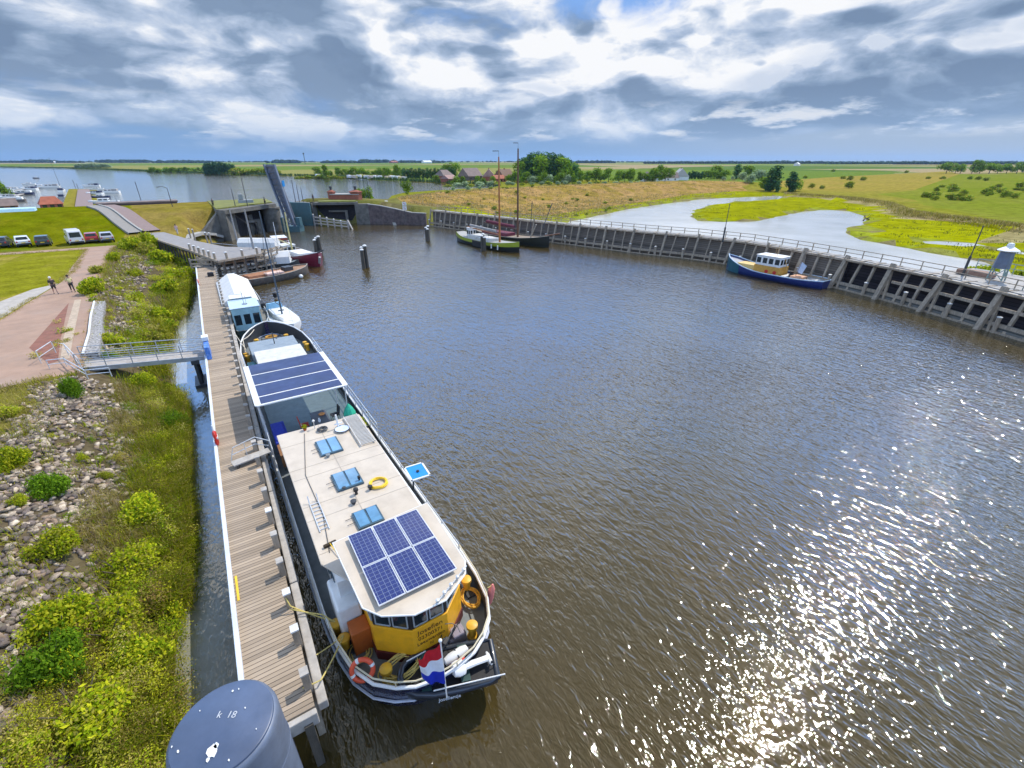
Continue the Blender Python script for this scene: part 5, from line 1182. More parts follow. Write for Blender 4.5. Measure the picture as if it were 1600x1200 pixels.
# ------------------------------------------------------------------ helpers for boats
def zat(X, Y, py):
    """height above a ground point that is seen at survey row py"""
    fw = X*math.sin(YAW)+Y*math.cos(YAW); v = (py-600)/FPX; s, c = math.sin(PITCH), math.cos(PITCH)
    t = fw/(c-v*s); return CAM_H-t*(s+v*c)
def shaped(L, B, zs, zm, zb, fine_bow=.5, fine_stern=.8, n=13):
    """stations stern (y=0) -> bow (y=L)"""
    st = []
    for i in range(n):
        t = i/(n-1)
        if t < .25: b = B/2*(fine_stern+(1-fine_stern)*math.sin(t/.25*math.pi/2))
        elif t < .55: b = B/2
        else:
            u = (t-.55)/.45; b = B/2*(max(0, 1-u**2.2))**fine_bow
        z = zm+(zs-zm)*max(0, 1-t/.4)**2+(zb-zm)*max(0, (t-.5)/.5)**2
        st.append((t*L, max(b, .03), z))
    return st
def hull_parts(t, st, m, deckm, railm=None, dz=.25, zb=-.4, flare=.85, strake=None):
    q = MB(); q.loft(hull_mesh(st, zb, flare)); q.build('hull', m, t)
    q = MB()
    # deck follows sheer
    Lp = [(-max(b-.05, .01), y, z-dz) for y, b, z in st]; Rp = [(max(b-.05, .01), y, z-dz) for y, b, z in st]; n = len(st)
    q.add(Lp+Rp, [(i, i+n, i+n+1, i+1) for i in range(n-1)]); q.build('deck', deckm, t)
    if railm: q = MB(); q.tube(outline(st, .02, dz=.01), .05, 6, closed=True); q.build('rail', railm, t)
    if strake: q = MB(); q.tube([(p[0]*1.005, p[1], p[2]) for p in outline(st, 0, dz=-.28)], .05, 6, closed=True); q.build('rubbing_strake', strake, t)
def house(t, x0, x1, y0, y1, z0, z1, m, roofm, nwin=3, sides='LRFB', win=(.35, .75), over=.08, name='cabin', roofn='cabin_roof', bev=.04, fr=WHITE):
    q = MB(); q.bx(x0, x1, y0, y1, z0, z1); c = q.build(name, m, t, bevel=bev)
    q = MB(); q.bx(x0-over, x1+over, y0-over, y1+over, z1+.002, z1+.07); q.build(roofn, roofm, t, bevel=.02)
    hz = z1-z0; wz = z0+hz*(win[0]+win[1])/2; wh = hz*(win[1]-win[0])
    for s_ in sides:
        if s_ in 'LR': L = y1-y0; n = nwin
        else: L = x1-x0; n = max(2, min(3, nwin))
        if n == 0: continue
        for k in range(n):
            u = (k+.5)/n*L; wd = L/n*.68
            q = MB()
            if s_ == 'L': q.box((x0-.012, y0+u, wz), (.03, wd, wh))
            if s_ == 'R': q.box((x1+.012, y0+u, wz), (.03, wd, wh))
            if s_ == 'F': q.box((x0+u, y0-.012, wz), (wd, .03, wh))
            if s_ == 'B': q.box((x0+u, y1+.012, wz), (wd, .03, wh))
            q.build('window', GLASS, t)
def mast_parts(t, x, y, z0, z1, r, m, boom=None, shrouds=None, beam_=1.0, tip=None):
    q = MB(); q.tube([(x, y, z0), (x, y, z1)], [r, r*.6], 8); q.build('mast', m, t)
    if boom: q = MB(); q.tube([(x, y, boom[2]), (boom[0], boom[1], boom[3])], r*.55, 6); q.build('boom', m, t)
    if shrouds:
        q = MB()
        for sx, sy in shrouds: q.tube([(x, y, z1*.93), (sx, sy, z0+.1)], .012, 3)
        q.build('rigging', DKGREY, t)
    if tip: q = MB(); q.tube([(x, y, z1), (x, y, z1+.9)], .03, 4); q.add([(x, y, z1+.9), (x+1.5, y+.2, z1+.85), (x+1.5, y+.2, z1+.98), (x, y, z1+1.0)], [(0, 1, 2, 3)]); q.build('pennant', tip, t)
def tent(t, x0, x1, y0, y1, ze, zr, m, n=4, name='tarpaulin'):
    q = MB(); xm = (x0+x1)/2; secs = []
    for i in range(n+1):
        y = y0+(y1-y0)*i/n; s_ = .12*math.sin(i*2.1); secs.append([(x0, y, ze-1.0), (x0+.05, y, ze), (xm-.35, y, zr-.06+s_*.2), (xm+.35, y, zr-.06+s_*.2), (x1-.05, y, ze), (x1, y, ze-1.0)])
    q.loft(secs, sm=False); q.build(name, m, t)
# ------------------------------------------------------------------ covered barge with pale cyan wheelhouse
t = empty('house_boat', (1.45, 46.9, 0), label='old barge with pale cyan wheelhouse and a white tarpaulin over its hold', cat='boat')
st = shaped(24.5, 4.3, 1.5, 1.15, 1.5, .6, .45)
hull_parts(t, st, mat('dark_green_hull', (.05, .09, .085), .5), mat('dirty_deck', (.22, .22, .2), .8, dirt=(.1, .08, .06)), mat('grey_rail', (.45, .47, .46), .5))
house(t, -1.1, 1.2, .9, 4.0, 1.0, 3.35, CYANP, PBLUE, 3, fr=WHITE)
house(t, -.85, .95, 5.3, 6.6, 1.1, 3.25, CYANP, WHITE, 2)
q = MB(); q.tube([(.1, 2.2, 3.4), (.1, 2.2, 4.6)], .025, 5); q.tube([(.3, 2.5, 3.4), (.32, 2.45, 4.1)], .02, 5); q.build('antenna', STEEL, t)
q = MB(); q.tube([(.15+.2*math.cos(a), 2.0+.2*math.sin(a), 3.45) for a in [k*math.pi/6 for k in range(12)]], .02, 5, closed=True); q.build('hoop', DKGREY, t)
tent(t, -1.75, 1.75, 7.2, 18.5, 2.35, 3.3, OFFWH, 6)
q = MB(); q.bx(-1.7, 1.6, 18.6, 21.5, 1.0, 1.6); q.build('fore_hatch', GREY, t, bevel=.03)
for k, y in enumerate((1.5, 4.5, 8, 12)):
    q = MB(); q.tube([(-2.25+.3*0, y+.28*math.cos(a), .9+.28*math.sin(a)) for a in [i*math.pi/6 for i in range(12)]], .11, 8, closed=True); tag(q.build('tyre_fender', BLACK, None, (1.45, 46.9, 0)), ['black tyre fender between pier and the cyan wheelhouse front', 'black tyre fender between pier and rear of the cyan wheelhouse', 'black tyre fender beside the near end of the white tarpaulin', 'black tyre fender beside the middle of the white tarpaulin'][k], 'fender', 'tyre fenders on the covered barge')
# small white sailing yacht alongside
t = empty('sailing_yacht', (4.2, 56.5, 0), R(187), label='small white sailing yacht moored outside the cyan wheelhouse barge', cat='sailing boat')
st = shaped(8.6, 2.9, .95, .85, 1.1, .62, .75)
hull_parts(t, st, WHITE, mat('white_gelcoat', (.74, .76, .76), .3), None, .04, flare=.8)
q = MB(); q.loft([[(-.8, 2.2, .85), (-.7, 2.3, 1.3), (.7, 2.3, 1.3), (.8, 2.2, .85)], [(-.85, 4.5, .85), (-.75, 4.4, 1.28), (.75, 4.4, 1.28), (.85, 4.5, .85)], [(-.4, 6.6, .9), (-.25, 6.2, 1.1), (.25, 6.2, 1.1), (.4, 6.6, .9)]], sm=False); q.build('coach_roof', WHITE, t)
q = MB(); q.bx(-.5, .05, 3.6, 3.9, 1.25, 1.33); q.build('hatch', GLASS, t)
q = MB(); q.bx(-.8, .8, .4, 2.0, .5, .55); q.bx(-.9, -.65, .4, 2.1, .5, 1.0); q.bx(.65, .9, .4, 2.1, .5, 1.0); q.build('cockpit', PBLUE, t)
q = MB(); q.loft([[(-.8, 1.6, 1.1), (-.6, 1.7, 1.75), (.6, 1.7, 1.75), (.8, 1.6, 1.1)], [(-.8, 2.5, 1.2), (-.65, 2.4, 1.85), (.65, 2.4, 1.85), (.8, 2.5, 1.2)]], sm=False); q.build('spray_hood', mat('sky_blue_canvas', (.25, .50, .70), .7), t)
mast_parts(t, 0, 4.9, 1.2, zat(4.5, 51.3, 331), .085, mat('dark_blue_mast', (.07, .10, .14), .4), boom=(0, 1.2, 2.1, 2.0), shrouds=[(-1.2, 4.6), (1.2, 4.6), (0, 8.4), (0, .2)])
q = MB(); q.lathe([(.05, 0), (.22, .1), (.24, .6), (.1, .7)], 10, (1.35, 6.9, .1)); tag(q.build('fender', BLACK, None, (4.2, 56.5, 0)), 'black ball fender at the yacht bow', 'fender')
t = empty('covered_dinghy', (3.4, 55.5, 0), R(6), label='small black dinghy with a dark cover wedged between covered barge and yacht', cat='dinghy')
st = shaped(3.4, 1.5, .6, .55, .8); hull_parts(t, st, BLACK, DKGREY, None, .1)
q = MB(); q.loft([[(-.55, .4, .6), (-.4, .4, 1.5), (.4, .4, 1.5), (.55, .4, .6)], [(-.5, 1.9, .6), (-.35, 1.8, 1.55), (.35, 1.8, 1.55), (.5, 1.9, .6)]], sm=False); q.build('cover', BLACK, t, bevel=.04)
# ------------------------------------------------------------------ flat wooden barge
RUSTW = mat('brown_grey_hull', (.13, .115, .10), .7, var=.3, dirt=(.2, .08, .04))
t = empty('wooden_barge', (.6, 72.6, 0), R(-70), label='low brown open wooden barge lying across the end of the pier', cat='boat')
st = shaped(12.2, 4.2, 1.2, .95, 1.35, .6, .7); hull_parts(t, st, RUSTW, mat('brown_planked_deck', (.33, .19, .11), .8, var=.3, nscale=1.2), mat('pale_wood_rail', (.36, .33, .28), .7), .12)
q = MB(); q.bx(-1.0, .9, 3.0, 7.5, .8, 1.15); q.build('hold_cover', mat('worn_red_brown', (.36, .17, .09), .8, var=.3), t, bevel=.03)
q = MB(); q.bx(.5, 1.7, 5.2, 7.6, 1.0, 1.25); q.build('pale_hatch', mat('pale_salmon', (.70, .50, .42), .7), t, bevel=.02)
q = MB(); q.bx(-.6, .6, 8.3, 9.6, .9, 1.5); q.build('fore_locker', DKGREY, t, bevel=.04)
q = MB(); q.sphere((10.4, 73.6, .25), .3, 12, 8); tag(q.build('buoy', WHITE), 'white round buoy floating beside the wooden barge', 'buoy')
# ------------------------------------------------------------------ boats behind the trestle
def sail_barge(loc, rz, L, B, hullm, deckm, label, masth, mx, mastm, railm=None, tarp=None, cab=None, boomm=None, tip=None, strake=None, sheer=(1.3, .9, 1.5), rgn='sailing barge'):
    t = empty('sailing_barge', (*loc, 0), rz, label=label, cat=rgn)
    st = shaped(L, B, *sheer, .55, .6); hull_parts(t, st, hullm, deckm, railm, .12, strake=strake)
    if tarp: tent(t, -B*.36, B*.36, tarp[0], tarp[1], tarp[2], tarp[3], tarp[4], 4)
    if cab: house(t, -cab[0], cab[0], cab[1], cab[2], .8, cab[3], cab[4], cab[5], 3)
    if masth: mast_parts(t, 0, mx, .9, masth, .17, mastm, boom=(0, mx-L*.42, 2.2, 2.6), shrouds=[(-B/2, mx-.6), (B/2, mx-.6), (0, L*.98)], tip=tip)
    return t
GREYM = mat('grey_mast', (.30, .29, .28), .6)
sail_barge((2.6, 96.5), R(-122), 11.0, 3.0, mat('dark_hull', (.03, .035, .04), .5), GREY, 'boat under a long white tarpaulin behind the timber trestle, with a thin leaning mast', 8.3, 2.2, GREYM, tarp=(2.6, 9.0, 2.8, 3.5, OFFWH))
sail_barge((4.2, 82.6), R(-104), 7.6, 3.2, mat('dark_hull', (.03, .035, .04), .5), GREY, 'boat under a shorter white tarpaulin between the trestle railings and the maroon barge', 9.0, 1.6, GREYM, tarp=(1.6, 6.4, 2.1, 2.9, OFFWH))
t = sail_barge((11.0, 97.0), R(192), 17.0, 4.2, mat('maroon_hull', (.17, .015, .035), .4, coat=.3), mat('grey_brown_deck', (.30, .27, .24), .8), 'maroon sailing barge with thin yellow mast pointing its bow at the open harbour', 7.6, 6.2, mat('yellow_varnished_mast', (.55, .48, .20), .5), railm=WHITE, boomm=None, sheer=(1.3, 1.1, 2.3), cab=(1.1, 2.0, 5.0, 2.0, WHITE, WHITE))
q = MB(); q.bx(-1.2, 1.2, 7.5, 12.0, 1.0, 1.55); q.build('hold_hatch', OFFWH, t, bevel=.05); q = MB(); q.tube([(0, 16.8, 2.2), (0, 19.2, 2.9)], .12, 8); q.build('bowsprit', DKGREY, t)
q = MB(); q.tube([(0, 16.9, .6), (0, 17.4, 1.6)], .2, 8); q.build('anchor', STEEL, t)
t = empty('motor_cruiser', (11.6, 105.5, 0), R(180), label='white motor cruiser with red-brown deck under the raised bridge', cat='motor boat')
st = shaped(10.5, 3.6, 1.4, 1.3, 1.7, .55, .8); hull_parts(t, st, WHITE, mat('red_brown_deck', (.30, .07, .04), .7), None, .1); house(t, -1.2, 1.2, 3.5, 7.2, 1.1, 2.5, mat('red_brown_deck', (.3, .07, .04), .7), WHITE, 3)
q = MB(); rail_run(q, [(-1.3, 7.5, 1.4), (-1.2, 8.8, 1.5), (-.6, 9.9, 1.6), (.6, 9.9, 1.6), (1.2, 8.8, 1.5), (1.3, 7.5, 1.4)], .7, .03); q.build('pulpit', WHITE, t)
t = empty('thin_mast_boat', (9.0, 90.5, 0), R(190), label='low grey sloop with a short white mast, half hidden behind the white tarpaulins', cat='sailing boat'); st = shaped(7.5, 2.6, .9, .8, 1.1); hull_parts(t, st, GREY, GREY, WHITE, .05); mast_parts(t, 0, 4, .8, 6.6, .07, WHITE); house(t, -.7, .7, 1.8, 3.8, .8, 1.4, WHITE, WHITE, 2)
t.name = 'sloop'
# ------------------------------------------------------------------ two sailing barges at the guide wall
GYEL = mat('yellow_green_hull', (.30, .36, .02), .4, coat=.3)
t = empty('sailing_barge', (44.6, 98.0, 0), R(-154), label='bright yellow-green sailing barge with orange-brown mast by the timber guide wall', cat='sailing barge')
BR = []
a = Vector(G(716, 366, 1.2)); b = Vector(G(808, 385, 1.2)); d_ = (b-a); L = d_.length; t.location = (a.x+.5, a.y, 0); t.rotation_euler = (0, 0, math.atan2(d_.y, d_.x)-R(90))
st = shaped(L, 4.6, 1.9, 1.15, 1.9, .6, .45); hull_parts(t, st, mat('black_barge_hull', (.015, .018, .015), .4), mat('grey_side_deck', (.36, .35, .32), .7), None, .1)
q = MB()
q.loft([[(-b_*1.012, y, z+.04), (-b_*1.015, y, z*.55)] for y, b_, z in st], cap0=False, cap1=False); q.loft([[(b_*1.015, y, z*.55), (b_*1.012, y, z+.04)] for y, b_, z in st], cap0=False, cap1=False); q.build('topside', GYEL, t)
q = MB(); q.bx(-1.5, 1.5, 5.0, 8.2, 1.0, 1.8); q.bx(-1.5, 1.5, 8.6, L*.60, 1.0, 1.65); q.build('hold_hatch', mat('pale_grey_hatch', (.55, .54, .5), .7), t, bevel=.05)
house(t, -.7, .7, 3.6, 4.9, 1.1, 2.9, WHITE, WHITE, 2, name='deck_house')
q = MB(); q.bx(-2.7, -2.5, L*.42, L*.56, .1, 1.2); q.build('leeboard', BLACK, t); q = MB(); q.bx(2.5, 2.7, L*.42, L*.56, .1, 1.2); q.build('leeboard', BLACK, t)
mx = L*.70; BRM = mat('orange_brown_mast', (.40, .15, .04), .5)
wx = Vector((a.x+.5, a.y))+d_.normalized()*mx
mast_parts(t, 0, mx, 1.0, zat(wx.x, wx.y, 245), .2, BRM, boom=(0, 3.0, 2.6, 3.0), shrouds=[(-2.2, mx-1), (2.2, mx-1), (0, L)], tip=DKGREY)
q = MB(); q.tube([(.0, mx-1, 3.1), (0, 4.0, 3.4)], .28, 8); q.build('furled_sail', mat('grey_sail', (.34, .32, .30), .9), t)
for k in range(3): q = MB(); q.tube([(2.36, L*(.62+.1*k), .3), (2.33, L*(.62+.1*k), 1.1)], .13, 8); q.build('hull_fender', OFFWH, t)
t = empty('sailing_barge', (0, 0, 0), label='brown and black sailing barge with tallest dark mast, tied between green barge and guide wall', cat='sailing barge')
a = Vector(G(745, 360, 1.2)); b = Vector(G(858, 377, 1.2)); d_ = (b-a); L = d_.length; t.location = (a.x, a.y, 0); t.rotation_euler = (0, 0, math.atan2(d_.y, d_.x)-R(90))
st = shaped(L, 4.8, 1.8, 1.2, 2.2, .6, .45); hull_parts(t, st, mat('black_barge_hull', (.015, .018, .015), .4), mat('brown_side_deck', (.28, .22, .16), .8), mat('pale_wood_rail', (.36, .33, .28), .7), .12)
q = MB(); q.bx(-1.5, 1.5, 3.5, L*.5, 1.0, 1.7); q.build('hold_hatch', mat('maroon_cover', (.16, .03, .05), .8), t, bevel=.05)
mx = L*.60; wx = a+d_.normalized()*mx
mast_parts(t, 0, mx, 1.0, zat(wx.x, wx.y, 232), .22, mat('dark_brown_mast', (.13, .06, .03), .5), boom=(0, 2.5, 2.6, 3.2), shrouds=[(-2.3, mx-1), (2.3, mx-1), (0, L)], tip=DKGREY)
q = MB(); q.tube([(0, mx-1, 3.1), (0, 3.5, 3.5)], .3, 8); q.build('furled_sail', mat('maroon_cover', (.16, .03, .05), .8), t)
q = MB(); q.tube([(.2, L*.78, 1.5), (1.0, L*.88, 4.2)], .12, 8); q.build('raised_boom', mat('pale_wood_rail', (.36, .33, .28), .7), t); q = MB(); q.tube([(0, L*.95, 2.1), (0, L*1.12, 2.9)], .13, 8); q.build('bowsprit', BROWN, t)
# ------------------------------------------------------------------ tug
a = Vector(G(1293, 441, .8)); b = Vector(G(1137, 408, 1.2)); d_ = b-a; L = d_.length
t = empty('tug', (a.x, a.y, 0), math.atan2(d_.y, d_.x)-R(90), label='dark blue tug with white and ochre wheelhouse moored at the guide wall', cat='tug')
st = shaped(L, 4.6, 1.0, .85, 2.3, .62, .55, 17)
hull_parts(t, st, mat('tug_blue_hull', (.012, .03, .16), .4, coat=.3), mat('grey_tug_deck', (.36, .38, .42), .7), None, .25)
TG = mat('sea_green_bow_paint', (.008, .10, .14), .4, coat=.2)
q = MB(); bs = [s_ for s_ in interp_st(st, 34) if s_[0] > L*.76]
q.loft([[(-b_*1.01-.005, y, z+.02), (-b_*1.01-.005, y, z*.55), (-b_*.9, y, .02)] for y, b_, z in bs], cap0=False, cap1=False); q.loft([[(b_*.9, y, .02), (b_*1.01+.005, y, z*.55), (b_*1.01+.005, y, z+.02)] for y, b_, z in bs], cap0=False, cap1=False); q.build('bow_plating', TG, t)
q = MB(); q.tube([(p[0], p[1], p[2]+.02) for p in outline(st, .03)], .07, 6, closed=True); q.build('rail', mat('pale_blue_rail', (.45, .6, .75), .5), t)
y0 = L*.50
q = MB(); q.bx(-1.25, 1.25, y0-1.4, y0+2.4, .6, 1.75); q.build('lower_deckhouse', mat('ochre_deckhouse', (.62, .33, .06), .6, dirt=(.35, .15, .04)), t, bevel=.04)
house(t, -1.2, 1.2, y0-1.3, y0+2.3, 1.76, 3.1, WHITE, WHITE, 4, win=(.25, .8), name='wheelhouse', roofn='wheelhouse_roof')
q = MB(); q.bx(-1.0, 1.0, y0+2.5, y0+5.2, .8, 1.5); q.build('fore_cabin', mat('ochre_yellow_cabin', (.70, .50, .18), .6), t, bevel=.06)
for y in (y0-.8, y0+.4):
    q = MB(); q.lathe([(.26, -.02), (.26, .02)], 12, (-1.27, y, 1.0), M=Matrix.Rotation(R(90), 4, 'Y')); q.build('porthole', RED, t)
q = MB(); q.bx(-.22, .22, y0+2.36, y0+2.40, 1.0, 2.4); q.build('door', BROWN, t)
q = MB(); q.tube([(0, y0-1.2, 3.1), (0, y0-2.0, 1.0)], .06, 6); q.tube([(0, y0, 3.1), (0, y0, 4.8)], .03, 5); q.tube([(.4, y0+.5, 3.1), (.4, y0+.5, 4.3)], .02, 5); q.build('mast', mat('ochre_mast', (.5, .3, .1), .6), t)
q = MB(); q.lathe([(.3, 0), (.35, .3), (.2, .5), (.3, .8)], 12, (0, y0-2.6, .6)); q.build('towing_winch', BLACK, t)
q = MB(); q.bx(-.9, .9, 3.0, 4.6, .6, .95); q.build('aft_hatch', mat('salmon_hatch', (.65, .36, .22), .7), t, bevel=.05); q = MB(); q.bx(-1.3, 1.3, 5.0, 5.6, .6, .8); q.build('aft_beam', OFFWH, t)
q = MB(); q.tube([(-.5, 1.4, .7), (.5, 1.4, .7)], .2, 8); q.build('stern_roller', OFFWH, t)
q = MB(); q.tube([(0, y0-3.2, .9), (0, y0-3.6, 3.1)], .03, 5); f1 = q.build('staff', BROWN, t); q = MB(); q.add([(0, y0-3.5, 2.9), (0, y0-3.2, 1.5), (.15, y0-3.9, 1.2), (.1, y0-4.3, 2.4)], [(0, 1, 2, 3)]); q.build('flag_cloth', mat('faded_flag', (.5, .6, .75), .8), t)
# ------------------------------------------------------------------ cars
def make_car(label, m, kind='hatch', L=4.2, Wd=1.78, H_=1.48):
    t = empty('parked_car' if kind != 'van' else 'parked_van', label=label, cat='car' if kind != 'van' else 'van', group='vehicles parked below the dike')
    h2 = Wd/2
    if kind == 'van': prof = [(-L/2, .35), (-L/2+.02, 1.0), (-L/2+.08, H_-.25), (-L/2+.3, H_), (L/2-1.4, H_), (L/2-.75, 1.25), (L/2-.1, 1.05), (L/2, .75), (L/2, .35)]
    else: prof = [(-L/2, .38), (-L/2+.02, .88), (-L/2+.18, .98), (-L/2+.55, H_-.06), (-L/2+.95, H_), (L/2-2.0, H_-.02), (L/2-1.15, .98), (L/2-.25, .84), (L/2, .62), (L/2, .36)]
    q = MB(); n = len(prof)
    def ring(x, k): return [(x*(1-(.13 if z > 1.05 else 0)*k), y, z) for y, z in prof]
    secs = [ring(-h2, 1), ring(-h2*.5, .3), ring(h2*.5, .3), ring(h2, 1)]
    q.loft(secs, closed=True, sm=False); q.build('body', m, t, bevel=.05)
    ry = prof[3] if kind != 'van' else prof[2]; lo = prof[2] if kind != 'van' else prof[1]
    q = MB(); w1, w0 = h2*.74, h2*.8
    if kind == 'van': q.add([(-w1, lo[0]-.0, 1.12), (w1, lo[0]-.0, 1.12), (w1*.95, ry[0]-.02, H_-.35), (-w1*.95, ry[0]-.02, H_-.35)], [(0, 1, 2, 3)])
    else:
        a_ = Vector((0, lo[0], lo[1])); b_ = Vector((0, ry[0], ry[1])); n_ = Vector((0, -(b_.z-a_.z), b_.y-a_.y)).normalized()*.012; A = a_.lerp(b_, .12)+n_; B_ = a_.lerp(b_, .9)+n_
        q.add([(-w0, A.y, A.z), (w0, A.y, A.z), (w1*.95, B_.y, B_.z), (-w1*.95, B_.y, B_.z)], [(0, 1, 2, 3)])
    q.build('rear_window', GLASS, t)
    for s_ in (-1, 1):
        q = MB(); q.box((s_*(h2*.925), -.1, 1.16 if kind != 'van' else 1.4), (.03, L*.42, .28 if kind != 'van' else .4), ry=s_*R(-12)); q.build('side_window', GLASS, t)
        q = MB(); q.box((s_*h2*.82, -L/2-.01, .78), (.2, .04, .2)); q.build('tail_light', RED, t)
        for y in (-L*.31, L*.32):
            q = MB(); q.lathe([(.32, -.1), (.32, .1)], 16, (s_*(h2-.08), y, .32), M=Matrix.Rotation(R(90), 4, 'Y')); wh = q.build('wheel', BLACK, t)
            q = MB(); q.lathe([(.19, -.11), (.19, .11)], 12, (s_*(h2-.075), y, .32), M=Matrix.Rotation(R(90), 4, 'Y')); q.build('rim', STEEL, wh)
    q = MB(); q.bx(-h2*.93, h2*.93, -L/2-.04, -L/2+.02, .36, .55); q.build('bumper', DKGREY, t)
    q = MB(); q.bx(-.26, .26, -L/2-.055, -L/2-.04, .58, .69); q.build('number_plate', HOSEY, t)
    return t
PAINT = lambda n, c: mat(n, c, .3, var=.04, coat=.7)
CARS = [(4, 387, 'dark grey car at the far left of the row parked below the dike', PAINT('dark_grey_car', (.045, .05, .06)), 'hatch', R(-20)), (35, 385.5, 'white hatchback second from the left in the row below the dike', PAINT('white_car', (.75, .75, .75)), 'hatch', R(-6)),
        (68, 384.5, 'dark green-grey car between the white hatchback and the white van', PAINT('green_grey_car', (.035, .055, .055)), 'hatch', R(-14)), (117, 382, 'tall white van parked below the dike', PAINT('white_car', (.75, .75, .75)), 'van', R(-4)),
        (144, 379.5, 'red car parked right of the white van', PAINT('red_car', (.34, .02, .02)), 'hatch', R(-12)), (167, 378.5, 'silver car at the right end of the parked row', PAINT('silver_car', (.42, .41, .44)), 'hatch', R(-10))]
for px, py, lb, m, kd, rz in CARS:
    x, y = G(px, py, 3.1); o = make_car(lb, m, kd, 5.0 if kd == 'van' else 4.3, 2.0 if kd == 'van' else 1.85, 2.15 if kd == 'van' else 1.5)
    o.location = (x, y+1.2, hpt(x, y+1.2)+.0); o.rotation_euler = (0, 0, rz+R(20)); o.scale = (.95, .85, 1.1)
# ------------------------------------------------------------------ people
SKIN = mat('skin', (.45, .26, .19), .6)
def person(loc, rz, label, shirt, trousers, hair, stride=.25, sleeve=True, skirt=False):
    t = empty('person', loc, rz, label=label, cat='person')
    J = {'pel': (0, 0, .93), 'wst': (0, .02, 1.1), 'chs': (0, .03, 1.32), 'nk': (0, .03, 1.48), 'hd': (0, .05, 1.60), 'top': (0, .05, 1.72),
         'shl': (-.19, .02, 1.42), 'ell': (-.25, -.05-stride*.3, 1.14), 'wrl': (-.24, .08-stride*.4, .92), 'hal': (-.235, .12-stride*.4, .83),
         'shr': (.19, .02, 1.42), 'elr': (.25, 0+stride*.2, 1.14), 'wrr': (.24, .16+stride*.5, .94), 'har': (.235, .2+stride*.5, .85),
         'hil': (-.09, 0, .88), 'knl': (-.1, stride*.75, .5), 'anl': (-.1, stride*.95, .09), 'tol': (-.11, stride*.95+.16, .04),
         'hir': (.09, 0, .88), 'knr': (.1, -stride*.35, .5), 'anr': (.1, -stride*1.1, .13), 'tor': (.11, -stride*1.05+.13, .04)}
    rad = {'pel': .135, 'wst': .12, 'chs': .15, 'nk': .055, 'hd': .085, 'top': .07, 'shl': .065, 'ell': .042, 'wrl': .03, 'hal': .035, 'shr': .065, 'elr': .042, 'wrr': .03, 'har': .035,
           'hil': .095, 'knl': .06, 'anl': .042, 'tol': .035, 'hir': .095, 'knr': .06, 'anr': .042, 'tor': .035}
    E_ = [('pel', 'wst'), ('wst', 'chs'), ('chs', 'nk'), ('nk', 'hd'), ('hd', 'top'), ('chs', 'shl'), ('shl', 'ell'), ('ell', 'wrl'), ('wrl', 'hal'), ('chs', 'shr'), ('shr', 'elr'), ('elr', 'wrr'), ('wrr', 'har'),
          ('pel', 'hil'), ('hil', 'knl'), ('knl', 'anl'), ('anl', 'tol'), ('pel', 'hir'), ('hir', 'knr'), ('knr', 'anr'), ('anr', 'tor')]
    def skin_obj(name, keys, edges, k, m, root):
        ks = list(keys); me = bpy.data.meshes.new(name); me.from_pydata([J[a] for a in ks], [(ks.index(a), ks.index(b)) for a, b in edges], [])
        o = bpy.data.objects.new(name, me); COL.objects.link(o); o.modifiers.new('s', 'SKIN'); sv_ = me.skin_vertices[0].data
        for a, v in zip(ks, sv_): v.radius = (rad[a]*k,)*2; v.use_root = (a == root)
        ss = o.modifiers.new('u', 'SUBSURF'); ss.levels = 1; ss.render_levels = 2
        me2 = bpy.data.meshes.new_from_object(o.evaluated_get(bpy.context.evaluated_depsgraph_get())); bpy.data.objects.remove(o)
        me2.materials.clear(); me2.materials.append(m); me2.polygons.foreach_set('use_smooth', [True]*len(me2.polygons))
        o = bpy.data.objects.new(name, me2); COL.objects.link(o); o.parent = t; return o
    skin_obj('body', J.keys(), E_, 1.0, SKIN, 'pel')
    sh = ['pel', 'wst', 'chs', 'shl', 'shr']+(['ell', 'elr'])
    skin_obj('shirt', sh, [('pel', 'wst'), ('wst', 'chs'), ('chs', 'shl'), ('chs', 'shr'), ('shl', 'ell'), ('shr', 'elr')], 1.22, shirt, 'pel')
    tk = ['pel', 'hil', 'knl', 'hir', 'knr']+([] if skirt else ['anl', 'anr'])
    skin_obj('trousers', tk, [('pel', 'hil'), ('hil', 'knl'), ('pel', 'hir'), ('hir', 'knr')]+([] if skirt else [('knl', 'anl'), ('knr', 'anr')]), 1.2, trousers, 'pel')
    q = MB(); q.sphere((0, .03, 1.68), .115, 12, 8, sc_=(.95, 1.05, 1)); q.build('hair', hair, t)
    q = MB()
    for a in ('tol', 'tor'): q.sphere((J[a][0], J[a][1]-.05, .05), .1, 8, 5, sc_=(.5, 1.25, .5))
    q.build('shoes', DKGREY, t); return t
p = G(88, 459, 3.05); person((*p, 3.06), R(200), 'person in dark jacket and shorts with a white cap walking on the brick path', mat('dark_jacket', (.05, .04, .045), .9), mat('dark_shorts', (.04, .03, .03), .9), WHITE, .28, skirt=True)
p = G(115, 456, 3.05); person((*p, 3.06), R(195), 'person in a pale yellow shirt and black trousers walking on the brick path', mat('pale_yellow_shirt', (.70, .62, .30), .9), BLACK, mat('dark_hair', (.03, .02, .015), .9), .26)
p = G(278, 366, 3.4); person((*p, 3.4), R(160), 'person in pale pink clothes standing on the timber trestle', mat('pale_pink_cloth', (.65, .42, .42), .9), mat('light_trousers', (.55, .5, .48), .9), mat('dark_hair', (.03, .02, .015), .9), .1)
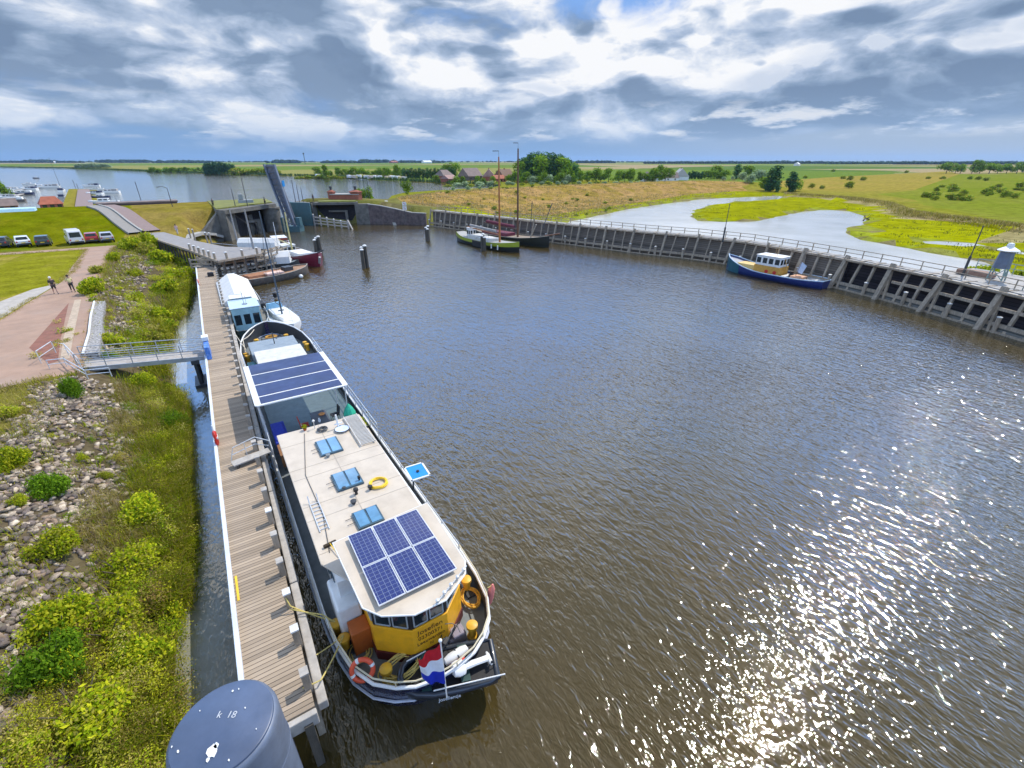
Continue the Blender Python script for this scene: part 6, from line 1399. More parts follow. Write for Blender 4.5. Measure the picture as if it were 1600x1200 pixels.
# ------------------------------------------------------------------ timber trestle and jetty
TZ = 3.35
dk = [(-8.3, 105.5), (-2.4, 86.0), (.6, 74.5), (6.2, 77.2), (6.8, 83.0), (2.2, 87.0), (-2.0, 97.5), (-6.6, 112.5), (-9.6, 112.0)]
tr = empty('timber_trestle', (-2, 90, 0), label='grey timber trestle walkway on posts curving from the dike to the pier', cat='trestle')
q = MB(); q.prism([(x+2, y-90) for x, y in dk], TZ-.15, TZ); q.build('plank_deck', mat('dusty_grey_deck', (.27, .255, .245), .9, var=.15, nscale=1.2, bump=.3), tr)
edge = [Vector((-8.3, 105.5)), Vector((-2.4, 86.0)), Vector((.6, 74.5)), Vector((6.2, 77.2))]
def walk(L, step):
    o = []; acc = 0
    for a, b in zip(L[:-1], L[1:]):
        l = (b-a).length
        while acc < l: o.append((a+(b-a)*(acc/l), (b-a).normalized())); acc += step
        acc -= l
    return o
for p, d in walk(edge, 1.5):
    q = MB(); g_z = max(hpt(p.x, p.y), -1.0); q.beam((p.x+2, p.y-90, g_z-.4), (p.x+2, p.y-90, TZ-.1), .2, .2, up=(1, 0, 0)); q.build('post', TIMD, tr)
q = MB()
for a, b in zip(edge[:-1], edge[1:]): q.beam((a.x+2, a.y-90, TZ-.1), (b.x+2, b.y-90, TZ-.1), .2, .28)
q.build('edge_beam', TIMB, tr)
for p, d in walk([v+Vector((0, .3)) for v in edge[1:]], 2.2)[:9]:
    q = MB(); q.tube([(p.x+2, p.y-90, TZ-.2), (p.x+2, p.y-90, TZ+.85)], .16, 8); o = q.build('bollard_post', TIMB, tr); q = MB(); q.lathe([(.19, 0), (.19, .06), (.001, .14)], 10, (p.x+2, p.y-90, TZ+.86)); q.build('cap', CAPW, o)
for i, (px, py) in enumerate(((296, 364), (302, 365), (322, 370), (328, 371))):
    x, y = G(px, py, TZ); q = MB(); q.tube([(x+2, y-90, -1), (x+2, y-90, TZ+.7)], .14, 8); o = q.build('bollard_post', TIMB, tr); q = MB(); q.lathe([(.17, 0), (.17, .06), (.001, .14)], 10, (x+2, y-90, TZ+.71)); q.build('cap', CAPW, o)
# lower jetty with three-rail fences
jt = empty('timber_jetty', (3, 77.2, 0), label='low timber jetty with close plank railings between pier end and wooden barge', cat='jetty')
jl = [Vector((-2.2, 79.5)), Vector((1.0, 77.2)), Vector((6.6, 79.6)), Vector((10.0, 83.5))]
q = MB()
for a, b in zip(jl[:-1], jl[1:]): q.beam((a.x-3, a.y-77.2, 2.1), (b.x-3, b.y-77.2, 2.1), 1.5, .14)
q.build('deck', PLANKG, jt)
for off, nm in ((-.75, 'near'), (.8, 'far')):
    ol = offset_line(jl, off); q = MB()
    for a, b in zip(ol[:-1], ol[1:]):
        for z in (.6, 1.35, 2.55, 3.1): q.beam((a.x-3, a.y-77.2, z), (b.x-3, b.y-77.2, z), .1, .2)
    q.build('rail', TIMB, jt)
    for p, d in walk(ol, 1.5): q = MB(); q.beam((p.x-3, p.y-77.2, -1), (p.x-3, p.y-77.2, 3.3), .22, .22, up=(1, 0, 0)); q.build('post', TIMB, jt)
# ------------------------------------------------------------------ guide wall on the right
gw_o = Vector((68, 50)); DZW = 3.75
gw = empty('guide_wall', (gw_o.x, gw_o.y, 0), label='long weathered timber guide wall with raking struts and a walkway, right side of the harbour', cat='guide wall')
def rel(p, z): return (p[0]-gw_o.x, p[1]-gw_o.y, z)
LEN = sum((b-a).length for a, b in zip(WL[:-1], WL[1:]))
WT = offset_line(WL, 1.15)
DARKB = plank_mat('brown_wall_boards', (.17, .145, .12), (.03, .025, .02), 'Z', .3, var=.45)
DARKR = plank_mat('shaded_wall_boards', (.035, .030, .034), (.008, .007, .006), 'Z', .35, var=.5)  # near-black tone paints the shade behind the open struts
NL = 8
for (i0, i1, m_, off) in ((0, NL, DARKB, 0), (NL, len(WL)-1, DARKR, .5)):
    q = MB(); L_ = offset_line(WL, 1.7+off)
    for a, b in zip(L_[i0:i1], L_[i0+1:i1+1]): q.beam(rel(a, 1.0), rel(b, 1.0), .2, 5.0)
    q.build('sheet_boards', m_, gw)
a = offset_line(WL, 1.7)[NL]; b = offset_line(WL, 2.2)[NL]; MB().beam(rel(a-(b-a)*.3, 1.0), rel(b, 1.0), .25, 5.0).build('return_wall', DARKR, gw)
q = MB(); L_ = offset_line(WL, .55)
for a, b in zip(L_[NL:-1], L_[NL+1:]): q.beam(rel(a, .1), rel(b, .1), .14, 1.7)
q.build('low_boards', plank_mat('grey_low_boards', (.15, .15, .135), (.03, .03, .025), 'Z', .42, var=.4), gw)
q = MB()
for a, b in zip(WT[:-1], WT[1:]): q.beam(rel(a, DZW-.12), rel(b, DZW-.12), .3, .26)
q.build('front_beam', TIMB, gw)
q = MB()
ql = offset_line(WL, 2.55)
for a, b in zip(ql[:-1], ql[1:]): q.beam(rel(a, DZW+.0), rel(b, DZW+.0), 1.35, .10)
q.build('walkway', mat('pale_worn_planks', (.38, .36, .33), .9, var=.25, nscale=1.5), gw)
for zz, off, w_, nm in ((.75, .55, .35, 'waling'), (-.05, .35, .4, 'waling')):
    ql = offset_line(WL, off); q = MB()
    for a, b in zip(ql[:-1], ql[1:]): q.beam(rel(a, zz), rel(b, zz), .3, w_)
    q.build(nm, TIMB, gw)
WT_len = sum((b-a).length for a, b in zip(WT[:-1], WT[1:]))
rj = random.Random(9)
W1 = walk(WL, LEN/64); WTs = walk(WT, WT_len/64); n_ = min(len(W1), len(WTs)); iR = next(i for i in range(n_) if W1[i][0].y < WL[NL-1].y+1)
for i in range(n_):
    (p, d), (q_, _) = W1[i], WTs[i]; nn = Vector((-d.y, d.x)); right = i >= iR; big = i % 3 == 0; q = MB()
    s_ = (.42 if big else .26) if right else (.32 if big else .2); p = p+d*rj.uniform(-.3, .3); q_ = q_+d*rj.uniform(-.12, .12); s_ *= rj.uniform(.85, 1.15); f_ = p-nn*(.5 if big and right else 0) if big else p.lerp(q_, rj.uniform(.12, .35))
    top = Vector((*(q_+nn*(.2 if right else 0)), DZW+(.45 if big else -.1)))
    q.beam(rel(f_, -.9), rel(top, top.z), s_, s_, up=(d.x, d.y, 0)); q.build('strut', TIMB, gw)
    if big and right:
        q = MB(); q.beam(rel(f_+d*.9+nn*.5, -.9), rel(top, top.z-.7), .26, .26, up=(d.x, d.y, 0)); q.build('raking_brace', TIMB, gw)
    if i % 2 == 0 or right:
        q = MB(); q.beam(rel(q_-nn*.35, DZW+.02), rel(q_+nn*1.9, DZW+.02), .18, .16); q.build('joist', TIMB, gw)
for i, (p, d) in enumerate(walk(offset_line(WL, .25), 4.9)):
    q = MB(); q.tube([rel(p, -1), rel(p, 1.55)], .2, 8); o = q.build('fender_pile', TIMB, gw); q = MB(); q.lathe([(.23, 0), (.23, .07), (.001, .13)], 10, rel(p, 1.56)); q.build('cap', CAPW, o)
RLs = offset_line(WL, 3.15); q = MB()
for z in (.5, 1.0):
    for a, b in zip(RLs[:-1], RLs[1:]): q.beam(rel(a, DZW+z), rel(b, DZW+z), .06, .08)
q.build('handrail', TIMB, gw)
for p, d in walk(RLs, 2.4): q = MB(); q.beam(rel(p, DZW-.3), rel(p, DZW+1.05), .1, .1, up=(1, 0, 0)); q.build('rail_post', TIMB, gw)
q = MB()
for a, b in zip(offset_line(WL, .95)[9:-1], offset_line(WL, .95)[10:]): q.beam(rel(a, 2.2), rel(b, 2.2), .22, .3)
q.build('upper_waling', TIMB, gw)
q = MB()
for a, b in zip(offset_line(WL, .8)[NL:-1], offset_line(WL, .8)[NL+1:]): q.beam(rel(a, DZW-.02), rel(b, DZW-.02), .22, .2)
q.build('outer_deck_beam', TIMB, gw)
# platform, lighthouse, poles
lt = empty('harbour_light', (71.6, 13.9, DZW), label='slate-blue harbour light tower with a white cap on green framework legs at the right edge', cat='light tower')
q = MB(); q.lathe([(.74, 1.3), (.60, 3.05)], 8, sm=False); q.build('tower_body', BLST, lt)
q = MB(); q.lathe([(.68, 3.06), (.92, 3.12), (.92, 3.18), (.4, 3.5), (.3, 3.5), (.3, 3.75), (.22, 3.9), (.001, 3.95)], 16); q.build('cap', WHITE, lt)
for sx in (-.52, .52):
    for sy in (-.52, .52): q = MB(); q.tube([(sx*1.2, sy*1.2, 0), (sx, sy, 1.35)], .07, 6); q.build('leg', mat('pale_green_steel', (.22, .30, .27), .6), lt)
q = MB()
for a, b in (((-.62, -.62, .1), (.52, -.52, 1.25)), ((.62, -.62, .1), (-.52, -.52, 1.25)), ((-.62, .62, .1), (-.52, -.52, 1.25)), ((-.62, -.62, .1), (-.52, .52, 1.25))): q.tube([a, b], .04, 5)
q.build('cross_brace', mat('pale_green_steel', (.22, .30, .27), .6), lt)
pf = empty('light_platform', (72.3, 13.2, 0), R(-15), label='timber platform carrying the harbour light, with rails and a wooden bench', cat='platform')
q = MB(); q.bx(-3.5, 4.5, -5.5, 5.5, DZW-.25, DZW-.02); q.build('deck', mat('pale_worn_planks', (.38, .36, .33), .9, var=.25, nscale=1.5), pf)
for x in (-3, 0, 3.8):
    for y in (-5, 0, 5): q = MB(); q.tube([(x, y, -1), (x, y, DZW-.25)], .17, 8); q.build('pile', TIMD, pf)
q = MB(); rail_run(q, [(-3.4, -5.4, DZW), (-3.4, -3.2, DZW)], 1.1, .05, mids=(.5,)); rail_run(q, [(4.4, 5.4, DZW), (4.4, 1.8, DZW), (4.4, -1.8, DZW), (4.4, -5.4, DZW)], 1.1, .05, mids=(.5,)); q.build('handrail', mat('pale_green_steel', (.22, .30, .27), .6), pf)
q = MB(); q.box((-.5, 2.6, DZW+.3), (1.2, 3.2, .5), rz=.2); q.build('bench', mat('brown_timber_stack', (.28, .17, .12), .8, var=.3), pf, bevel=.03)
for (px, py, top, lb) in ((1504, 430, 352, 'thin dark radar pole leaning on the wall walkway, right of the picture'), (1129, 378, 318, 'thin dark pole on the guide wall above the left end of the tug')):
    x, y = G(px, py, DZW); z_ = zat(x, y, top)
    t = empty('pole', (x, y, DZW-.05), label=lb, cat='pole', group='thin poles on the guide wall'); q = MB(); q.tube([(0, 0, 0), (0, 0, (z_-DZW)*.4)], .13, 8); q.build('lower_tube', DKGREY, t)
    q = MB(); q.tube([(0, 0, (z_-DZW)*.4), (.0, 0, z_-DZW)], .055, 6); q.tube([(-.2, 0, z_-DZW-.1), (.25, 0, z_-DZW-.1)], .03, 5); q.build('upper_tube', DKGREY, t)
for (px, py, dxx, dz, lb) in ((829, 352, .3, 4.5, 'bare thin post in front of the grass, right of the tall masts'), (848, 353, 2.2, 4.2, 'slanting thin pole right of the tall masts')):
    x, y = G(px, py, DZW); t = MB().tube([(0, 0, -.5), (dxx, 0, dz)], .07, 6); tag(t.build('pole', DKGREY, None, (x, y, DZW)), lb, 'pole', 'thin poles on the guide wall')
# ------------------------------------------------------------------ old sluice and lock
DCON = mat('dark_stained_concrete', (.15, .14, .12), .9, var=.3, nscale=.9, bump=.5, bscale=5, dirt=(.055, .05, .035), dscale=.4, damt=.85)
SL = empty('sluice', (16, 125, 0), label='old concrete sluice with dark openings and grass roof, far end of the harbour', cat='sluice')
def P_(*pp): return [(x-16, y-125) for x, y in pp]
q = MB()   # left block: end wall, pier walls, slab
q.prism(P_((3.0, 120.5), (4.6, 118.6), (6.6, 124.0), (5.0, 126.0)), -1, 5.9)
q.prism(P_((8.2, 128.0), (9.4, 127.0), (10.6, 130.0), (9.4, 131.0)), -1, 4.2)
q.prism(P_((-1.5, 116.5), (3.2, 120.2), (3.0, 121.5), (-2.0, 118)), -1, [1.0, 5.6, 5.6, 1.0])
q.build('wing_wall', DCON, SL)
q = MB(); q.prism(P_((4.6, 118.5), (16.2, 131.5), (16.2, 146), (3.0, 146), (3.0, 121)), 5.35, 6.15); q.build('roof_slab', DCON, SL)
q = MB(); q.prism(P_((4.0, 121.8), (14.6, 134.5), (14.6, 147), (3.2, 147)), -1, 5.3); q.build('dark_chamber', mat('shaded_opening_concrete', (.028, .024, .026), .95, var=.4), SL)  # solid block painted near black for the shade inside the openings
q = MB(); q.prism(P_((8.6, 124.8), (11.2, 127.6), (10.9, 127.9), (8.3, 125.1)), 2.7, 3.2); q.prism(P_((11.0, 127.3), (11.7, 128.1), (11.3, 128.5), (10.6, 127.7)), -1, 3.2); q.build('inner_frame', DCON, SL)
q = MB(); q.lathe([(2.0, -1), (2.0, 5.0), (2.2, 5.02), (2.2, 5.4)], 24, (-1.2, 6.6, 0)); q.bx(-1.2, .8, 6.6, 20, -1, 5.3); q.build('round_pier', DCON, SL)
GRT = attr_mat('turf', var=.4, scale=.8, bump=.8)
q = MB(); q.prism(P_((3.2, 121.4), (15.8, 134.2), (15.8, 147), (2.4, 147)), 6.16, 6.4); q.build('turf_roof', mat('turf_roof', (.17, .18, .03), .95, var=.3, nscale=1, dirt=(.22, .18, .06), dscale=.4), SL)
# quay left (pale curved path beside the wing wall)
q = MB(); pts_ = [(-3.5, 104), (-2.2, 110), (-.5, 115), (1.6, 118.4), (2.8, 119.4)]; 
for a, b in zip(pts_[:-1], pts_[1:]): q.beam((a[0]-16, a[1]-125, hpt(a[0]-1, a[1])+.2), (b[0]-16, b[1]-125, hpt(b[0]-1, b[1])+.3), 1.3, .5)
q.build('sloping_kerb', mat('pale_concrete', (.36, .35, .32), .9, var=.15), SL)
RB = empty('lock_abutment', (30, 135, 0), label='concrete lock abutment with sloping retaining wall right of the raised bridge', cat='abutment')
def Q_(*pp): return [(x-30, y-135) for x, y in pp]
q = MB(); q.prism(Q_((21.6, 142.5), (25.4, 137.4), (27.0, 139.6), (23.6, 146)), -1, 5.5); q.build('corner_block', DCON, RB); q = MB(); q.prism(Q_((35.4, 133.2), (38.4, 131.4), (39.5, 133), (36.5, 135)), -1, 5.1); q.build('corner_block', DCON, RB)
q = MB(); q.prism(Q_((21.2, 145.5), (21.9, 141.6), (25.0, 137.0), (24.7, 136.7), (21.0, 141.3), (20.6, 145.5)), -1, 5.6); q.build('lock_gate', TEALST, RB)
q = MB(); q.prism(Q_((27.5, 140.4), (36.2, 135.6), (37.5, 141), (28.5, 146)), -1, 4.9); q.build('dark_chamber', mat('shaded_opening_concrete', (.028, .024, .026), .95, var=.4), RB)  # near-black block paints the shade of the lock openings
q = MB(); q.prism(Q_((25.2, 138.2), (36.4, 133.4), (38.5, 141), (27, 147)), 4.92, 5.5); q.build('roof_slab', DCON, RB)
q = MB(); q.prism(Q_((27.4, 138.0), (36.2, 134.4), (38, 143), (29, 148)), 5.52, 5.75); q.build('turf_roof', mat('turf_roof', (.17, .18, .03), .95, var=.3, nscale=1, dirt=(.22, .18, .06), dscale=.4), RB)
q = MB(); q.prism(Q_((29.6, 138.0), (33.6, 136.0), (33.9, 136.5), (29.9, 138.5)), 3.0, 3.4); q.prism(Q_((33.3, 135.9), (33.9, 135.6), (34.2, 136.2), (33.6, 136.5)), -1, 3.4); q.build('inner_frame', DCON, RB)
rw = [(38.2, 131.6), (41, 129.6), (44, 127.2), (47.5, 123.6), (50.2, 120.8)]; rz_ = [5.0, 4.6, 3.9, 3.0, 2.9]
q = MB(); secs = [[(x-30, y-135, -1), (x-30, y-135, z), (x-29.5, y-134.4, z), (x-29.5, y-134.4, -1)] for (x, y), z in zip(rw, rz_)]; q.loft(secs, closed=True, sm=False); q.build('retaining_wall', mat('dark_stained_wall', (.12, .09, .085), .9, var=.4, nscale=1.2, dirt=(.22, .2, .17), dscale=.5), RB)
q = MB()
for (a, za), (b, zb_) in zip(list(zip(rw, rz_))[:-1], list(zip(rw, rz_))[1:]): q.beam((a[0]-29.75, a[1]-134.7, za+.08), (b[0]-29.75, b[1]-134.7, zb_+.08), .7, .18)
q.build('coping', mat('pale_concrete', (.36, .35, .32), .9, var=.15), RB)
q = MB(); pts_ = [G(603, 313, 5.2), G(617, 322, 5.0), G(632, 330, 4.3), G(660, 336, 3.9), G(686, 338, 3.8)]
for a, b in zip(pts_[:-1], pts_[1:]): q.beam((*a, hpt(*a)+.12), (*b, hpt(*b)+.12), .8, .35)
tag(q.build('stone_kerb', mat('pale_concrete', (.36, .35, .32), .9, var=.15)), 'low concrete kerb leading up to the brick house from the guide wall', 'kerb')
# timber guide frames in front of the abutment
a = G(492, 352, 0); b = G(545, 357, 0); a = Vector((a[0], a[1])); b = Vector((b[0], b[1]))
gf = empty('guide_fence', (a.x, a.y, 0), label='timber guide fence with white-capped posts in front of the lock abutment', cat='fence'); d = b-a
for i in range(6):
    p = d*(i/5); q = MB(); q.beam((p.x, p.y, -1), (p.x, p.y, 2.7-.25*i), .35, .35, up=(1, 0, 0)); o = q.build('post', TIMP, gf); q = MB(); q.lathe([(.25, 0), (.001, .2)], 8, (p.x, p.y, 2.72-.25*i)); q.build('cap', CAPW, o)
q = MB()
for z in (.5, 1.2, 2.1): q.beam((0, 0, z), (d.x, d.y, z-.6 if z > 2 else z-.1), .2, .25)
q.build('rail', TIMP, gf)
q = MB(); q.beam((d.x, d.y, 2.0), (d.x*1.08, d.y*1.08-1.5, -.5), .3, .3); q.build('rake', TIMP, gf)
# raised bascule bridge
bx0 = Vector((18.2, 127.5)); dirx = Vector((math.cos(-YAW), math.sin(-YAW)))
br = empty('bascule_bridge', (bx0.x, bx0.y, 0), R(-38), label='raised steel bascule bridge leaf standing upright over the lock', cat='bridge')
zt = zat(bx0.x, bx0.y, 257)
q = MB()
for s_ in (-1.15, 1.15):
    q.beam((s_*.7, 0, 1.2), (s_*1.05-3.0, .8, zt), .35, .7, up=(0, 1, 0))
q.build('main_girder', BLST, br)
q = MB()
nb = 11
for k in range(nb):
    z = 1.8+(zt-2.2)*k/(nb-1); y = .8*(z/zt); f_ = (z-1.2)/(zt-1.2); xl = -.8-3.2*f_; xr = .8-2.7*f_; q.beam((xl, y, z), (xr, y, z), .18, .2)
    if k < nb-1: z2 = 1.8+(zt-2.2)*(k+1)/(nb-1); f2 = (z2-1.2)/(zt-1.2); q.beam((xl, y, z), (.8-2.7*f2, .8*z2/zt, z2), .12, .12)
q.build('cross_bracing', BLST, br)
q = MB(); q.loft([[(-.9, .6, 3.0), (.9, .6, 3.0), (.9, .72, 3.0), (-.9, .72, 3.0)], [(-4.2, 1.2, zt), (-1.9, 1.2, zt), (-1.9, 1.32, zt), (-4.2, 1.32, zt)]], closed=True, sm=False); q.build('roadway_plate', mat('grey_roadway', (.24, .235, .26), .8, dirt=(.12, .12, .13)), br)
q = MB(); q.bx(-2.2, 2.2, -.6, 1.6, -1, 1.2); q.bx(-2.4, -1.5, -.3, .9, 1.2, 3.2); q.bx(1.5, 2.4, -.3, .9, 1.2, 3.2); q.build('bearing_frame', TEALST, br)
q = MB(); q.bx(-.6, -.54, .5, 1.5, zt*.68, zt*.68+1.3); q.build('blue_sign', BLUE, br)
q = MB()
for s_ in (1.0,):
    for k in range(8): z = 3+(zt-4)*k/7; q.tube([(.8-2.6*z/zt, .8*z/zt, z), (1.3-2.6*z/zt, .8*z/zt-.5, z)], .04, 4)
    q.tube([(.9, -.3, 3), (-1.2, .3, zt-1)], .05, 5)
q.build('parapet', STEEL, br)
# bulwark of timbers beneath the bridge
for i, (px, py, h_, lb) in enumerate(((452, 352, 6.0, 'tall pale leaning timber beside the raised bridge, nearest the lock gate'), (446, 362, 3.2, 'short timber post with a white light in front of the raised bridge'))):
    x, y = G(px, py, 0); q = MB(); q.tube([(0, 0, -1), (.1, .3, h_)], .22, 8); tag(q.build('guide_post', mat('pale_yellow_timber', (.42, .40, .26), .8), None, (x, y, 0)), lb, 'post', 'posts beneath the raised bridge')
# brick gatehouse
bh = empty('brick_gatehouse', (36.3, 140.5, 5.5), R(-28), label='low red brick gatehouse with two chimney-like turrets above the lock', cat='brick building')
q = MB(); q.bx(-5.0, 2.5, -.5, 3.5, -.5, 1.5); q.build('wall', BRICK, bh); q = MB(); q.bx(-5.2, 2.6, -.7, 3.7, 1.5, 1.7); q.build('roof', mat('pale_concrete', (.36, .35, .32), .9, var=.15), bh)
for x, s_ in ((-5.0, .8), (1.6, 1.25)):
    q = MB(); q.lathe([(1.3*s_, -.8), (1.3*s_, 2.0), (1.5*s_, 2.05), (1.5*s_, 2.3), (.3, 2.7)], 6, (x, .8, 0), sm=False); o = q.build('turret', BRICK, bh); q = MB(); q.lathe([(.3, 2.6), (.3, 3.3), (.42, 3.3), (.42, 3.6), (.001, 3.75)], 8, (x, .8, 0)); q.build('chimney', DKGREY, o)
q = MB(); q.box((2.2, -.3, .9), (.5, .1, 1.2)); q.build('window', CREAM, bh)
x, y = G(633, 333, 3.6)
t = empty('traffic_sign', (x, y, 3.2), R(-30), label='two white signs on a post at the start of the guide wall', cat='sign'); q = MB(); q.tube([(0, 0, -1), (0, 0, 3.2)], .08, 6); q.build('post', DKGREY, t)
q = MB()
for z in (1.6, 2.6): q.box((0, -.09, z), (1.0, .05, .85))
q.build('sign_panel', WHITE, t); q = MB()
for z in (1.6, 2.6): q.box((0, -.125, z), (.5, .02, .12), ry=.6)
q.build('sign_symbol', RED, t)
def lamp(px, py, z, top, lb, arm=1.0):
    x, y = G(px, py, z); h_ = zat(x, y, top); t = empty('light_pole', (x, y, z), label=lb, cat='lamp post', group='masts and lamp posts beyond the dike')
    q = MB(); q.tube([(0, 0, -.5), (0, 0, h_-z)], [.1, .06], 6); q.build('pole', DKGREY, t)
    if arm: q = MB(); q.tube([(0, 0, h_-z), (-arm*.5, 0, h_-z+.35), (-arm, 0, h_-z+.3)], .05, 5); q.box((-arm, 0, h_-z+.27), (.5, .25, .12)); q.build('lamp_head', DKGREY, t)
lamp(270, 324, 6.1, 294, 'curved street lamp on the dike, left of the sluice', 1.6); lamp(577, 308, 5.0, 283, 'thin post beside the bush at the brick gatehouse', 0); lamp(462, 316, 5.5, 281, 'tallest of three thin masts above the lock gate', 0); lamp(468, 316, 5.5, 288, 'middle of three thin masts above the lock gate', 0); lamp(474, 316, 5.5, 293, 'shortest of three thin masts above the lock gate', 0); lamp(387, 322, 6.2, 276, 'thin mast behind the sluice roof', 0); lamp(368, 323, 6.2, 295, 'faint thin pole behind the left sluice roof', 0)
for i, (px, py) in enumerate(((334, 324), (415, 321), (490, 315))):
    x, y = G(px, py, 6.1); person((x, y, 6.15), R(60*i), ['person in dark clothes standing on the dike left of the sluice', 'person in dark clothes on the sluice roof left of the raised bridge', 'person in dark clothes on the right lock side'][i], DKGREY, BLACK, mat('dark_hair', (.03, .02, .015), .9), .1)
x, y = G(385, 318, 6.2); q = MB(); q.bx(-1.6, 1.6, -.8, .8, 0, .9); q.bx(-1.4, -.4, -.6, .6, .9, 2.2); tag(q.build('covered_machine', mat('grey_tarp', (.30, .32, .33), .8), None, (x, y, 6.2), bevel=.15), 'grey covered machine parked on the sluice roof', 'machine')
# ------------------------------------------------------------------ road over the dike
def ribbon(name, L, wdt, m, dz, **kw):
    q = MB(); cl_ = []
    for a, b in zip(L[:-1], L[1:]):
        n = max(1, int((b-a).length/2.5))
        for k in range(n): cl_.append(a.lerp(b, k/n))
    cl_.append(L[-1]); A = offset_line(cl_, wdt/2); B_ = offset_line(cl_, -wdt/2)
    for p1, p2, q2_, q1 in zip(A[:-1], A[1:], B_[1:], B_[:-1]):
        def z(p, c): return max(hpt(p.x, p.y), hpt(c.x, c.y))+dz
        i = A.index(p1); c1, c2 = cl_[i], cl_[i+1]; z1, z2 = hpt(*c1)+dz, hpt(*c2)+dz
        q.add([(p1.x, p1.y, z1), (p2.x, p2.y, z2), (q2_.x, q2_.y, z2), (q1.x, q1.y, z1)], [(0, 3, 2, 1)]); q.add([(p1.x, p1.y, z1-.5), (p2.x, p2.y, z2-.5), (p2.x, p2.y, z2), (p1.x, p1.y, z1)], [(0, 1, 2, 3)]); q.add([(q1.x, q1.y, z1-.5), (q2_.x, q2_.y, z2-.5), (q2_.x, q2_.y, z2), (q1.x, q1.y, z1)], [(3, 2, 1, 0)])
    return q.build(name, m, **kw)
kb = [Vector(G(224, 364, 3.4)), Vector(G(198, 345, 4.9)), Vector(G(171, 327.5, 6.2))]; kb.append(kb[-1]+(kb[-1]-kb[-2]).normalized()*10)
ribbon('dike_road', offset_line(kb, -1.45), 2.6, mat('dusty_brown_road', (.25, .18, .16), .9, var=.12), .30, kind='structure')
ribbon('dike_track', offset_line(kb, 1.2), 2.0, mat('grey_concrete_track', (.27, .25, .22), .9, var=.12), .32, kind='structure')
t = ribbon('road_kerb', kb, .3, mat('pale_concrete', (.36, .35, .32), .9, var=.15), .50); tag(t, 'pale straight kerb between the two lanes of the dike ramp', 'kerb')
# ------------------------------------------------------------------ marina
def cruiser(px, py, L, rz, label, hullm=WHITE, canvas=None, mast=0, z=0):
    L *= .82; x, y = G(px, py, .3); t = empty('moored_boat', (x, y, z), rz, label=label, cat='boat', group='boats moored in the lake marina')
    st = shaped(L, L*.32, L*.12, L*.11, L*.15, .55, .8); st = [(a-L/2, b, c) for a, b, c in st]; hull_parts(t, st, hullm, OFFWH, None, .1)
    house(t, -L*.11, L*.11, -L*.18, L*.16, L*.1, L*.2, WHITE, canvas or WHITE, 2, bev=.05)
    if canvas: q = MB(); q.bx(-L*.12, L*.12, -L*.42, -L*.2, L*.1, L*.22); q.build('canvas_cover', canvas, t, bevel=.1)
    if mast: mast_parts(t, 0, 0, L*.15, mast, .09, DKGREY)
    return t
NB = mat('navy_canvas', (.03, .04, .09), .8); GB = mat('grey_canvas', (.35, .34, .33), .8)
for a in [(143, 291, 11, R(80), 'white cruiser with dark top, furthest along the right side of the jetty', WHITE, NB), (150, 296, 9, R(85), 'white cruiser right of the jetty, second furthest', WHITE, None), (148, 303, 10, R(60), 'boat with a navy blue cover on the right of the jetty', WHITE, NB),
          (170, 301, 12, R(75), 'long white boat lying outermost right of the jetty', WHITE, GB), (157, 308, 9, R(70), 'dark hulled boat nearer on the right of the jetty', NB, None), (163, 317, 12, R(82), 'big white cruiser with a row of windows, nearest on the jetty right side', WHITE, None),
          (185, 322, 10, R(100), 'grey and white boat at the top of the dike ramp', GB, GB, 3), (97, 299, 11, R(0), 'white sailing boat left of the jetty with tall thin mast', WHITE, NB, 17), (96, 309, 10, R(10), 'grey boat moored left of the jetty near the red-roofed boathouse', GB, NB),
          (77, 293, 13, R(85), 'long white cruiser at the right end of the far dock', WHITE, GB), (61, 293, 12, R(85), 'white cruiser in the middle of the far dock', WHITE, None), (46, 296, 11, R(60), 'white cruiser with dark windows at the near side of the far dock', WHITE, NB), (45, 288, 9, R(85), 'small white boat furthest behind the far dock', WHITE, None),
          (35, 303, 11, R(80), 'white boat with a dark blue hull at the end of the middle dock', NB, OFFWH), (18, 301, 10, R(60), 'pale boat beside the marina tree', OFFWH, None), (12, 309, 10, R(70), 'pale boat behind the brown-roofed shed', OFFWH, GB), (20, 314, 10, R(85), 'brown and white boat right of the brown-roofed shed', RUSTW, OFFWH),
          (4, 317, 10, R(85), 'pale boat at the left edge of the marina, closest to the shed', OFFWH, RED), (24, 296, 9, R(70), 'cream boat under the marina tree', OFFWH, None), (8, 296, 9, R(70), 'cream boat at the far left under the tree', OFFWH, GB),
          (240, 321, 12, R(95), 'white boat right of the long dark shed behind the dike', WHITE, GB), (56, 278, 6, R(85), 'tiny dark rowing boat alone on the lake', NB, None)]:
    cruiser(*a)
for i, (px, py, top, lb) in enumerate(((119, 296, 281, 'thin dark mast at the far left end of the jetty'), (123, 297, 287, 'short dark mast at the far end of the jetty'), (222, 318, 284, 'thin dark mast behind the long dark shed'))):
    x, y = G(px, py, 0); q = MB(); q.tube([(0, 0, 0), (0, 0, zat(x, y, top))], .12, 6); tag(q.build('mast', DKGREY, None, (x, y, 0)), lb, 'mast')
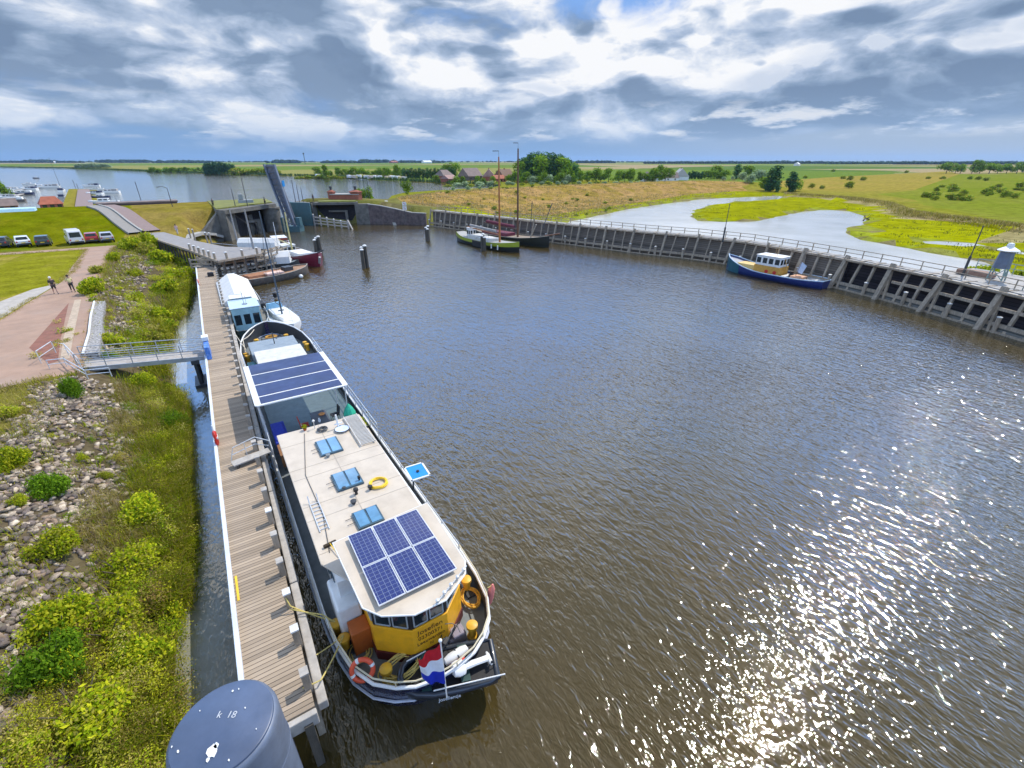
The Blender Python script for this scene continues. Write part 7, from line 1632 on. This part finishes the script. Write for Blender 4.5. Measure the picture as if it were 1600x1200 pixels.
def gable(px, py, L, Wd, hw, hr, rz, label, wallm, roofm, z=.8, chim=False, group=None, hip=.0, nwin=3, name='house', cat='house'):
    x, y = G(px, py, z); t = empty(name, (x, y, z-.2), rz, label=label, cat=cat, group=group)
    q = MB(); q.bx(-L/2, L/2, -Wd/2, Wd/2, 0, hw); q.build('wall', wallm, t)
    q = MB(); o_ = .4; hh = L/2*hip
    q.add([(-L/2-o_, -Wd/2-o_, hw-.15), (L/2+o_, -Wd/2-o_, hw-.15), (L/2+o_, Wd/2+o_, hw-.15), (-L/2-o_, Wd/2+o_, hw-.15), (-L/2-o_+hh, 0, hr), (L/2+o_-hh, 0, hr)], [(0, 1, 5, 4), (2, 3, 4, 5), (1, 2, 5), (3, 0, 4), (3, 2, 1, 0)]); rf = q.build('roof', roofm, t)
    if chim: q = MB(); q.bx(-.4, .4, -.4, .4, hr-1.2, hr+.7); q.build('chimney', BRICK, rf)
    for k in range(nwin):
        for s_ in (-1, 1): q = MB(); q.box((-L/2+(k+.5)*L/nwin, s_*(Wd/2+.02), hw*.5), (1.1, .06, 1.2)); q.build('window', GLASS, t)
    q = MB(); q.box((L/2+.02, 0, 1.0), (.06, 1.0, 2.0)); q.build('door', DKGREY, t)
    return t
gable(82, 325, 5.6, 4.6, 1.7, 3.9, R(15), 'boathouse with a red hipped roof left of the jetty', BRICK, ROOFT, 1.0, hip=.5, name='boathouse', cat='boathouse')
gable(2, 328, 8, 5, 1.6, 3.6, R(20), 'shed with a grey-brown gable roof at the left edge of the marina', BROWN, ROOFG, 1.0, name='shed', cat='shed')
x, y = G(220, 328, 5.0); t = empty('long_shed', (x, y, 3.0), R(4), label='long low dark flat-roofed shed behind the dike', cat='shed'); q = MB(); q.bx(-7.5, 7.5, -2, 2, 0, 3.6); q.build('wall', mat('brown_purple_wall', (.12, .08, .08), .8), t); q = MB(); q.bx(-7.7, 7.7, -2.2, 2.2, 3.6, 3.9); q.build('roof', ROOFG, t)
x, y = G(20, 331, 6.2); t = empty('blue_tarp_tent', (x, y, 5.8), R(3), label='long pale blue flat cover along the dike crest at the left edge', cat='cover'); q = MB(); q.loft([[(-20, -1.6, 0), (-20, -1.2, 1.0), (-20, 1.2, 1.1), (-20, 1.6, 0)], [(3.5, -1.6, 0), (3.5, -1.2, 1.0), (3.5, 1.2, 1.1), (3.5, 1.6, 0)]], sm=False); q.build('cover', mat('pale_blue_cover', (.45, .68, .78), .6), t)
# docks
for i, (p1, p2, lb) in enumerate((((0, 300), (75, 291.5), 'far floating dock of the marina'), ((0, 312), (38, 302), 'middle floating dock of the marina'))):
    a = G(*p1, .4); b = G(*p2, .4); q = MB(); q.beam((*a, .4), (*b, .4), 1.8, .3); tag(q.build('floating_dock', mat('pale_worn_planks', (.38, .36, .33), .9)), lb, 'dock', 'marina docks')
q = MB(); a = Vector(G(131, 330, 1.2)); b = Vector(G(130, 294, 1.2)); q.add([(a.x-2.6, a.y, hpt(a.x, a.y)+.1), (a.x+2.6, a.y, hpt(a.x, a.y)+.1), (b.x+2.6, b.y, hpt(b.x, b.y)+.12), (b.x-2.6, b.y, hpt(b.x, b.y)+.12)], [(0, 1, 2, 3)]); q.build('jetty_path', mat('dusty_brown_road', (.25, .18, .16), .9, var=.12), kind='structure')
# ------------------------------------------------------------------ trees
FL = attr_mat('tree_leaf', var=.3, scale=.25, bump=0, fine=1.2, transl=.2, rnd=.2, rough=.8)
def crown(seed, kind, n, size, pal):
    r = np.random.default_rng(seed); cs = []; rs = []
    if kind == 'round':
        for i in range(11):
            a = r.uniform(0, 6.28); z = r.uniform(.16, .85); d = r.uniform(0, .33)*(1.25-abs(z-.5)*1.5); q = r.uniform(.14, .22); cs.append((d*math.cos(a), d*math.sin(a), z)); rs.append((q, q, q*.9))
    elif kind == 'tall':
        for i in range(12):
            z = .08+.84*i/11; d = r.uniform(0, .09); a = r.uniform(0, 6.28); q = (.17*(1-abs(z-.5)*1.0))*r.uniform(.8, 1.2); cs.append((d*math.cos(a), d*math.sin(a), z)); rs.append((q, q, .1))
    else:
        for i in range(9):
            a = r.uniform(0, 6.28); d = r.uniform(0, .38); z = r.uniform(.2, .62); q = r.uniform(.2, .32); cs.append((d*math.cos(a), d*math.sin(a), z)); rs.append((q, q, q))
    V_, F_, c_ = leaves(cs, rs, n, size, np.array(pal)*1.55, seed, aspect=.7, shell=.5, up=.7); V_[:, 2] = np.maximum(V_[:, 2], 0); return np_mesh('crown', V_, F_, FL, cols=c_)
PG = [(.08, .14, .012), (.12, .19, .015), (.055, .10, .012), (.15, .20, .02)]; PD = [(.035, .085, .035), (.05, .11, .04), (.03, .06, .03)]; PW = [(.17, .22, .12), (.21, .26, .15), (.13, .18, .09)]; PO = [(.20, .19, .02), (.15, .17, .02), (.26, .20, .04)]
CR = {'round': [crown(50+i, 'round', 1500, .035, PG) for i in range(3)], 'tall': [crown(60+i, 'tall', 1500, .026, PD+PG[:1]) for i in range(3)], 'shrub': [crown(70+i, 'shrub', 900, .06, PO+PG) for i in range(3)], 'willow': [crown(80+i, 'shrub', 1200, .05, PW) for i in range(2)], 'blue': [crown(90+i, 'tall', 1500, .03, PD) for i in range(2)]}
tk = MB().tube([(0, 0, -.05), (0, 0, .3), (.02, .01, .6)], [.022, .017, .008], 6); tk = tk.tube([(0, 0, .28), (.14, .03, .5)], [.012, .005], 5).tube([(0, 0, .33), (-.12, .06, .58)], [.012, .005], 5)
tmp = tk.build('trunk', BARK); TRK = tmp.data; bpy.data.objects.remove(tmp)
ORD = 'leftmost second third fourth fifth sixth seventh eighth ninth tenth eleventh twelfth thirteenth fourteenth fifteenth sixteenth seventeenth eighteenth nineteenth twentieth 21st 22nd 23rd 24th 25th 26th 27th 28th 29th 30th 31st 32nd 33rd 34th 35th 36th'.split()
def od(i): return ORD[i] if i == 0 else ORD[i]+' from left,'
def tree(px, py, top, kind, label, group, z=1.0, fat=1.0, dxy=(0, 0), hm=None):
    x, y = G(px, py, z); x += dxy[0]; y += dxy[1]; gz = hpt(x, y); h_ = hm or max(.8, zat(x, y, top)-gz)
    nm = 'shrub' if kind in ('shrub',) else 'tree'
    t = empty(nm, (x, y, gz), random.uniform(0, 6.28), label=label, cat=nm, group=group); t.scale = (h_*fat, h_*fat, h_)
    o = bpy.data.objects.new('crown', random.choice(CR[kind])); COL.objects.link(o); o.parent = t
    o = bpy.data.objects.new('trunk', TRK); COL.objects.link(o); o.parent = t; return t
rt = random.Random(3)
GT = 'trees of the village clump'
for i in range(17):
    px = 812+i*5.7; top = [252, 246, 241, 238, 238, 237, 239, 238, 240, 239, 242, 241, 245, 247, 249, 256, 262][i]
    tree(px, 284-(i % 3)*1.5, top, 'tall' if i % 2 else 'round', od(i)+' tall tree of the dense village clump behind the masts', GT, fat=1.15 if i % 2 == 0 else 1.5)
for i in range(9): tree(822+i*9.3, 286.5, 268+(i % 3)*3, 'willow' if i % 3 == 1 else 'round', od(i)+' low tree along the front foot of the village clump', GT, fat=1.3)
for i in range(13): tree(908+i*11+rt.uniform(-3, 3), 283.5, 263+rt.uniform(-3, 6), 'round', od(i)+' tree in the broken row right of the village clump', 'trees right of the village clump', fat=1.3)
for i, (px, top) in enumerate(((1029, 256), (1036, 257), (1042, 262))): tree(px, 281, top, 'round', ['leftmost', 'tallest middle', 'lowest, rightmost'][i]+' dark tree of the three left of the white gabled house', 'trees by the white gabled house', fat=1.1)
for i in range(12): tree(1076+i*5, 279, 266+rt.uniform(-2, 3), 'blue' if i < 5 else 'round', od(i)+' tree in the low belt right of the white gabled house', 'tree belt right of the white house', fat=1.7)
for px, py, top, k, lb in ((1128, 291, 275, 'willow', 'grey-green willow at the left end of the willow group'), (1142, 292, 274, 'willow', 'grey-green willow in the middle of the willow group'), (1158, 292, 266, 'willow', 'largest grey-green willow of the group'), (1172, 293, 270, 'willow', 'grey-green willow at the right end of the willow group'),
                           (1120, 278, 257, 'round', 'dark tree behind the grey-green willows, left'), (1150, 279, 256, 'tall', 'taller dark tree behind the grey-green willows, right'), (1166, 279, 258, 'round', 'round dark tree just behind the largest willow'), (1185, 281, 260, 'willow', 'pale tree behind and left of the dark marsh trees'),
                           (1203, 298, 258, 'blue', 'tallest dark blue-green tree at the marsh edge'), (1213, 299, 282, 'blue', 'small dark tree between the two marsh edge trees'), (1234, 299, 268, 'blue', 'broad dark blue-green tree at the marsh edge, right one'), (1243, 298, 278, 'round', 'small brownish tree touching the right marsh edge tree'), (1196, 297, 276, 'round', 'brownish tree left of the tallest marsh edge tree')):
    tree(px, py, top, k, lb, 'trees by the marsh', fat=1.35 if k == 'willow' else 1.7)
for i, (px, py, r) in enumerate(((1212, 274, 6), (1259, 278, 5), (1268, 293, 7), (1283, 294, 6), (1302, 268, 5), (1317, 279, 6), (1326, 293, 10), (1328, 281, 7), (1347, 281, 7), (1415, 270, 5))): tree(px, py, py-r*1.25, 'shrub', od(i)+' isolated round shrub in the tawny field at right', 'shrubs in the tawny field', fat=1.2)
for i, px in enumerate(sorted(1432+rt.random()*190 for _ in range(36))):
    py = 277+rt.random()*34+(px-1440)*.03; tree(px, py, 0, 'shrub', od(i)+' green thorn shrub in the scrubland at the right edge', 'shrubs of the right scrubland', fat=rt.uniform(1.1, 1.7), hm=rt.uniform(2.4, 4.6))
for i, (px, top, f) in enumerate(((1478, 250, 1.4), (1492, 252, 1.2), (1500, 254, 1.3), (1518, 249, 1.3), (1530, 253, 1.2), (1545, 251, 1.6), (1558, 253, 1.3), (1572, 252, 1.4), (1588, 250, 1.4), (1602, 251, 1.4))): tree(px, 271, top, 'round', od(i)+' large grey-blue tree of the far row at the right', 'far tree row on the right', fat=f)
for i in range(14): tree(632+i*6, 278.5, 262+(i % 2)*1.5, 'tall', od(i)+' conical tree of the regular row left of the village', 'regular tree row by the lake', fat=1.7)
for i in range(20): tree(497+i*7+rt.uniform(-2, 2), 275.5, 261+rt.uniform(-2, 5), 'round', od(i)+' green tree behind the caravans on the far shore', 'trees behind the caravans', fat=1.3)
for i, (px, top, k) in enumerate(((507, 257, 'round'), (595, 259, 'round'), (606, 261, 'round'), (620, 256, 'round'), (704, 250, 'round'), (712, 253, 'round'), (698, 258, 'round'))): tree(px, 277, top, k, ['tall tree left of the caravans', 'tall tree above the middle caravans', 'tall tree just right of the middle caravans', 'tallest tree above the right caravans', 'tallest tree at the right end of the conical row', 'right neighbour of the tallest tree beside the conical row', 'left neighbour of the tallest tree beside the conical row'][i], 'taller lakeside trees', fat=1.0)
for i in range(10): tree(322+i*5, 270.5, 252+abs(i-4)*.9, 'blue', od(i)+' dark tree of the oval far-shore copse', 'oval copse on the far shore', fat=1.6)
for i in range(18): tree(236+i*5+rt.uniform(-2, 2), 268.5, 261+rt.uniform(-1, 2), 'round', od(i)+' low tree left of the oval far-shore copse', 'low trees left of the copse', fat=1.6)
for i in range(10): tree(368+i*7, 271.5, 260+rt.uniform(-2, 3), 'shrub', od(i)+' shrub right of the oval far-shore copse', 'shrubs right of the copse', fat=1.5)
for i in range(10): tree(122+i*5, 262.5, 253.5+rt.uniform(-1, 2), 'willow', od(i)+' pale green tree on the left far spit', 'trees on the left spit', fat=1.9)
for i in range(16): tree(470+i*13+rt.uniform(-3, 3), 277, 271.5, 'shrub', od(i)+' low shrub along the far lake shore', 'shrubs on the lake shore', fat=2)
for i in range(26): tree(700+i*13+rt.uniform(-3, 3), 288.5-(i > 12)*1.0, 281.5+rt.uniform(-1, 2), 'willow' if i % 3 else 'shrub', od(i)+' grey-green bush in the hedge below the village', 'hedge bushes at the village foot', fat=1.7)
for px, py, top, lb in ((637, 302, 277, 'round bush on the dike beside the lake'), (577, 312, 286, 'dark bush just right of the brick gatehouse'), (563, 312, 292, 'pale bush touching the brick gatehouse'), (708, 297, 290, 'grey bush on the lake shore, leftmost of four'), (730, 296, 289, 'grey bush on the lake shore, second of four'), (750, 295, 289, 'grey bush on the lake shore, third of four'), (768, 294.5, 289, 'grey bush on the lake shore, rightmost of four'), (6, 303, 275, 'large dark green tree at the marina, left edge')): tree(px, py, top, 'round' if py > 299 else 'willow', lb, None, fat=.75 if py > 299 else 1.2, z=5 if 299 < py < 304 and px > 100 else 1)
k_ = 0
for px in sorted(690+rt.random()*440 for _ in range(44)):
    py = 296+rt.random()*28; p = G(px, py, 3)
    if inpoly(p[0], p[1], tan1) and k_ < 30: tree(px, py, 0, 'shrub', od(k_)+' little dark shrub on the dry tan slope', 'shrubs on the tan slope', z=3.2, fat=1.5, hm=rt.uniform(.7, 1.5)); k_ += 1
# distant woods: lumpy belts
def wood(name, x0, x1, yb, top, n, pal, label, kind='stuff', d=None):
    q = []; F_ = []; C_ = []; base = 0; r = np.random.default_rng(int(abs(x0)*3+top)); me_s = SV
    for i in range(n):
        px = x0+(x1-x0)*r.random(); X, Y = G(px, yb, .8)
        dist = math.hypot(X, Y); hgt = max(3, zat(X, Y, top+r.uniform(-.6, 1.6))); v, f = me_s[i % 8]; wd_ = hgt*r.uniform(.6, 1.1)
        q.append(v*np.array([wd_, wd_, hgt*.75])+np.array([X+r.normal()*hgt, Y+r.normal()*hgt, hgt*.35])); F_.append(f+base); base += len(v); C_.append(np.tile(np.array(pal[r.integers(len(pal))])*r.uniform(.8, 1.2), (len(f), 1)))
    return link_mesh(np_mesh(name, np.concatenate(q), np.concatenate(F_), FL, cols=np.concatenate(C_)), name, label=label, cat='wood', kind=kind)
WP = [(.035, .06, .03), (.045, .075, .035), (.03, .05, .03)]
for i, (px, py, top) in enumerate(((712, 285, 272), (722, 285, 275), (748, 285, 274), (756, 286, 277), (771, 286, 274), (797, 285, 270), (804, 285, 266), (683, 283, 272), (742, 278, 265), (776, 278, 266), (727, 278, 266))): tree(px, py, top, 'round', od(i)+' garden tree among the village houses', 'garden trees of the village', fat=1.2)
wood('distant_wood', -900, 2400, 253.6, 250.4, 1500, WP, 'continuous dark wood along the horizon')
for i, (a, b, yb, top) in enumerate(((166, 228, 254.5, 247.5), (255, 320, 254.8, 248.5), (432, 462, 255, 247.5), (510, 560, 255, 249), (575, 600, 254.5, 247), (630, 690, 254.5, 249), (905, 955, 255, 249), (1010, 1055, 256, 251), (1060, 1300, 256, 250.5), (1208, 1232, 256, 249), (1255, 1275, 256, 250), (1300, 1470, 256.5, 251), (1400, 1620, 257, 250.5), (50, 75, 254.5, 247.5), (-50, 120, 254.5, 250))):
    wood('far_copse', a, b, yb, top, int((b-a)*2.2)+10, WP, ['long dark copse left on the horizon', 'thin copse on the horizon above the lake centre', 'short dark copse on the horizon right of the raised bridge', 'copse on the horizon above the caravans', 'peaked copse on the horizon', 'low copse behind the tree row', 'copse right of the village clump', 'copse behind the white gabled house', 'dark tree belt on the right horizon', 'high tree group on the right horizon', 'twin trees on the right horizon', 'wide tree belt on the right horizon', 'long wood behind the far right tree row', 'small peaked copse far left', 'low tree belt at the far left horizon'][i])
# reeds on the far shore
P_ = []
for (x0, y0, x1, y1) in ((0, 261.5, 108, 263), (108, 263, 300, 270.5), (300, 270.5, 500, 276.5), (500, 276.5, 640, 283.5), (640, 283.5, 779, 290)):
    a = Vector(G(x0, y0)); b = Vector(G(x1, y1)); n = int((b-a).length/1.3)
    for k in range(n): p = a.lerp(b, k/n); P_.append((p.x+random.gauss(0, 2), p.y+1.5+abs(random.gauss(0, 2.5)), .2))
blade_object('shore_reeds', P_, 7, 2.6, .7, [(.07, .12, .04), (.05, .10, .04), (.09, .13, .04)], 12, spread=1.2, label='green reed belt along the far lake shore', cat='reeds', kind='stuff')
# village and farms
gable(694, 281, 15, 10, 3.5, 8, R(30), 'dark round-roofed building at the left end of the village', BRICK, ROOFG, hip=.4, name='building', cat='building')
gable(735, 281.5, 19, 11, 3.5, 9.5, R(25), 'wide grey-brown barn in the village', mat('dark_brown_wall', (.12, .10, .08), .9), ROOFG, name='barn', cat='barn'); gable(764, 282, 16, 10, 3.5, 9, R(60), 'house with a pinkish roof in the village', BRICK, mat('pink_brown_roof', (.36, .22, .19), .85, var=.25, nscale=.4), chim=True)
gable(788, 281, 15, 10, 3.5, 8.5, R(20), 'house with a brown roof partly hidden behind the masts', BRICK, mat('brown_roof', (.20, .12, .08), .85, var=.2), chim=True); gable(778, 284, 12, 7, 2.6, 5, R(20), 'low dark red house in front of the village houses', BRICK, ROOFT); gable(702, 284, 12, 7, 2.6, 5, R(30), 'low brick house right of the round-roofed building', BRICK, mat('pink_brown_roof', (.36, .22, .19), .85, var=.25, nscale=.4))
gable(1062, 281, 9, 12, 3, 9, R(55), 'white house with a steep gable right of the village trees', WHITE, mat('white_grey_roof', (.45, .42, .40), .8), chim=True); gable(1040, 282, 18, 9, 2.4, 6.5, R(-25), 'low house with a dark roof left of the white gabled house', WHITE, ROOFG); gable(1012, 283, 12, 9, 2.4, 7, R(60), 'small house with a white gable among the trees', WHITE, ROOFG)
gable(667, 255, 60, 30, 8, 16, R(10), 'far white farm shed on the left horizon', WHITE, WHITE, name='farm', cat='farm'); gable(615, 255, 50, 30, 8, 14, R(20), 'far farm with red roof below the horizon trees', BRICK, ROOFT, name='farm', cat='farm'); gable(86, 255.2, 8, 8, 9, 13, R(20), 'far white sail on the left horizon, built as a small gabled block', WHITE, WHITE, name='farm', cat='farm'); gable(1245, 259, 20, 14, 5, 10, R(15), 'small pale farm before the right horizon trees', OFFWH, OFFWH, name='farm', cat='farm')  # the lone block on the left horizon stands for a white sail
for i, px in enumerate((497, 545, 553, 561, 573, 580, 586, 594, 606, 613, 622, 630)):
    x, y = G(px, 276.5+(i % 3)*.5+(px-500)*.025, .6); t = empty('caravan', (x, y, .6), R(20+37*i), label=od(i)+' white caravan on the far shore campsite', cat='caravan', group='caravans on the far shore')
    q = MB(); q.bx(-2.6, 2.6, -1.15, 1.15, .3, 2.7); q.build('body', [WHITE, OFFWH, CREAM][i % 3], t, bevel=.3); q = MB(); q.bx(-1.4, 1.4, -3.2, -1.2, .1, 2.3); q.build('awning', [mat('straw_awning', (.6, .5, .2), .8), OFFWH][i % 2], t, bevel=.1)
x, y = G(477, 256.5, .6); t = empty('transmitter_mast', (x, y, 0), label='thin dark mast with a small round head on the horizon', cat='mast'); z_ = zat(x, y, 240); q = MB(); q.tube([(0, 0, 0), (0, 0, z_)], 1.4, 6); q.build('pole', DKGREY, t); q = MB(); q.sphere((0, 0, z_), 4.0, 10, 6); q.build('head', DKGREY, t)
# cattle-like dark driftwood in the marsh
x, y = G(1353, 343, .3); t = empty('driftwood', (x, y, .1), label='dark tangled dead wood lying in the shallow marsh water', cat='dead wood'); q = MB(); q.tube([(-1.5, 0, .1), (0, .2, .5), (1.6, -.1, .2)], .22, 6); q.tube([(0, .2, .4), (-.4, .5, 1.3)], .12, 5); q.tube([(.4, .1, .4), (.9, -.5, 1.0)], .1, 5); q.build('branch', BARK, t)
for px, py, lb in ((1525, 425, 'green bush growing behind the platform rail'), (1545, 424, 'second green bush behind the platform, nearer the light tower'), (1600, 432, 'dark bush right of the light tower')): bush(BUF[0], *G(px, py, 3.2), 1.5, 1.3, lb, 'bushes behind the platform', z=2.6)
# marsh tussocks
P_ = []
for _ in range(9000):
    px = rt.uniform(840, 1600); py = rt.uniform(300, 420); p = G(px, py, .35)
    if inpoly(p[0], p[1], marsh) and not any(inpoly(p[0], p[1], q_) for q_ in pools) and noise.noise((p[0]*.12, p[1]*.12, 1)) > .05: P_.append(p)
P_ = np.array(P_); P_ = np.column_stack([P_, np.maximum(height(P_[:, 0], P_[:, 1]), .1)])
blade_object('marsh_tussocks', P_, 3, .35, .09, [(.15, .18, .02), (.2, .2, .04), (.1, .13, .02)], 13, spread=.3, label='sparse grass tussocks in the marsh meadow', cat='tussocks', kind='stuff')
P_ = []
for _ in range(2600):
    k = rt.random(); i = rt.randrange(len(levee)-1); a, b = Vector(levee[i]), Vector(levee[i+1]); p = a.lerp(b, k); P_.append((p.x+rt.gauss(0, 1.6), p.y+rt.gauss(0, 1.6)))
P_ = np.array(P_); P_ = np.column_stack([P_, height(P_[:, 0], P_[:, 1])-.1])
blade_object('levee_grass', P_, 5, .8, .14, DRY[:3]+OLV, 14, spread=.5, label='tall pale grass on the low bank behind the marsh', cat='grass', kind='stuff')
P_ = []
for _ in range(7000):
    px = rt.uniform(625, 1150); py = rt.uniform(283, 336); p = G(px, py, 3)
    if inpoly(p[0], p[1], tan1): P_.append(p)
P_ = np.array(P_); P_ = np.column_stack([P_, height(P_[:, 0], P_[:, 1])-.05])
blade_object('tan_grass', P_, 6, .45, .2, DRY, 15, spread=.7, label='dry tan grass on the long slope behind the guide wall', cat='dry grass', kind='stuff')
# ------------------------------------------------------------------ haze
HZ = bpy.data.materials.new('haze'); HZ.use_nodes = True; HZ.node_tree.nodes.clear()
_o = HZ.node_tree.nodes.new('ShaderNodeOutputMaterial'); _v = HZ.node_tree.nodes.new('ShaderNodeVolumePrincipled'); HZ.node_tree.links.new(_v.outputs[0], _o.inputs['Volume'])
_v.inputs['Color'].default_value = (.42, .66, 1.0, 1); _v.inputs['Density'].default_value = .00005; _v.inputs['Anisotropy'].default_value = .2
q = MB(); q.bx(-9500, 14500, -3500, 12500, -3.5, 120); q.build('haze', HZ, label='thin bluish haze in the air over the far fields', cat='haze', kind='stuff')
